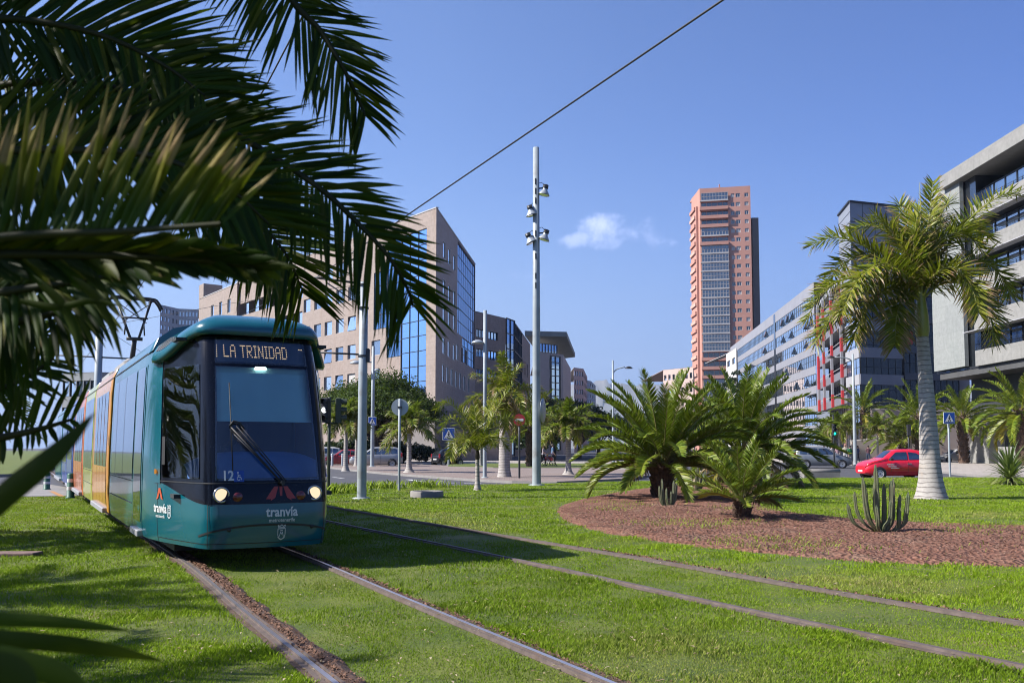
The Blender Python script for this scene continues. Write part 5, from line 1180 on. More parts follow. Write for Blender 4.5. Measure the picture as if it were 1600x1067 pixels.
o3b = [(f3.at(803.6) + .05, f3.at(815), 1, H2 - .2)]
wall(f3, 0, f3.L, RZ, H2, o3 + o3b, .4, mb); hull([D0, D1, D2, D3, (D3[0] - 25, D3[1]), (D0[0] - 10, D0[1] + 20)], H2 - .1, H2, mb); mb.build('wall', BR, T2, world=True, fix=False)
for o in o1 + o3: pane(f1 if o in o1 else f3, o, .25, 'window', MT['bluewall'], T2, .1, None, (3, 1) if o in o1 else (1, 1))
pane(f2, (0.02, f2.L - .02, 0, H2 + .1), -.05, 'corner_glass', MT['bluewall'], T2, .16, MT['darkmetal'], (2, 9)); pane(f3, o3b[0], .05, 'corner_glass', MT['bluewall'], T2, .16, MT['darkmetal'], (5, 9))
# ------------------------------------------------------------------ pale building with a flying slab roof, then farther ones down the street
def simple_block(label, pxs, Ys, ztop_py, mat, rows, cols_, wmat, extra=None, name='building', rowv=None, group=None, wfrac=.55, hfrac=.55, base=RZ):
    p = [XY(px, Y) for px, Y in zip(pxs, Ys)]; t = thing(name, label, 'building', (*p[1], base), 0, group); f = [Fr(p[i], p[i + 1]) for i in range(len(p) - 1)]; Ht = f[0].z(0, ztop_py); mb = MB(); win = []
    for k, fc in enumerate(f):
        op = []
        for i in range(cols_[k]):
            for j in range(rows):
                w = fc.L / cols_[k]; h = (Ht - 1) / rows; u, v = w * (i + .5), .6 + h * (j + .5); op.append((u - w * wfrac / 2, u + w * wfrac / 2, v - h * hfrac / 2, v + h * hfrac / 2))
        wall(fc, 0, fc.L, base, Ht, op, .3, mb); win += [(fc, o) for o in op]
    hull(p + [(p[-1][0] + (p[0][0] - p[-1][0]) * .3, max(Ys) + 25), (p[0][0], max(Ys) + 25)], Ht - .1, Ht, mb); mb.build('wall', mat, t, world=True, fix=False)
    for i, (fc, o) in enumerate(win):
        if i < 90: pane(fc, o, .2, 'window', wmat, t, .1)
    if len(win) > 90:
        m2 = MB()
        for fc, o in win[90:]: m2.quad(fc(o[0], .2, o[2]), fc(o[1], .2, o[2]), fc(o[1], .2, o[3]), fc(o[0], .2, o[3]))
        m2.build('windows', wmat, t, world=True)['kind'] = 'stuff'
    return t, f, Ht
PINKC = M('pale_plaster', (.50, .44, .42), (.46, .40, .38), .3, .85, .1)
T3, f, h3 = simple_block('pale building under a thin flying slab roof, with a blue glass strip', (838, 880, 892), (215, 222, 262), 549, PINKC, 5, (1, 9), MT['winglass'], wfrac=.02)
mb = MB(); h = f[0].z(0, 527); q = [XY(820, 212), XY(886, 214), XY(899, 262), XY(850, 275)]
mb.add([(*p, h) for p in q] + [(*p, h + 1.2) for p in q], [(0, 1, 2, 3), (4, 5, 6, 7), (0, 1, 5, 4), (1, 2, 6, 5), (2, 3, 7, 6), (3, 0, 4, 7)]); mb.build('roof_slab', M('slab_grey', (.22, .24, .23), (.19, .21, .2), .5, .7), T3, world=True)
pane(f[0], (f[0].at(860), f[0].at(875), 1, f[0].z(0, 553)), -.12, 'glass_strip', MT['bluewall'], T3, .2, MT['darkmetal'], (2, 14))
pane(f[0], (.5, f[0].L - .5, h3 + .1, h - 1.0), 1.5, 'attic_glass', MT['bluewall'], T3, .15, MT['darkmetal'], (8, 1))
simple_block('distant pale apartment block left of the far street lamp, third down the street', (897, 912, 918), (300, 305, 340), 574, PINKC, 9, (4, 5), MT['winglass'])
simple_block('farthest narrow white block at the end of the street', (917, 924, 931), (395, 400, 430), 594, M('white_plaster', (.6, .58, .58), None, .3, .8), 12, (2, 2), MT['winglass'])
simple_block('pinkish white apartment house with roof posts left of the tall brick tower', (1037, 1084, 1086), (260, 250, 280), 578, M('pink_plaster', (.62, .48, .42), (.58, .45, .4), .3, .85), 6, (7, 2), MT['darkglass'], hfrac=.4)
simple_block('small white house between the brick tower and the glass office row', (1136, 1152, 1154), (230, 215, 226), 553, M('white_render', (.66, .64, .62), (.6, .58, .56), .4, .85), 5, (2, 2), MT['darkglass'], hfrac=.3)
t, f, h = simple_block('pale grey twin tower block far behind the tram roof', (246, 275, 306), (340, 350, 352), 476, M('pale_grey_plaster', (.50, .50, .52), (.45, .45, .48), .3, .85), 17, (5, 6), MT['winglass'], wfrac=.5)
simple_block('low glass and grey building behind the rear of the tram', (96, 150, 232), (120, 118, 122), 583, M('grey_panel', (.35, .36, .37), (.3, .31, .32), .4, .7), 3, (5, 7), MT['darkglass'], wfrac=.9, hfrac=.6)
# ------------------------------------------------------------------ brick coloured tower
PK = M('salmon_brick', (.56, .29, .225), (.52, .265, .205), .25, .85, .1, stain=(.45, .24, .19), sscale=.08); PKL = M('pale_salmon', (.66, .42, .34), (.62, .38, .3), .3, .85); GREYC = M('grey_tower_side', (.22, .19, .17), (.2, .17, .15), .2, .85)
P0, P1 = XY(1098, 300), XY(1178.5, 296.5); ft = Fr(P0, P1); T4 = thing('apartment_tower', 'tall salmon brick apartment tower with glazed balconies', 'building', (*P0, RZ)); HT4 = ZT(295, 300); nfl = 28; fh = 14.05 * 300 / F
mb = MB(); uo = lambda px: (px - 1098) / F * 300; ops = []; gal = []
for k in range(nfl):
    v1 = HT4 - 1.6 - k * fh
    if v1 - fh < 2: break
    for px, w in ((1148, 4.2), (1156, 5.2), (1169, 4.6)): ops.append((uo(px) - w * .107, uo(px) + w * .107 * 1.6, v1 - 2.1, v1 - .75))
    gal.append((uo(1100), uo(1141.5), v1 - 2.75, v1 - .2))
wall(ft, 0, ft.L, RZ, HT4, ops + gal, .6, mb)
q0 = XY(1083.5, 321); hull([P0, q0, (q0[0] + 14, 340), (P1[0], 330), P1][::1], RZ, HT4, mb) if False else None
fs_ = Fr(P0, (P0[0] - .3, 312.5)); 
mb.quad(fs_(0, 0, RZ), fs_(fs_.L, 0, RZ), fs_(fs_.L, 0, HT4), fs_(0, 0, HT4)); mb.quad((*P1, RZ), (P1[0] + .5, 325, RZ), (P1[0] + .5, 325, HT4), (*P1, HT4)); mb.quad(ft(0, 0, HT4), ft(ft.L, 0, HT4), ft(ft.L, 25, HT4), ft(0, 25, HT4))
mb.build('wall', PK, T4, world=True, fix=False)
for i, o in enumerate(ops): 
    if i < 70: pane(ft, o, .25, 'window', MT['darkglass'] if rngb.random() < .6 else LF, T4, .12, LF, (2, 1))
m2 = MB(); 
for o in ops[70:]: m2.quad(ft(o[0], .25, o[2]), ft(o[1], .25, o[2]), ft(o[1], .25, o[3]), ft(o[0], .25, o[3]))
if m2.v: m2.build('windows', MT['darkglass'], T4, world=True)['kind'] = 'stuff'
GAL = glassmat('gallery_glass', (.03, .04, .06), .05, spec=.16); GFR = M('gallery_frame', (.42, .40, .41), None, .5, .6)
openf = {2, 3, 5, 18, 19, 20}
for k, o in enumerate(gal):
    if k in openf or (k == 1):
        m3 = MB(); slab(ft, o[0] - .5, o[1], -1.2, .1, o[2] - .35, o[2] + .75, m3); b = m3.build('balcony', PK, T4, world=True); pane(ft, (o[0], o[1], o[2], o[3]), .58, 'balcony_door', MT['darkglass'], b, .1, PK, (5, 1))
    else: pane(ft, (o[0], o[1], o[2], o[3]), -.5, 'glazed_gallery', GAL, T4, .15, GFR, (9, 2)); m3 = MB(); slab(ft, o[0] - .4, o[1] + .1, -.75, .3, o[2] - .32, o[2] - .02, m3); m3.build('gallery_floor', LF, T4, world=True)
# side balconies on the left edge and the lower step on the right
m3 = MB()
for k in range(nfl):
    v = HT4 - 6.5 - k * fh
    if v < 2: break
    b = MB(); b.box(P0[0] - 1.3, P0[0] - .5, 303.5, 311.5, v, v + 1.05); b.build('side_balcony', PKL if k % 2 else PK, T4, world=True)
m3.box(P0[0] - .8, P0[0] - .1, 302.5, 312, RZ, HT4 - 5.5); m3.build('side_wing', PK, T4, world=True)
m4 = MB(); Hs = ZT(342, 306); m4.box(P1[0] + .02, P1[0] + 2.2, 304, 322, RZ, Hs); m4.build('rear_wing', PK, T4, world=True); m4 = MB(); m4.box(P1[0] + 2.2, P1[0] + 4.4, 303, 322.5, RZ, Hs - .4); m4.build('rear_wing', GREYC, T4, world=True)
m4 = MB(); m4.box(P0[0] + .3, P1[0] - .3, 302, 318, HT4, HT4 + .6); m4.box(P0[0] + 7, P0[0] + 7.3, 301.5, 302, HT4, HT4 + 2); m4.build('parapet', PK, T4, world=True)
# ------------------------------------------------------------------ glass office row along the right street
E0, E1, E2 = XY(1276, 158), XY(1213, 196), XY(1143, 262); WB = M('white_cladding', (.34, .34, .37), (.30, .30, .33), .4, .5)
g0 = Fr(E0, E2); T5 = thing('glass_office', 'long glass office row with white bands and tilted open windows', 'building', (*E0, RZ)); HG = g0.z(0, 441); fh = 31.2 * 158 / F
mb = MB(); bands = []
v = HG - 2.2; k = 0
while v - fh * .6 > 1: bands.append((.02, g0.L - .02, v - fh * .60, v)); v -= fh
wall(g0, 0, g0.L, RZ, HG, bands, .15, mb); mb.quad(g0(0, 0, HG), g0(g0.L, 0, HG), g0(g0.L, 22, HG), g0(0, 22, HG)); mb.quad(g0(g0.L, 0, RZ), g0(g0.L, 22, RZ), g0(g0.L, 22, HG), g0(g0.L, 0, HG)); mb.build('wall', WB, T5, world=True, fix=False)
MBL = M('mullion_grey', (.10, .12, .14), None, 5, .5)
for o in bands: pane(g0, o, .08, 'window_band', MT['mirrorband'], T5, .05, MBL, (56, 2))
u = g0.at(1213); m5 = MB(); slab(g0, u - .9, u + .9, -.05, .3, RZ, HG - .3, m5); m5.build('shadow_joint', MT['darkglass'], T5, world=True)
for px, b in ((1272, 0), (1268, 0), (1241, 0), (1234, 0), (1226, 0), (1200, 0), (1270, 1), (1263, 1), (1239, 1), (1226, 1), (1197, 1), (1262, 2), (1243, 2), (1252, 3), (1230, 3), (1262, 4), (1246, 4)):
    u = g0.at(px); o = bands[b]; m5 = MB(); z0, z1 = o[2] + .35, o[2] + 1.75; m5.add([g0(u, -.5, z0), g0(u + 1.1, -.5, z0), g0(u + 1.1, .06, z1), g0(u, .06, z1)], [(0, 1, 2, 3)]); m5.add([g0(u, -.5, z0), g0(u, .06, z0), g0(u, .06, z1)], [(0, 1, 2)], 1); m5.add([g0(u + 1.1, -.5, z0), g0(u + 1.1, .06, z0), g0(u + 1.1, .06, z1)], [(0, 1, 2)], 1); m5.build('open_window', [MT['mirrorband'], MT['darkglass']], T5, world=True)
# red and white columned part, then the dark banded corner block
J0, J1 = XY(1322.5, 125), XY(1276.5, 157.5); gr_ = Fr(J0, J1); T6 = thing('office_block', 'grey banded office block with red and white columns on its street side', 'building', (*XY(1346, 117), RZ))
fh3 = 41.7 * 117 / F; Kc = XY(1346, 117); Ks = XY(1324, 124); Ke = XY(1413.5, 119.4)
gf, gs_ = Fr(Kc, Ke), Fr(Kc, Ks); HB = gf.z(0, 412); LG = M('grey_cladding', (.27, .27, .30), (.24, .24, .27), .5, .45, metal=.2); LGL = M('light_cladding', (.46, .455, .47), (.42, .415, .43), .5, .45)
mb = MB(); RED = M('red_column', (.55, .04, .045), (.50, .035, .04), .6, .5)
zt = [gf.z(0, y) for y in (480, 522, 564, 604, 645)]      # tops of the light bands
lev = [gf.z(0, 461) - fh3 * i for i in range(-1, 7)]
for fc, mt in ((gf, LG), (gs_, LGL)):
    m = MB(); u1 = fc.L
    tops = [gf.z(0, 500), gf.z(0, 542), gf.z(0, 584), gf.z(0, 455)]
    for z in tops: slab(fc, 0.02 if fc is gf else .2, u1, -.06, .25, z - 1.35, z, m)
    m.build('spandrel_band', mt, T6, world=True)
    pane(fc, (0.0, u1, gf.z(0, 660), gf.z(0, 400)), .12, 'window_band', MT['blackglass'] if fc is gf else MT['darkglass'], T6, .05, MT['darkmetal'], (6 if fc is gf else 3, 15))
HTp = gf.z(0, 318); z0 = gf.z(0, 452); Ua, Ub, Ud = XY(1336, 116.4), XY(1413.5, 118.9), XY(1317.5, 123.6); m = MB(); hull([Ua, Ub, (Ub[0] + 2, Ub[1] + 7), Ud], z0, HTp, m); UC = M('upper_cladding', (.30, .32, .37), (.27, .29, .33), .4, .45); m.build('upper_block', UC, T6, world=True)
ua, ud = Fr(Ua, Ub), Fr(Ua, Ud); m = MB()
for k in range(1, 5): slab(ua, 0, ua.L, -.03, .02, HTp - 2.6 * k, HTp - 2.6 * k + .10, m); slab(ud, 0, ud.L, -.03, .02, HTp - 1.3 * k, HTp - 1.3 * k + .07, m)
for i in range(1, 4): slab(ua, ua.L * i / 4 - .03, ua.L * i / 4 + .03, -.02, .02, z0, HTp, m)
slab(ua, -.1, ua.L + .1, -.2, .1, HTp, HTp + .22, m); slab(ud, .1, ud.L, -.2, .1, HTp, HTp + .22, m); m.build('cladding_joints', MT['darkmetal'], T6, world=True)
# red-column facade: dark recess, balcony bands, columns
pane(gr_, (0, gr_.L, RZ, gr_.z(0, 425)), 2.2, 'recessed_glass', MT['blackglass'], T6, .06, MT['darkmetal'], (14, 20))
m = MB(); hull([gr_(0, 2.3, 0)[:2], gr_(gr_.L, 2.3, 0)[:2], gr_(gr_.L, 16, 0)[:2], gr_(0, 16, 0)[:2]], RZ, gr_.z(0, 420), m); m.build('core', LG, T6, world=True, fix=False)
zb = [gr_.z(0, y) for y in (449, 490, 532, 574, 616)]
for z in zb: m = MB(); slab(gr_, 0, gr_.L, .3, 2.2, z - 1.15, z, m); slab(gr_, .2, gr_.L - .2, .25, .3, z + .45, z + .52, m, 1); m.build('balcony_band', [LG, LF], T6, world=True)
m = MB(); slab(gr_, 0, gr_.L, .3, 2.2, gr_.z(0, 428), gr_.z(0, 420), m); m.build('cornice', LGL, T6, world=True)
for i, px in enumerate((1316, 1300.5, 1288, 1279.5)):
    u = gr_.at(px)
    for j in range(len(zb)):
        zt_ = (zb[j - 1] - 1.15 if j else gr_.z(0, 428)); zl = zb[j] - 1.2; mid = zl + (zt_ - zl) * .52; m = MB(); w = .42 if i < 3 else .6
        slab(gr_, u - w, u + w, -.05, .28, zl, mid, m, 0); slab(gr_, u - w, u + w, -.05, .28, mid, zt_, m, 1 if i < 3 or j % 2 == 0 else 0); m.build('column', [RED, WB], T6, world=True)
# recessed dark part between this block and the concrete building, red panel
R0, R1 = XY(1413, 119.5), XY(1500, 121); gd = Fr(R0, R1); HR = gd.z(0, 440); m = MB(); hull([R0, R1, (R1[0], 140), (R0[0], 140)], RZ, HR, m); m.build('rear_core', MT['darkmetal'], T6, world=True)
pane(gd, (.1, gd.L, 2, HR - .2), -.06, 'dark_window', MT['blackglass'], T6, .08, MT['darkmetal'], (9, 12))
m = MB(); 
for y in (452, 494, 541, 583): slab(gd, .1, gd.L, -.3, .02, gd.z(0, y) - .9, gd.z(0, y), m)
m.build('spandrel_band', M('dark_band', (.10, .11, .13), None, 1, .5), T6, world=True)
m = MB(); slab(gd, .1, gd.at(1427), -.4, .02, gd.z(0, 538), gd.z(0, 518), m); m.build('red_panel', RED, T6, world=True)
# ------------------------------------------------------------------ concrete building at the right edge
XF = 46.4; T7 = thing('concrete_building', 'pale concrete office building with long balcony bands at the right edge', 'building', (XF, 90, RZ))
gc = Fr((XF, 98.5), (XF, 44)); uz = lambda Y: 98.5 - Y; CN = stone('board_concrete', (.31, .305, .285), (.28, .275, .26), gc, 1.6, 1.2, stain=.5, dirt=(.21, .21, .19)); CP = stone('panel_concrete', (.32, .335, .32), (.29, .305, .295), gc, 3.0, 1.5, stain=.5, dirt=(.24, .27, .25))
Yp0, Yp1 = XF / ((1467 - 800) / F), XF / ((1516 - 800) / F)
zc = lambda Y, py: ZT(py, Y)
m = MB(); slab(gc, uz(Yp0), uz(Yp1), -.35, .05, zc(Yp1, 572), zc(Yp1, 274), m); m.build('end_panel', CP, T7, world=True)
Yr = XF / ((1493 - 800) / F); zr0, zr1 = zc(Yr, 297), zc(Yr, 277)
m = MB(); slab(gc, uz(Yr), gc.L, -.9, 16, zr0, zr1, m); m.build('roof_slab', CN, T7, world=True)
zbz = zc(81, 560); fhc = 62.5 * 81.3 / F
Yb = XF / ((1531 - 800) / F)
for k in range(5):
    z0 = zbz + fhc * k + .0; m = MB(); slab(gc, uz(Yb), gc.L, -.25, .05, z0, z0 + 1.55, m); slab(gc, uz(Yp1) + .1, gc.L, .05, 4.0, z0 - .15, z0 + .12, m, 1); m.build('balcony_band', [CN, MT['darkmetal']], T7, world=True)
    m = MB(); slab(gc, uz(Yb) - .4, gc.L, -1.25, -.27, z0 - .30, z0 - .22, m); m.build('sunshade', LGL, T7, world=True) if k else None
    w = MB(); pane(gc, (uz(Yb) + .2, gc.L, z0 + .15, z0 + fhc - .2), 1.0, 'window_band', MT['winglass'] if k > 1 else MT['darkglass'], T7, .09, MT['darkmetal'], (22, 2))
    r = MB()
    for zz in (1.75, 1.95): slab(gc, uz(Yb), gc.L, -.1, -.06, z0 + zz, z0 + zz + .03, r)
    for i in range(30): u = uz(Yb) + (gc.L - uz(Yb)) * i / 30; slab(gc, u, u + .04, -.1, -.06, z0 + 1.55, z0 + 1.98, r)
    r.build('railing', MT['darkmetal'], T7, world=True)
m = MB(); slab(gc, uz(97), gc.L, 4.0, 16, RZ, zr0, m); m.build('core', M('core_dark', (.06, .065, .07), None, 1, .6), T7, world=True)
m = MB(); slab(gc, uz(98), uz(Yb) + .3, .2, 4.1, zbz - .1, zr0 - .02, m); m.build('dark_recess', MT['darkglass'], T7, world=True)
m = MB(); slab(gc, uz(97), gc.L, .1, 16, zbz - .75, zbz - .16, m); m.build('soffit', M('soffit_dark', (.10, .10, .10), None, 1, .7), T7, world=True)
for px0, px1, w0, w1 in ((1514, 1543, -.6, 1.0),):
    Y1, Y0 = (XF + w0) / ((px1 - 800) / F), (XF + w0) / ((px0 - 800) / F); m = MB(); slab(gc, uz(Y0), uz(Y1), w0, w1, RZ, zc(87, 640), m); m.build('pier', CN, T7, world=True)
m = MB(); slab(gc, uz(96.5), gc.L, 3.2, 4.2, RZ, zbz - .77, m); m.build('ground_wall', M('ground_wall_shade', (.05, .055, .06), None, 1, .6), T7, world=True)  # wall added to fill in the darkness below the soffit
pane(gc, (uz(84), gc.L, 1.8, 7.0), 2.6, 'ground_glass', MT['winglass'], T7, .12, MT['darkmetal'], (14, 1)); m = MB(); slab(gc, uz(85), gc.L, -.4, .2, RZ, 1.6, m); m.build('plinth', CN, T7, world=True)
# ------------------------------------------------------------------ low walls with ramps on the right
def lowwall(label, px0, px1, Y, y_top, y_top2, mat, th=.4, rail=False):
    a, b = XY(px0, Y), XY(px1, Y); f = Fr(a, b); t = thing('garden_wall', label, 'wall', (*a, RZ)); m = MB(); z0, z1 = ZT(y_top, Y), ZT(y_top2, Y)
    m.add([f(0, 0, RZ), f(f.L, 0, RZ), f(f.L, 0, z1), f(0, 0, z0), f(0, th, RZ), f(f.L, th, RZ), f(f.L, th, z1), f(0, th, z0)], [(0, 1, 2, 3), (4, 5, 6, 7), (3, 2, 6, 7), (0, 3, 7, 4), (1, 2, 6, 5)]); m.build('wall_body', mat, t, world=True)
    m = MB(); m.tube([f(-.05, .2, z0 + .06), f(f.L + .05, .2, z1 + .06)], .12, 6); m.build('coping', MT['conc'], t, world=True)
    if rail:
        m = MB(); m.tube([f(0, .1, z0 + .9), f(f.L, .1, z1 + .9)], .04, 5); m.tube([f(0, .1, z0 + .5), f(f.L, .1, z1 + .5)], .03, 5)
        for i in range(12): u = f.L * i / 11; z = z0 + (z1 - z0) * i / 11; m.tube([f(u, .1, z), f(u, .1, z + .9)], .03, 4)
        m.build('handrail', MT['darkmetal'], t, world=True)
PW = M('rendered_wall', (.44, .37, .33), (.40, .33, .29), .6, .85, .1, stain=(.36, .31, .28))
lowwall('long pale ramp wall with handrail below the dark office block', 1362, 1520, 110, 640, 634, PW, rail=True)
lowwall('low pale wall in front of the ramp, behind the red car', 1330, 1470, 104, 690, 676, M('beige_wall', (.50, .42, .36), (.45, .38, .33), .6, .85))
lowwall('grey planter wall behind the dry fronds of the rear date palm', 1255, 1311, 44.5, 738, 738, MT['conc'], 1.2)
lowwall('tan boundary wall at street level left of the couple', 700, 800, 108, 668, 690, stone('tan_boundary', (.50, .37, .3), (.46, .34, .27), fr_, 1, .5))
# ------------------------------------------------------------------ far hills
mb = MB(); hills = [(700, 640), (800, 622), (880, 606), (920, 598), (950, 596), (985, 603), (1030, 598), (1090, 590), (1180, 600), (1300, 590), (1500, 600), (1800, 640)]
hp = crv([P(a, b, 5200) for a, b in hills], 60); rngb.seed(2)
rows = []
for j in range(8):
    k = j / 7; rows.append([(p[0] * (1 - .12 * k), 5200 - 1500 * k + rngb.uniform(-60, 60), (p[2] + rngb.uniform(-12, 12)) * (1 - k) ** 1.2 - 20 * (k > .99)) for p in hp])
vs = [v for r in rows for v in r]; mb.add(vs, [(j * 60 + i, j * 60 + i + 1, j * 60 + 61 + i, j * 60 + 60 + i) for j in range(7) for i in range(59)], 0, True)
struct(mb.build('hills', M('hill_scrub', (.16, .17, .15), (.22, .2, .17), .004, .9)))
# ================================================================== STREET FURNITURE
def pole_mesh(h, r0, r1, mat, parent, name='pole', plate=True, n=14):
    mb = MB(); mb.lathe([(r0, -.1), (r0, .0), (r0 + (r1 - r0) * .5, h * .5), (r1, h), (0, h + .01)], n)
    if plate: mb.lathe([(r0 * 1.9, 0), (r0 * 1.9, .03), (r0 * 1.2, .05)], n)
    return mb.build(name, mat, parent)
def standing(name, label, cat, px, base_py, group=None, z=0.0):
    g = G(px, base_py, z); return thing(name, label, cat, g, 0, group), g
def disc(r, th, mats, parent, name, y=0.0, z=0.0, n=24, mi=0):
    mb = MB(); mb.lathe([(0, y), (r, y), (r, y + th), (0, y + th)], n, axis='y', c=(0, 0, z), smooth=False); return mb.build(name, mats, parent)
def crossing_board(parent, z, s, y=-.05, x=0):
    b = MB().bbox(x - s / 2, x + s / 2, y - .02, y + .01, z - s / 2, z + s / 2, .012).build('sign_board', M('sign_white', (.72, .73, .74), None, 4, .4), parent)
    k = s * .46; m = MB(); m.add([(x - k, y - .024, z - k), (x + k, y - .024, z - k), (x + k, y - .024, z + k), (x - k, y - .024, z + k)], [(0, 1, 2, 3)]); m.build('blue_field', MT['blue'], b, fix=False)
    m = MB(); m.add([(x - k * .82, y - .028, z - k * .74), (x + k * .82, y - .028, z - k * .74), (x, y - .028, z + k * .82)], [(0, 1, 2)]); m.build('triangle', MT['white'], b, fix=False)
    m = MB(); f = lambda a, c: (x + a * k, y - .032, z + c * k)
    for pts, w in (([(.02, .18), (0, -.22)], .16), ([(0, -.2), (-.22, -.62)], .12), ([(0, -.2), (.20, -.40), (.24, -.64)], .11), ([(.02, .14), (-.20, -.10)], .09), ([(.02, .14), (.22, -.06)], .09)): pl(m, pts, w, f)
    m.add([f(.03 + .11 * math.cos(a), .34 + .11 * math.sin(a)) for a in [R(q) for q in range(0, 360, 36)]], [tuple(range(10))])
    for i in range(5): m.add([f(-.62 + i * .28, -.72), f(-.48 + i * .28, -.72), f(-.50 + i * .28, -.66), f(-.60 + i * .28, -.66)], [(0, 1, 2, 3)])
    m.build('walking_figure', MT['black'], b, fix=False); return b
# catenary pole with two arms
t, g = standing('catenary_pole', 'thick grey overhead line pole right of the tram with two dark arms', 'pole', 565, 779)
h = ZT(441, g.y); pole_mesh(h, .14, .125, MT['pole'], t); k = g.y / F
m = MB(); m.tube([(0, 0, h - .05), (-1.45, -.1, h + .12)], .035, 6); m.tube([(0, 0, h - .75), (-1.1, -.05, h - .02)], .02, 5); m.build('bracket_arm', MT['darkmetal'], t)
m = MB(); m.tube([(0, 0, ZT(554, g.y)), (-1.35, -.1, ZT(551, g.y))], .03, 6); m.build('lower_arm', MT['darkmetal'], t)
m = MB(); [m.lathe([(.03, 0), (.07, .01), (.03, .04)], 10, c=(-1.3 + i * .06, -.1, h + .10)) for i in range(3)]; m.build('insulator', MT['darkmetal'], t)
m = MB(); [m.lathe([(.152, z), (.152, z + .06)], 14) for z in (h - .12, h - .8, ZT(558, g.y))]; m.bbox(.10, .19, -.1, .1, ZT(566, g.y), ZT(545, g.y), .01); m.build('clamp', MT['darkmetal'], t)
t, g = standing('catenary_pole', 'grey overhead line pole standing behind the tram roof on the left', 'pole', 149, 757)
g = P(150, 700, 33); t.location = (g.x, g.y, RZ); h = ZT(500, 33) - RZ; pole_mesh(h, .14, .13, MT['pole'], t)
m = MB(); m.tube([(-2.4, 0, ZT(548, 33)), (0, 0, ZT(553, 33)), (1.9, 0, ZT(557, 33))], .03, 5); m.build('cross_arm', MT['darkmetal'], t)
def wire(label, pts, r=.011, name='overhead_wire', grp='overhead wires'):
    m = MB(); m.tube(pts, r, 5); return tag(m.build(name, MT['wire']), label, 'wire', grp)
w1, w2, w3 = P(1130, 0, 9.2), P(660, 320, 15.5), P(500, 430, 26); w0 = w1 + (w1 - w2) * .9
wire('dark contact wire crossing the blue sky from the top to the catenary pole', [w0, w1, w2, w3, P(370, 497, 42), P(230, 577, 75)], .013)
hd = TRAM.matrix_basis if False else Matrix.LocRotScale(TRAM.location, TRAM.rotation_euler, (1, 1, 1)); hd = hd @ Vector((0, 15.35, 5.60))
a1, a2 = P(478, 16, 9.3), P(415, 136, 11.5); wire('contact wire above the tram, seen between the palm fronds and the pantograph', [a1 + (a1 - a2) * 2, a1, a2, hd, hd + dT * 30], .011)
wire('thin span wire from the left pole across to the pole right of the tram', [P(150, 512, 33), P(360, 474, 29.5), Vector((G(565, 779).x, G(565, 779).y, ZT(444, G(565, 779).y)))], .008)
wire('thin stay wire left of the left pole, falling to the lower left', [P(150, 505, 33), P(95, 540, 33), P(30, 585, 33)], .008)
wire('thin wire running from the left pole to the right behind the pantograph', [P(150, 505, 33), P(205, 540, 34), P(260, 575, 35)], .008)
# round sign seen from behind
t, g = standing('round_sign', 'round traffic sign seen from its grey back on a thin post', 'sign', 623.5, 766)
h = ZT(623, g.y); pole_mesh(h, .045, .045, MT['pole'], t, n=10, plate=False); z = ZT(636, g.y); disc(.30, .02, MT['galv'], t, 'sign_disc', .05, z)
m = MB(); m.bbox(-.07, .07, -.055, .05, z - .03, z + .03, .005); m.build('clamp', MT['darkmetal'], t)
# traffic lights by the tram
def signal_head(parent, x, z, s, face, lit=None, mat=None, y=0.0):
    """three lamp housing; face = direction the lenses look, in degrees about z (0 = right)"""
    a = R(face); f = lambda p, q, zz: (x + p * math.cos(a) - q * math.sin(a), y + p * math.sin(a) + q * math.cos(a), z + zz)
    hb = MB().bbox(-.12 * s, .12 * s, -.16 * s, .16 * s, -.5 * s, .5 * s, .03 * s, 0, f).build('signal_head', mat or MT['olive'], parent)
    for i in range(3):
        zz = (.33 - .33 * i) * s; m = MB(); n = 12; vs = []
        for rr, pp in ((.13 * s, .12 * s), (.135 * s, .34 * s)):
            for j in range(n + 1): w = R(-30 + 240 * j / n); vs.append(f(pp if rr < .131 * s else pp - (.0 if j in (0, n) else 0), rr * math.cos(w), zz + rr * math.sin(w)))
        m.add(vs, [(j, j + 1, n + 2 + j, n + 1 + j) for j in range(n)], 0, True); m.build('visor', mat or MT['olive'], hb, fix=False)
        m = MB(); m.add([f(.122 * s, .115 * s * math.cos(R(q)), zz + .115 * s * math.sin(R(q))) for q in range(0, 360, 24)], [tuple(range(15))])
        m.build('lens', LENS.get(lit if i == {'red': 0, 'amber': 1, 'green': 2, 'white': 1}.get(lit, 9) else None), hb, fix=False)
    return hb
LENS = {None: M('dark_lens', (.02, .02, .02), None, 4, .2), 'green': emit('green_signal', (.02, .85, .5), 1.6), 'white': emit('white_signal', (.9, .95, 1), 2.0), 'red': emit('red_signal', (1, .05, .03), 1.5)}
t, g = standing('traffic_light', 'olive green twin traffic light on a thin post right of the tram', 'traffic light', 513, 771)
s = g.y / F; hz = ZT(641, g.y); pole_mesh(ZT(620, g.y), .055, .05, MT['olive'], t, n=10, plate=False)
signal_head(t, -5 * s, hz, .80, -100, 'white', MT['black'], -.15); signal_head(t, 14 * s, hz, .80, 10, None, MT['olive'])
m = MB(); m.tube([(-5 * s, -.1, hz - .42), (14 * s, 0, hz - .42)], .03, 6); m.tube([(0, 0, hz + .3), (14 * s, 0, hz + .3)], .025, 6); m.build('bracket', MT['olive'], t)
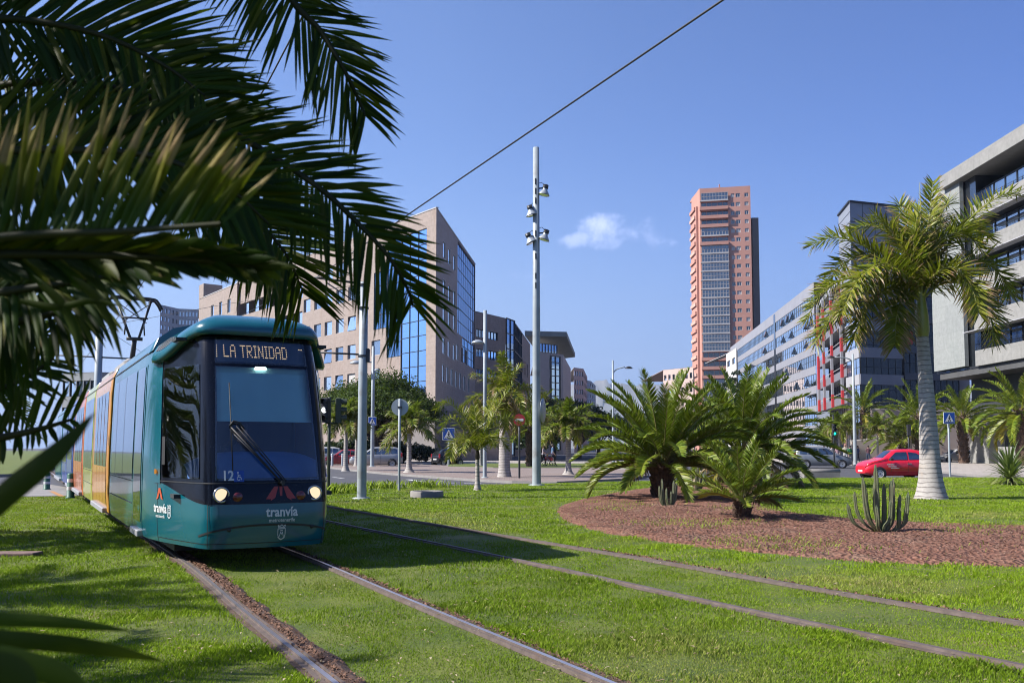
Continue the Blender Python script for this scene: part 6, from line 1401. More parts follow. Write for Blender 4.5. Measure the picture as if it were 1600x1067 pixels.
# crossing signs
for px, by, sy_, sz, lab, zz in ((701, 726.5, 678, 19, 'blue pedestrian crossing sign in front of the tan building, by the small car', RZ), (1484.5, 744, 653, 18, 'blue pedestrian crossing sign right of the royal palm trunk', 0)):
    t, g = standing('crossing_sign', lab, 'sign', px, by, 'blue crossing signs'); s = g.y / F; z = ZT(sy_, g.y); pole_mesh(z + sz * s * .4, .055 * g.y / 45, .05 * g.y / 45, MT['pole'], t, n=8, plate=False); crossing_board(t, z, sz * s, -.08)
# double lamp post with crossing sign, and the single one left of the royal palm
def lamp_head(parent, x, z, s, d, mat=None):
    m = MB(); m.lathe([(0, .22), (.14, .20), (.34, .10), (.42, .0), (.36, -.02), (0, -.03)], 16, c=(0, 0, 0)); m.v = [(x + a * s * 1.0, b * s * .7, z + c * s) for a, b, c in m.v]; m.build('lamp_head', mat or MT['galv'], parent)
t, g = standing('street_lamp', 'grey lamp post with left lamp and a blue crossing sign, behind the catenary pole', 'street lamp', 581.5, 729); s = g.y / F
pole_mesh(ZT(541, g.y), .16, .12, MT['pole'], t); lamp_head(t, -27 * s, ZT(568, g.y), 1.25, -1); m = MB(); m.tube([(0, 0, ZT(566, g.y)), (-20 * s, 0, ZT(565, g.y))], .06, 6); m.build('arm', MT['pole'], t); crossing_board(t, ZT(658, g.y), 13 * s, -.2)
t, g = standing('street_lamp', 'slim dark street lamp with curved arm, right of the crossing sign post', 'street lamp', 595.5, 722); s = g.y / F
pole_mesh(ZT(590, g.y), .13, .09, MT['darkmetal'], t); m = MB(); m.tube(crv([(0, 0, ZT(592, g.y)), (-.4, 0, ZT(582, g.y)), (-4 * s, 0, ZT(576, g.y)), (-9 * s, 0, ZT(577, g.y))], 10), .07, 6); m.build('arm', MT['darkmetal'], t); lamp_head(t, -8 * s, ZT(579, g.y), 1.0, -1)
t, g = standing('street_lamp', 'white lamp post with one shell shaped lamp, among the royal palms', 'street lamp', 757.5, 746.5); s = g.y / F
pole_mesh(ZT(485, g.y), .10, .09, MT['pole'], t); lamp_head(t, -11.5 * s, ZT(536, g.y), .80, -1); m = MB(); m.tube([(0, 0, ZT(535, g.y)), (-7 * s, 0, ZT(535, g.y))], .04, 6); m.build('arm', MT['pole'], t)
# no entry sign
t, g = standing('no_entry_sign', 'red round no entry sign with a white bar on a dark post', 'sign', 811.5, 747); z = ZT(656, g.y); pole_mesh(z + .2, .05, .05, MT['darkmetal'], t, n=8, plate=False)
d = disc(.29, .02, MT['red'], t, 'sign_disc', -.08, z); MB().bbox(-.20, .20, -.09, -.082, z - .055, z + .055, .004).build('white_bar', MT['white'], d)
# floodlight mast
t, g = standing('floodlight_mast', 'tall light grey mast carrying four floodlights against the sky', 'mast', 838.5, 758); h = ZT(231, g.y); Yg = g.y
pole_mesh(h, .175, .125, MT['pole'], t, n=18)
for py in (285, 300, 315, 366, 401, 432, 447): z = ZT(py, Yg); m = MB(); m.bbox(-.05, .0, -.155, -.10, z - .12, z + .12, .005); m.build('cable_slot', MT['darkmetal'], t)
for dx, py, sd, tl in ((14, 297, 1, 12), (-9, 329, -1, -14), (-11, 372, -1, -25), (14.5, 367, 1, 18)):
    z = ZT(py, Yg); x = dx * Yg / F; a = R(tl); fr = lambda p, q, r, x=x, z=z, a=a: (x + p * math.cos(a) + r * math.sin(a), q - .06, z - p * math.sin(a) + r * math.cos(a))
    f = MB().lathe([(0, .16), (.09, .16), (.10, .0), (.10, -.02), (.15, -.08), (.225, -.20), (.235, -.23), (.22, -.23), (0, -.19)], 18, fr=fr).build('floodlight', MT['galv'], t)
    MB().lathe([(.105, .17), (.115, .19), (.115, .04), (.1, .03)], 10, fr=fr).build('ballast', MT['darkmetal'], f); MB().lathe([(0, -.215), (.21, -.225)], 18, fr=fr).build('lens', MT['carglass'], f)
    m = MB(); m.tube([(0, 0, z + .05), (x * .75, -.03, z + .07), (x, -.06, z + .02)], .03, 6); m.tube([(sd * .12, 0, z + .28), (x * .6, -.02, z + .30), (x, -.05, z + .18)], .012, 5); m.build('bracket', MT['darkmetal'], f)
z = ZT(641, Yg); m = MB(); m.lathe([(0, -.012), (.5, -.012), (.5, .012), (0, .012)], 28, axis='x', c=(.25, .0, z)); a = R(62); m.v = [((x - .25) * math.cos(a) + y * math.cos(R(75)) + .26, y * .9 + .1, zz) for x, y, zz in m.v]; m.build('sign_back', MT['galv'], t)
# lamps further off
p = P(958.5, 700, 67); t = thing('street_lamp', 'far grey street lamp with dark head pointing right, above the date palm', 'street lamp', (p.x, 67, RZ)); s = 67 / F
pole_mesh(ZT(563, 67) - RZ, .11, .07, MT['pole'], t); m = MB(); m.tube(crv([(0, 0, ZT(580, 67)), (7 * s, 0, ZT(574, 67)), (19 * s, 0, ZT(571, 67))], 8), .05, 6); m.build('arm', MT['pole'], t); lamp_head(t, 25 * s, ZT(573, 67), .72, 1, MT['darkmetal'])
p = P(1336, 700, 80); t = thing('street_lamp', 'grey street lamp with arm to the left in front of the dark office block', 'street lamp', (p.x, 80, 0)); s = 80 / F
pole_mesh(ZT(553, 80), .17, .09, MT['pole'], t); m = MB(); m.tube(crv([(0, 0, ZT(566, 80)), (-8 * s, 0, ZT(560, 80)), (-28 * s, 0, ZT(558, 80))], 8), .06, 6); m.build('arm', MT['pole'], t); lamp_head(t, -34 * s, ZT(559, 80), .85, -1, MT['darkmetal'])
p = P(1303, 700, 70); t = thing('traffic_light', 'traffic light showing green behind the date palm fronds', 'traffic light', (p.x, 70, 0)); pole_mesh(ZT(648, 70), .06, .06, MT['darkmetal'], t, n=8); signal_head(t, 0, ZT(671, 70), .95, -90, 'green', MT['black'], -.12)
p = P(1420, 700, 66); t = thing('traffic_light', 'black unlit traffic light behind the red car', 'traffic light', (p.x, 66, 0)); pole_mesh(ZT(672, 66), .06, .06, MT['darkmetal'], t, n=8); signal_head(t, 0, ZT(672, 66), .85, 80, None, MT['black'], -.1)
# marker posts left
for px, py, h, lab in ((110, 778, .73, 'green and white striped marker post nearer the tram'), (73, 765, .62, 'green and white striped marker post farther left')):
    t, g = standing('marker_post', lab, 'marker post', px, py, 'striped marker posts'); GR = M('marker_green', (.012, .12, .075), (.01, .1, .06), 4, .5)
    MB().lathe([(.13, 0), (.13, .03), (.105, .05), (.105, h - .03), (.09, h), (0, h + .01)], 16).build('post', GR, t)
    for z in (.24, .47): MB().lathe([(.108, h * z / .73), (.108, h * (z + .10) / .73)], 16).build('white_band', MT['white'], t)
# hydrant and low posts
t, g = standing('hydrant', 'small red hydrant on the footpath left of the floodlight mast', 'hydrant', 829.5, 729); MB().lathe([(.2, 0), (.2, .08), (.14, .1), (.14, .75), (.18, .78), (.17, .95), (.08, 1.05), (0, 1.07)], 12).build('barrel', MT['red'], t); MB().lathe([(.07, -.24), (.07, .24)], 8, axis='x', c=(0, 0, .62)).build('outlet', MT['red'], t)
for px in (519, 535): 
    t, g = standing('bollard', 'short grey bollard before the red hatchback, %s' % ('nearest the traffic light' if px == 519 else 'beside the thin palm trunk'), 'bollard', px, 728, 'grey bollards'); MB().lathe([(.09, 0), (.09, .95), (.07, 1.02), (0, 1.04)], 10).build('post', MT['galv'], t); MB().lathe([(.093, .75), (.093, .85)], 10).build('band', MT['white'], t)
# ================================================================== CARS
def car(name, label, base, rotz, mat, L, Wd, zt, zb, ws, rg, sides, wheels, wr_, spokes=0, rim=None, group=None, zlow=.22, lamps=True, cat='car', roofw=.74, mark=False):
    """x runs from the nose (0) to the tail (L)"""
    t = thing(name, label, cat, base, rotz, group); hw = Wd / 2
    wx = [(0, .70), (.04 * L, .86), (.14 * L, .97), (.5 * L, 1), (.86 * L, .98), (.96 * L, .88), (L, .74)]
    Z = lambda x: interp(zt, x); B = lambda x: min(interp(zb, x), Z(x) - .03); Wf = lambda x: hw * interp(wx, x)
    def ring(x):
        w, z, b = Wf(x), Z(x), B(x); cab = smooth01(.05, .35, z - b); rw = w * (1 - (1 - roofw) * cab) * (1 if cab > 0 else 1)
        lo = zlow + .12 * smooth01(.12 * L, 0, x) + .12 * smooth01(.88 * L, L, x)
        return [(0, lo - .03), (w - .10, lo - .03), (w - .02, lo + .05), (w, (lo + b) * .5), (w + .0, b - .14), (w - .03, b - .02), (w - .05 - .02 * cab, b + .01), ((w + rw) / 2 - .01 * cab, b + (z - b) * .55), (rw, z - .055 * cab - .012), (rw * .82, z - .012 * cab), (rw * .4, z + .008), (0, z + .012)]
    xs = [L * i / 44 for i in range(45)]; mb = MB(); n = 12
    for sg in (1, -1):
        vs = [(x - L / 2, sg * y, z) for x in xs for y, z in ring(x)]; mb.add(vs, [(i * n + j, i * n + n + j, i * n + n + j + 1, i * n + j + 1) for i in range(44) for j in range(n - 1)], 0, True)
        mb.add(vs[:n], [tuple(range(n))]); mb.add(vs[-n:], [tuple(range(n))])
    body_ = mb.build('body', mat, t)
    def sidey(x, z):
        r = ring(x)[5:9]; zz = [q[1] for q in r]; return float(np.interp(z, zz, [q[0] for q in r]))
    for sg in (1, -1):
        for poly in sides:
            x0_, x1_ = min(p[0] for p in poly), max(p[0] for p in poly); m = MB()
            def zlh(x):
                zs_ = []
                for (xa, za), (xb, zb_) in zip(poly, poly[1:] + poly[:1]):
                    if xa != xb and min(xa, xb) - 1e-6 <= x <= max(xa, xb) + 1e-6: zs_.append(za + (zb_ - za) * (x - xa) / (xb - xa))
                    elif xa == xb and abs(x - xa) < 1e-6: zs_ += [za, zb_]
                return min(zs_), max(zs_)
            def fn_(a, b): x = x0_ + (x1_ - x0_) * a; lo, hi = zlh(x); z = lo + (hi - lo) * b; return (x - L / 2, sg * (sidey(x, z) + .010), z)
            m.grid(fn_, [i / 14 for i in range(15)], [i / 5 for i in range(6)]); m.build('side_window', MT['carglass'], body_)
        for x in wheels:
            m = MB(); m.lathe([(wr_ * 1.16, 0), (wr_ * 1.16, .0), (0, .001)], 22, axis='y', c=(x - L / 2, 0, wr_), smooth=False); m.v = [(a, sg * (Wf(x) + .004 + b), c) for a, b, c in m.v if True]; m.build('wheel_arch', MT['black'], t, fix=False)
            m = MB(); y1 = Wf(x) + .02; m.lathe([(wr_ * .62, y1 - .2), (wr_ * .96, y1 - .2), (wr_, y1 - .16), (wr_, y1 - .02), (wr_ * .94, y1 + .012), (wr_ * .68, y1 + .012), (wr_ * .64, y1)], 22, axis='y', c=(x - L / 2, 0, wr_)); m.v = [(a, sg * b, c) for a, b, c in m.v]; wh = m.build('wheel', MT['black'], t)
            m = MB(); m.lathe([(wr_ * .68, y1 + .010), (wr_ * .58, y1 - .004), (wr_ * .2, y1 + .004), (0, y1 + .008)], 22, axis='y', c=(x - L / 2, 0, wr_)); 
            k = spokes or 7
            for i in range(k): a = 2 * math.pi * i / k; c0, s0 = math.cos(a), math.sin(a); q = [(.36, -.028), (.56, -.045), (.56, .045), (.36, .028)]; m.add([(x - L / 2 + wr_ * (u * c0 - v * s0), y1 + .009, wr_ + wr_ * (u * s0 + v * c0)) for u, v in q], [(0, 1, 2, 3)], 1)
            m.add([(x - L / 2 + wr_ * .13 * math.cos(R(q)), y1 + .012, wr_ + wr_ * .13 * math.sin(R(q))) for q in range(0, 360, 36)], [tuple(range(10))], 1)
            m.v = [(a, sg * b, c) for a, b, c in m.v]; m.build('rim', [rim or MT['steelrim'], MT['black']], wh)
        xm = sides[0][0][0] + .12; m = MB(); zc = B(xm) + .03; yy = sg * (Wf(xm) + .09); m.bbox(xm - L / 2 - .10, xm - L / 2 + .08, min(yy - .09, yy + .07), max(yy - .09, yy + .07), zc - .01, zc + .13, .03); m.build('wing_mirror', mat if not mark else MT['black'], t)
        xd = (sides[0][2][0] + sides[0][-1][0]) / 2 + .25; m = MB(); yy = Wf(xd) + .004; m.bbox(xd - L / 2, xd - L / 2 + .20, min(sg * yy, sg * (yy + .03)), max(sg * yy, sg * (yy + .03)), B(xd) - .17, B(xd) - .13, .005); m.build('door_handle', MT['steelrim'], t)
        for xx in {sides[0][0][0] + .14, sides[0][2][0] + .02}:
            m = MB(); m.add([(xx - L / 2 + d, sg * (Wf(xx) + .005), z) for d, z in ((-.006, zlow + .14), (.006, zlow + .14), (.006, B(xx) - .05), (-.006, B(xx) - .05))], [(0, 1, 2, 3)]); m.build('door_seam', MT['black'], body_, fix=False)
        if lamps:
            m = MB(); x = .035 * L; m.lathe([(0, .06), (.07, .05), (.10, 0)], 14, axis='x'); m.v = [(-L / 2 + x + .16 - a * 2.6 + .05, sg * Wf(.06 * L) * .74 + b * 1.1, B(.1 * L) - .08 + c * 1.0) for a, b, c in m.v]; m.build('headlight', MT['steelrim'], t)
            m = MB(); yy = Wf(L * .955); m.bbox(L / 2 - .16, L / 2 - .02, min(sg * (yy - .10), sg * (yy + .012)), max(sg * (yy - .10), sg * (yy + .012)), B(.95 * L) - .22, B(.95 * L) + .14, .02); m.build('tail_light', MT['red'], t)
    def topglass(name, xa, xb):
        m = MB(); m.grid(lambda a, b: (lambda x: (x - L / 2, (b - .5) * 2 * (ring(x)[8][0] * .90), Z(x) + .018 - .05 * abs(2 * b - 1) ** 4))(xa + (xb - xa) * a), [i / 8 for i in range(9)], [i / 8 for i in range(9)]); m.build(name, MT['carglass'], body_)
    topglass('windscreen', *ws); topglass('rear_window', *rg)
    for x, z0, z1 in ((-.005, .33, .43), (L - .012, .48, .60)):
        m = MB(); m.bbox(x - L / 2 - .004, x - L / 2 + .02, -.26, .26, z0 + .05, z1 + .05, .004); m.build('number_plate', MT['white'], t)
    return t
RIMW = M('white_rim', (.72, .72, .72), None, 4, .4)
CARRED = M('car_red_paint', (.80, .012, .035), (.76, .012, .032), 1.5, .22, coat=.7, obj=True)
g = P(1396, 700, 46.5)
rc_ = car('red_car', 'small rounded red hatchback driving left past the royal palm trunk', (g.x, 46.5, RZ), R(2), CARRED, 3.55, 1.66,
    [(0, .64), (.10, .80), (.45, .95), (.78, 1.02), (.95, 1.08), (1.42, 1.44), (1.8, 1.53), (2.5, 1.54), (2.95, 1.47), (3.22, 1.28), (3.42, 1.02), (3.52, .9), (3.55, .75)], [(0, .60), (.3, .78), (.9, .93), (3.0, .97), (3.55, .80)],
    (.97, 1.42), (3.0, 3.36), [[(1.12, .99), (2.12, 1.01), (2.12, 1.40), (1.58, 1.39)], [(2.20, 1.01), (2.92, 1.03), (2.86, 1.18), (2.62, 1.34), (2.20, 1.40)]], (.66, 2.96), .30, 12, RIMW, mark=True)
rngb.seed(9); m = MB()                                                 # the white writing on the door, too small to read
for j, (x0, x1, z, hh) in enumerate(((1.02, 1.38, .735, .075), (1.10, 1.52, .635, .06), (1.22, 1.62, .555, .045))):
    x = x0
    while x < x1:
        w = rngb.uniform(.018, .04); m.add([(x - 1.775, -.837 - .002, z), (x + w - 1.775, -.839, z), (x + w - 1.765, -.839, z + hh * rngb.uniform(.7, 1)), (x - 1.765, -.839, z + hh)], [(0, 1, 2, 3)]); x += w + .012
m.v = [(x, y - .002, z) for x, y, z in m.v]; m.build('door_lettering', MT['white'], rc_, fix=False)
hat = ([(0, .60), (.15, .74), (.9, .92), (1.15, .98), (1.75, 1.42), (2.2, 1.48), (3.1, 1.45), (3.6, 1.30), (3.9, .98), (4.0, .8)], [(0, .62), (.5, .82), (1.1, .93), (3.6, .98), (4.0, .86)], (1.18, 1.72), (3.5, 3.86), [[(1.32, .97), (2.5, .98), (2.5, 1.38), (1.86, 1.38)], [(2.58, .98), (3.45, 1.02), (3.3, 1.30), (2.58, 1.38)]], (.75, 3.2), .31)
mpv = ([(0, .70), (.15, .85), (.8, 1.02), (1.0, 1.08), (1.85, 1.62), (2.3, 1.70), (3.7, 1.70), (4.2, 1.60), (4.42, 1.15), (4.5, .9)], [(0, .68), (.5, .92), (1.0, 1.03), (4.2, 1.08), (4.5, .95)], (1.05, 1.82), (4.16, 4.42), [[(1.25, 1.08), (2.6, 1.09), (2.6, 1.58), (2.0, 1.58)], [(2.68, 1.09), (3.4, 1.10), (3.4, 1.60), (2.68, 1.59)], [(3.48, 1.10), (4.05, 1.12), (3.98, 1.52), (3.48, 1.60)]], (.85, 3.6), .33)
sma = ([(0, .66), (.1, .80), (.35, .96), (.5, 1.02), (1.05, 1.48), (1.4, 1.55), (2.1, 1.52), (2.4, 1.30), (2.62, 1.0), (2.7, .8)], [(0, .64), (.4, .92), (2.3, 1.0), (2.7, .9)], (.52, 1.02), (2.22, 2.56), [[(.70, .98), (1.7, 1.0), (1.7, 1.46), (1.15, 1.44)], [(1.78, 1.0), (2.2, 1.02), (2.12, 1.38), (1.78, 1.46)]], (.42, 2.28), .29)
SIL = M('silver_paint', (.46, .47, .49), (.42, .43, .45), 2, .3, metal=.5, coat=.4); CARBLK = M('black_paint', (.016, .017, .02), None, 2, .2, coat=.6); DRED = M('dark_red_paint', (.34, .02, .03), None, 2, .25, coat=.5); GRYP = M('grey_paint', (.30, .32, .34), None, 2, .3, metal=.4, coat=.4); WHP = M('white_car_paint', (.66, .66, .66), None, 2, .3, coat=.4)
def pcar(name, label, px, Y, rz, mat, spec, L, W_, **k):
    p = P(px, 700, Y); return car(name, label, (p.x, Y, k.pop('z', RZ)), R(rz), mat, L, W_, *spec, group='cars parked near the tan building' if px < 750 else None, **k)
pcar('silver_car', 'silver people carrier parked with its tail to the right behind the catenary pole', 588, 77, 8, SIL, mpv, 4.5, 1.8)
pcar('red_car', 'dark red hatchback parked behind the thin palm trunks beside the tram', 537, 79, 14, DRED, hat, 4.0, 1.72)
pcar('small_car', 'very short black and silver two seat car turned with its tail towards us', 699, 82, 218, CARBLK, sma, 2.7, 1.56)
pcar('grey_car', 'grey car half hidden behind the fronds of the rear date palm', 1283, 72, 172, GRYP, mpv, 4.5, 1.8)
pcar('white_car', 'white car parked behind the crossing sign on the right pavement', 1492, 98, 5, WHP, hat, 4.0, 1.72)
pcar('blue_van', 'pale van partly hidden behind the right edge of the tram', 497, 84, 20, WHP, mpv, 4.5, 1.8)
# ================================================================== PEOPLE
def cloth(name, c): return M(name, c, tuple(x * .8 for x in c), 14, .85, obj=True)
def person(label, px, base_py, rotz, top, legs, hairc=None, h=1.70, stride=.16, arms='down', shorts=False, Y=None, z=0.0, group=None, skirt=False):
    g = G(px, base_py, z) if Y is None else Vector((P(px, 700, Y).x, Y, z))
    t = thing('person', label, 'person', g, R(rotz), group); k = h / 1.70; st = stride
    n = []; e = []
    def add(p, r, par=None):
        n.append(((p[0] * k, p[1] * k, p[2] * k), (r * k, r * k) if not isinstance(r, tuple) else (r[0] * k, r[1] * k)))
        if par is not None: e.append((par, len(n) - 1))
        return len(n) - 1
    pel = add((0, 0, .92), (.15, .105)); ch = add((0, .0, 1.22), (.155, .105), pel); sh = add((0, -.01, 1.38), (.15, .09), ch); nk = add((0, -.01, 1.47), .052, sh); hd_ = add((0, -.02, 1.56), (.07, .085), nk); ht = add((0, -.015, 1.64), (.072, .085), hd_); add((0, -.01, 1.69), .045, ht)
    for sg in (1, -1):
        s = sg * st
        hp = add((sg * .095, 0, .84), .095, pel); kn = add((sg * .10, -s * .55 - .01, .47), .062, hp); an = add((sg * .10, -s + (.06 if s < 0 else 0), .085), .042, kn); add((sg * .11, -s - .13 + (.06 if s < 0 else 0), .03), .035, an)
        so_ = add((sg * .175, -.01, 1.36), .058, sh)
        if arms == 'down': el = add((sg * .225, .02 + s * .4, 1.10), .043, so_); wr = add((sg * .23, -.06 + s * .8, .88), .030, el)
        elif arms == 'push': el = add((sg * .22, -.08, 1.12), .043, so_); wr = add((sg * .17, -.34, 1.02), .030, el)
        else: el = add((sg * .23, .0, 1.10), .043, so_); wr = add((sg * .10, -.22, 1.16), .030, el)
        d = Vector(n[wr][0]) - Vector(n[el][0]); d.normalize(); pm = Vector(n[wr][0]) / k + d * .06; pa = add(tuple(pm), (.030, .018), wr)
        sd = Vector((0, 1, 0)).cross(d); sd = sd.normalized() if sd.length > .1 else Vector((1, 0, 0)); wv = d.cross(sd)
        for i in range(4): q = pm + wv * (.026 - .017 * i) + d * (.075 - .008 * abs(i - 1)) - sd * sg * .012; add(tuple(q), .008, pa)
        q = Vector(n[wr][0]) / k + d * .04 + wv * .045; add(tuple(q), .009, wr)
    tm, lm = cloth('top_cloth', top), cloth('leg_cloth', legs)
    def mf(c):
        z = c.z / k; r = abs(c.x) / k
        if z > 1.45: return 2
        if z < .10: return 3
        if r > .19 and z < 1.15: return 2
        if arms != 'down' and c.y / k < -.24 and z > .9: return 2
        if z > (.80 if skirt else .93): return 0
        if shorts and z < .5: return 2
        return 1
    skin_body('body', n, e, [tm, lm, MT['skin'], MT['black']], mf, t)
    m = MB(); m.lathe([(.092 * k, 1.575 * k), (.098 * k, 1.63 * k), (.082 * k, 1.70 * k), (.04 * k, 1.735 * k), (0, 1.742 * k)], 14, c=(0, .02 * k, 0)); hm = cloth('hair_colour', hairc or (.03, .02, .015)); m.build('hair', hm, t)
    m = MB()
    for sg in (1, -1): m.lathe([(.011, 0), (0, -.006)], 8, axis='y', c=(sg * .03 * k, -.108 * k, 1.60 * k))
    m.lathe([(.016, .02), (.008, -.02)], 6, axis='y', c=(0, -.112 * k, 1.57 * k)); m.build('face', [MT['black']], t)
    return t
person('woman with long hair in a pale top pushing the red stroller', 849, 727.3, 68, (.42, .36, .42), (.015, .016, .022), (.10, .05, .025), 1.66, .2, 'push')
person('man in a light blue shirt and dark trousers walking beside the stroller', 863.5, 727, 75, (.16, .30, .50), (.02, .022, .03), (.12, .10, .08), 1.80, .22, 'down')
t, g = standing('stroller', 'bright red baby stroller between the walking couple', 'stroller', 857, 727.2); t.rotation_euler = (0, 0, R(-20))
m = MB(); m.grid(lambda a, b: (.16 + .30 * math.cos(R(200 - 170 * a)) * 1.0, (b - .5) * .46, .74 + .32 * math.sin(R(200 - 170 * a))), [i / 8 for i in range(9)], [0, .5, 1]); m.bbox(-.25, .42, -.22, .22, .42, .72, .06); m.build('seat_and_hood', MT['red'], t)
m = MB()
for y in (-.24, .24): m.tube([(-.62, y, 1.02), (-.45, y, .98), (.35, y, .28)], .022, 6); m.tube([(.1, y, .55), (-.28, y, .2)], .02, 6)
m.tube([(-.62, -.24, 1.02), (-.62, .24, 1.02)], .022, 6); m.build('frame', MT['galv'], t)
for x, r in ((.38, .13), (-.3, .16)):
    for y in (-.25, .25): MB().lathe([(r * .75, -.02), (r, -.02), (r, .02), (r * .75, .02)], 14, axis='y', c=(x, y, r)).build('wheel', MT['black'], t)
person('walker in white top and pale trousers, leftmost of the group on the right pavement', 1301, 726.5, 200, (.55, .50, .50), (.45, .42, .42), None, 1.70, .12, 'down')
person('walker in a pink top with dark trousers in the middle of the pavement group', 1309, 725.5, 185, (.50, .32, .34), (.05, .05, .10), (.12, .07, .04), 1.66, .1, 'fold')
person('bald man with a reddish face in a cream shirt and white trousers', 1321.5, 726.5, 170, (.50, .46, .36), (.58, .58, .60), (.42, .22, .16), 1.82, .14, 'fold')
person('walker in a green top with light trousers, rightmost of the pavement group', 1328.5, 726.8, 190, (.04, .22, .08), (.42, .36, .33), (.02, .016, .014), 1.68, .2, 'down')
person('person in a dark maroon top and blue jeans standing under the yellow palm', 1357, 722.5, 160, (.09, .03, .045), (.03, .05, .10), None, 1.72, .08, 'fold')
person('small dark walker seen behind the grey street lamp post', 1341, 722, 95, (.04, .06, .14), (.03, .03, .05), None, 1.7, .2, 'down')
# ================================================================== NEAR PALM AT THE LEFT
NP = thing('date_palm', 'date palm close to the camera whose dark fronds fill the upper left', 'palm tree', (-3.3, 1.75, 0))
bark_trunk(2.2, .24, .24, parent=NP, boots=90, rb=1.0, seed=77)
rng = np.random.default_rng(99)
def pxpath(pts): return [tuple(P(a, b, y)) for a, b, y in pts]
def near_frond(pts, L, n, w, fwd, up=(0, -1, .35), lower=None, label=None, r=(.014, .003), n2=None, L2=None, fwd2=None, **k):
    path = pxpath(pts); parts = []
    kw = dict(st=(0, .2, .5, .8, 1), wd=(.5, .95, 1, .6, .04), fold=.22, twist=.25, vtilt=.18, droop=.12, t0=.03, jit=.10); kw.update(k)
    parts.append(frond_arrays(path, up, L, n, w, fwd=fwd, sides=(-1,), **kw))
    if n2 != 0: parts.append(frond_arrays(path, up, L2 or L, n2 or n, w, fwd=fwd2 or fwd, sides=(1,), **kw))
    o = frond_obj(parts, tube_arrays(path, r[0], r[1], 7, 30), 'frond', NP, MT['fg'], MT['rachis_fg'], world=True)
    if label: o['label'] = label
    return o
LP = lambda x: np.clip(.55 + 1.6 * x, 0, 1) * np.clip(1.15 - .55 * x ** 3, .2, 1)
FA = dict(lprof=LP)
near_frond([(-300, 230, 2.6), (-80, 150, 2.5), (100, 128, 2.4), (250, 158, 2.3), (362, 207, 2.25), (488, 286, 2.2), (551, 341, 2.2), (606, 400, 2.2), (636, 450, 2.25), (645, 478, 2.3)], .235, 190, .0120, (26, 58), up=(0, -1, .25), L2=.28, fwd2=(20, 50), label='long arching frond crossing in front of the tan building', **FA)
near_frond([(350, -260, 2.4), (420, -80, 2.4), (456, 0, 2.4), (499, 47, 2.4), (535, 105, 2.4), (562, 160, 2.45), (571, 182, 2.45)], .20, 100, .0100, (25, 60), L2=.25, label='hanging frond at the top against the sky', **FA)
near_frond([(220, 120, 3.5), (300, 205, 3.4), (340, 262, 3.4), (378, 310, 3.4), (415, 357, 3.4), (451, 404, 3.4), (474, 458, 3.5)], .33, 96, .017, (20, 55), **FA)
near_frond([(-300, 40, 2.2), (-60, 30, 2.1), (60, 35, 2.1), (170, 60, 2.1), (260, 105, 2.1), (320, 150, 2.1)], .30, 120, .014, (25, 50), **FA)
near_frond([(-250, 215, 2.0), (-40, 235, 1.95), (110, 235, 1.9), (240, 245, 1.9), (350, 290, 1.9), (420, 350, 1.95)], .25, 120, .014, (25, 55), **FA)
near_frond([(-260, 410, 1.2), (-60, 378, 1.15), (60, 366, 1.12), (180, 362, 1.08), (270, 356, 1.05), (345, 350, 1.04)], .19, 76, .0105, (4, 40), up=(0, -1, .1), n2=0, L2=.085, fwd2=(50, 72), yellow=.75, ygrad=1.0, tipbrown=.25, r=(.007, .003), label='close blurred frond with yellow and brown leaflet tips, sunlight painted into the yellow', **FA)  # yellow over the outer leaflet halves stands for sunlight caught there
near_frond([(-260, 420, 1.35), (-60, 400, 1.3), (90, 398, 1.28), (230, 402, 1.25), (330, 408, 1.25), (400, 418, 1.25)], .12, 66, .017, (52, 74), up=(0, -1, -.2), L2=.075, r=(.010, .004), **FA)
near_frond([(-260, 460, 1.6), (-60, 462, 1.55), (40, 452, 1.5), (120, 440, 1.5), (190, 428, 1.5)], .15, 84, .011, (35, 60), L2=.13, n2=76, fwd2=(15, 50), droop=.3, **FA)
near_frond([(-200, 730, 2.1), (-60, 696, 2.0), (20, 680, 1.95), (70, 668, 1.9), (112, 655, 1.9)], .17, 30, .014, (10, 38), L2=.07, fwd2=(20, 40), **FA)
near_frond([(-260, 540, 1.75), (-80, 520, 1.7), (20, 505, 1.68), (90, 488, 1.66), (150, 470, 1.65)], .13, 70, .013, (15, 50), L2=.15, n2=70, fwd2=(0, 40), droop=.3, **FA)
near_frond([(-240, 690, 2.3), (-90, 640, 2.25), (-10, 612, 2.2), (40, 590, 2.2), (84, 560, 2.2)], .17, 60, .012, (15, 50), L2=.16, n2=60, fwd2=(10, 45), **FA)
near_frond([(-160, 600, 2.7), (-60, 545, 2.6), (0, 524, 2.6), (50, 519, 2.6), (92, 528, 2.6)], .16, 30, .014, (25, 45), L2=.15, fwd2=(0, 30), yellow=.2, **FA)
def leaflet(pts, w):
    c = np.array(crv(pxpath(pts), 12)); T = norm(np.gradient(c, axis=0)); s = norm(np.cross(T, np.array([0, 1.0, 0.0]))); k = np.array([.7, .85, .95, 1, 1, 1, .95, .88, .76, .58, .35, .03])[:, None] * w / 2; nf = np.cross(s, T)
    V = np.stack([c - s * k + nf * k * .35, c, c + s * k + nf * k * .35], 1).reshape(-1, 3); q = [[i * 3 + j, i * 3 + 3 + j, i * 3 + 4 + j, i * 3 + 1 + j] for i in range(11) for j in range(2)]
    lc = np.ones((36, 4)); lc[:, 0] = np.repeat(np.linspace(0, .9, 12), 3); lc[:, 1] = rng.random(); lc[:, 2] = .05; return V, np.array(q), lc
def leaflet_obj(ls, label=None):
    V, Q, Cc = merge(ls); o = bulk('leaflet', V, Q, MT['fg'], NP, Cc, world=True)
    if label: o['label'] = label
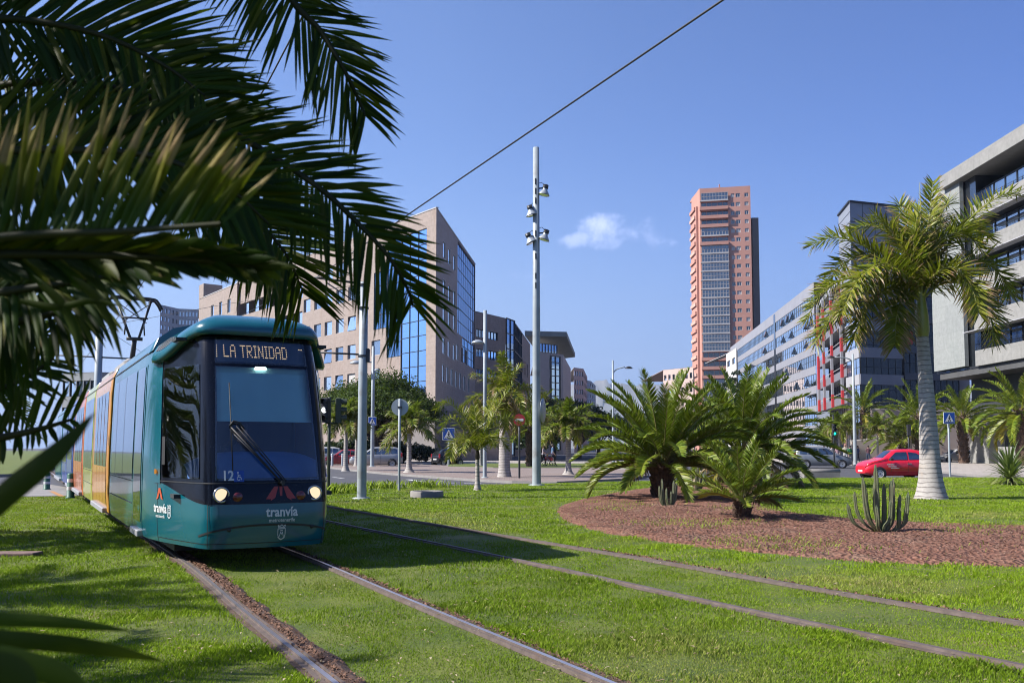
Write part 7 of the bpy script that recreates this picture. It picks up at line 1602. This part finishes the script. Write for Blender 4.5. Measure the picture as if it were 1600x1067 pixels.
leaflet_obj([leaflet([(-90, 862, .72), (0, 778, .70), (80, 712, .70), (148, 645, .72)], .020)], 'single broad blurred leaflet rising before the tram')
for pts, w in (([(-90, 962, .9), (0, 968, .9), (100, 973, .9), (208, 986, .9)], .014), ([(-80, 992, .8), (60, 1003, .8), (160, 1015, .82), (258, 1033, .85)], .016), ([(-60, 1022, .7), (20, 1036, .7), (90, 1055, .7), (140, 1075, .7)], .022), ([(-60, 1050, .6), (10, 1060, .6), (60, 1080, .6)], .03),
               ([(60, 440, 1.4), (95, 475, 1.4), (120, 530, 1.4), (128, 605, 1.4)], .015), ([(100, 430, 1.4), (140, 455, 1.4), (170, 500, 1.4), (192, 565, 1.4)], .014), ([(150, 420, 1.4), (215, 428, 1.4), (262, 440, 1.4), (285, 452, 1.4)], .012), ([(30, 470, 1.4), (90, 480, 1.4), (140, 470, 1.4), (190, 478, 1.4)], .012)):
    leaflet_obj([leaflet(pts, w)])

# the rest of the near palm's crown: above and left of the picture, it shades the fronds in view and throws its shadow on lawn and tram
def outframe(path, mar):
    for p in crv(path, 16):
        if p[1] < .15: continue
        px, py = 800 + F * p[0] / p[1], 700 - F * (p[2] - H) / p[1]; m_ = mar * F / p[1]
        if px > -m_ and py > -m_: return False
    return True
rdn = random.Random(12); cnt = 0
for i in range(600):
    az = i * 2.39996; el = R(rdn.uniform(20, 88)); o, U = arc((-3.3 + .1 * math.cos(az), 1.75 + .1 * math.sin(az), 2.35), az, el, rdn.uniform(2.6, 3.4), rdn.uniform(.8, 1.3), n=9)
    if not outframe(o, .36) or cnt >= 52: continue
    cnt += 1; a = frond_arrays(o, U, .42, 56, .030, fwd=(25, 55), vtilt=.3, droop=.15, t0=.12)
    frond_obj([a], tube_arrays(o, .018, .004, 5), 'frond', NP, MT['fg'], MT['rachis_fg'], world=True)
print('canopy fronds', cnt)

# the air between here and the hills: one closed box of even, thin haze
mb = MB(); mb.box(-3500, 3500, -300, 5600, -30, 520)
m, nt = newmat('haze_air'); o_ = nt.nodes.new('ShaderNodeOutputMaterial'); pv = nd(nt, 'VolumePrincipled', None, Color=(.62, .76, 1.0), Density=.00010, Anisotropy=.2); nt.links.new(pv.outputs[0], o_.inputs['Volume'])
hz = mb.build('haze', m); hz['kind'] = 'stuff'
finish_materials()
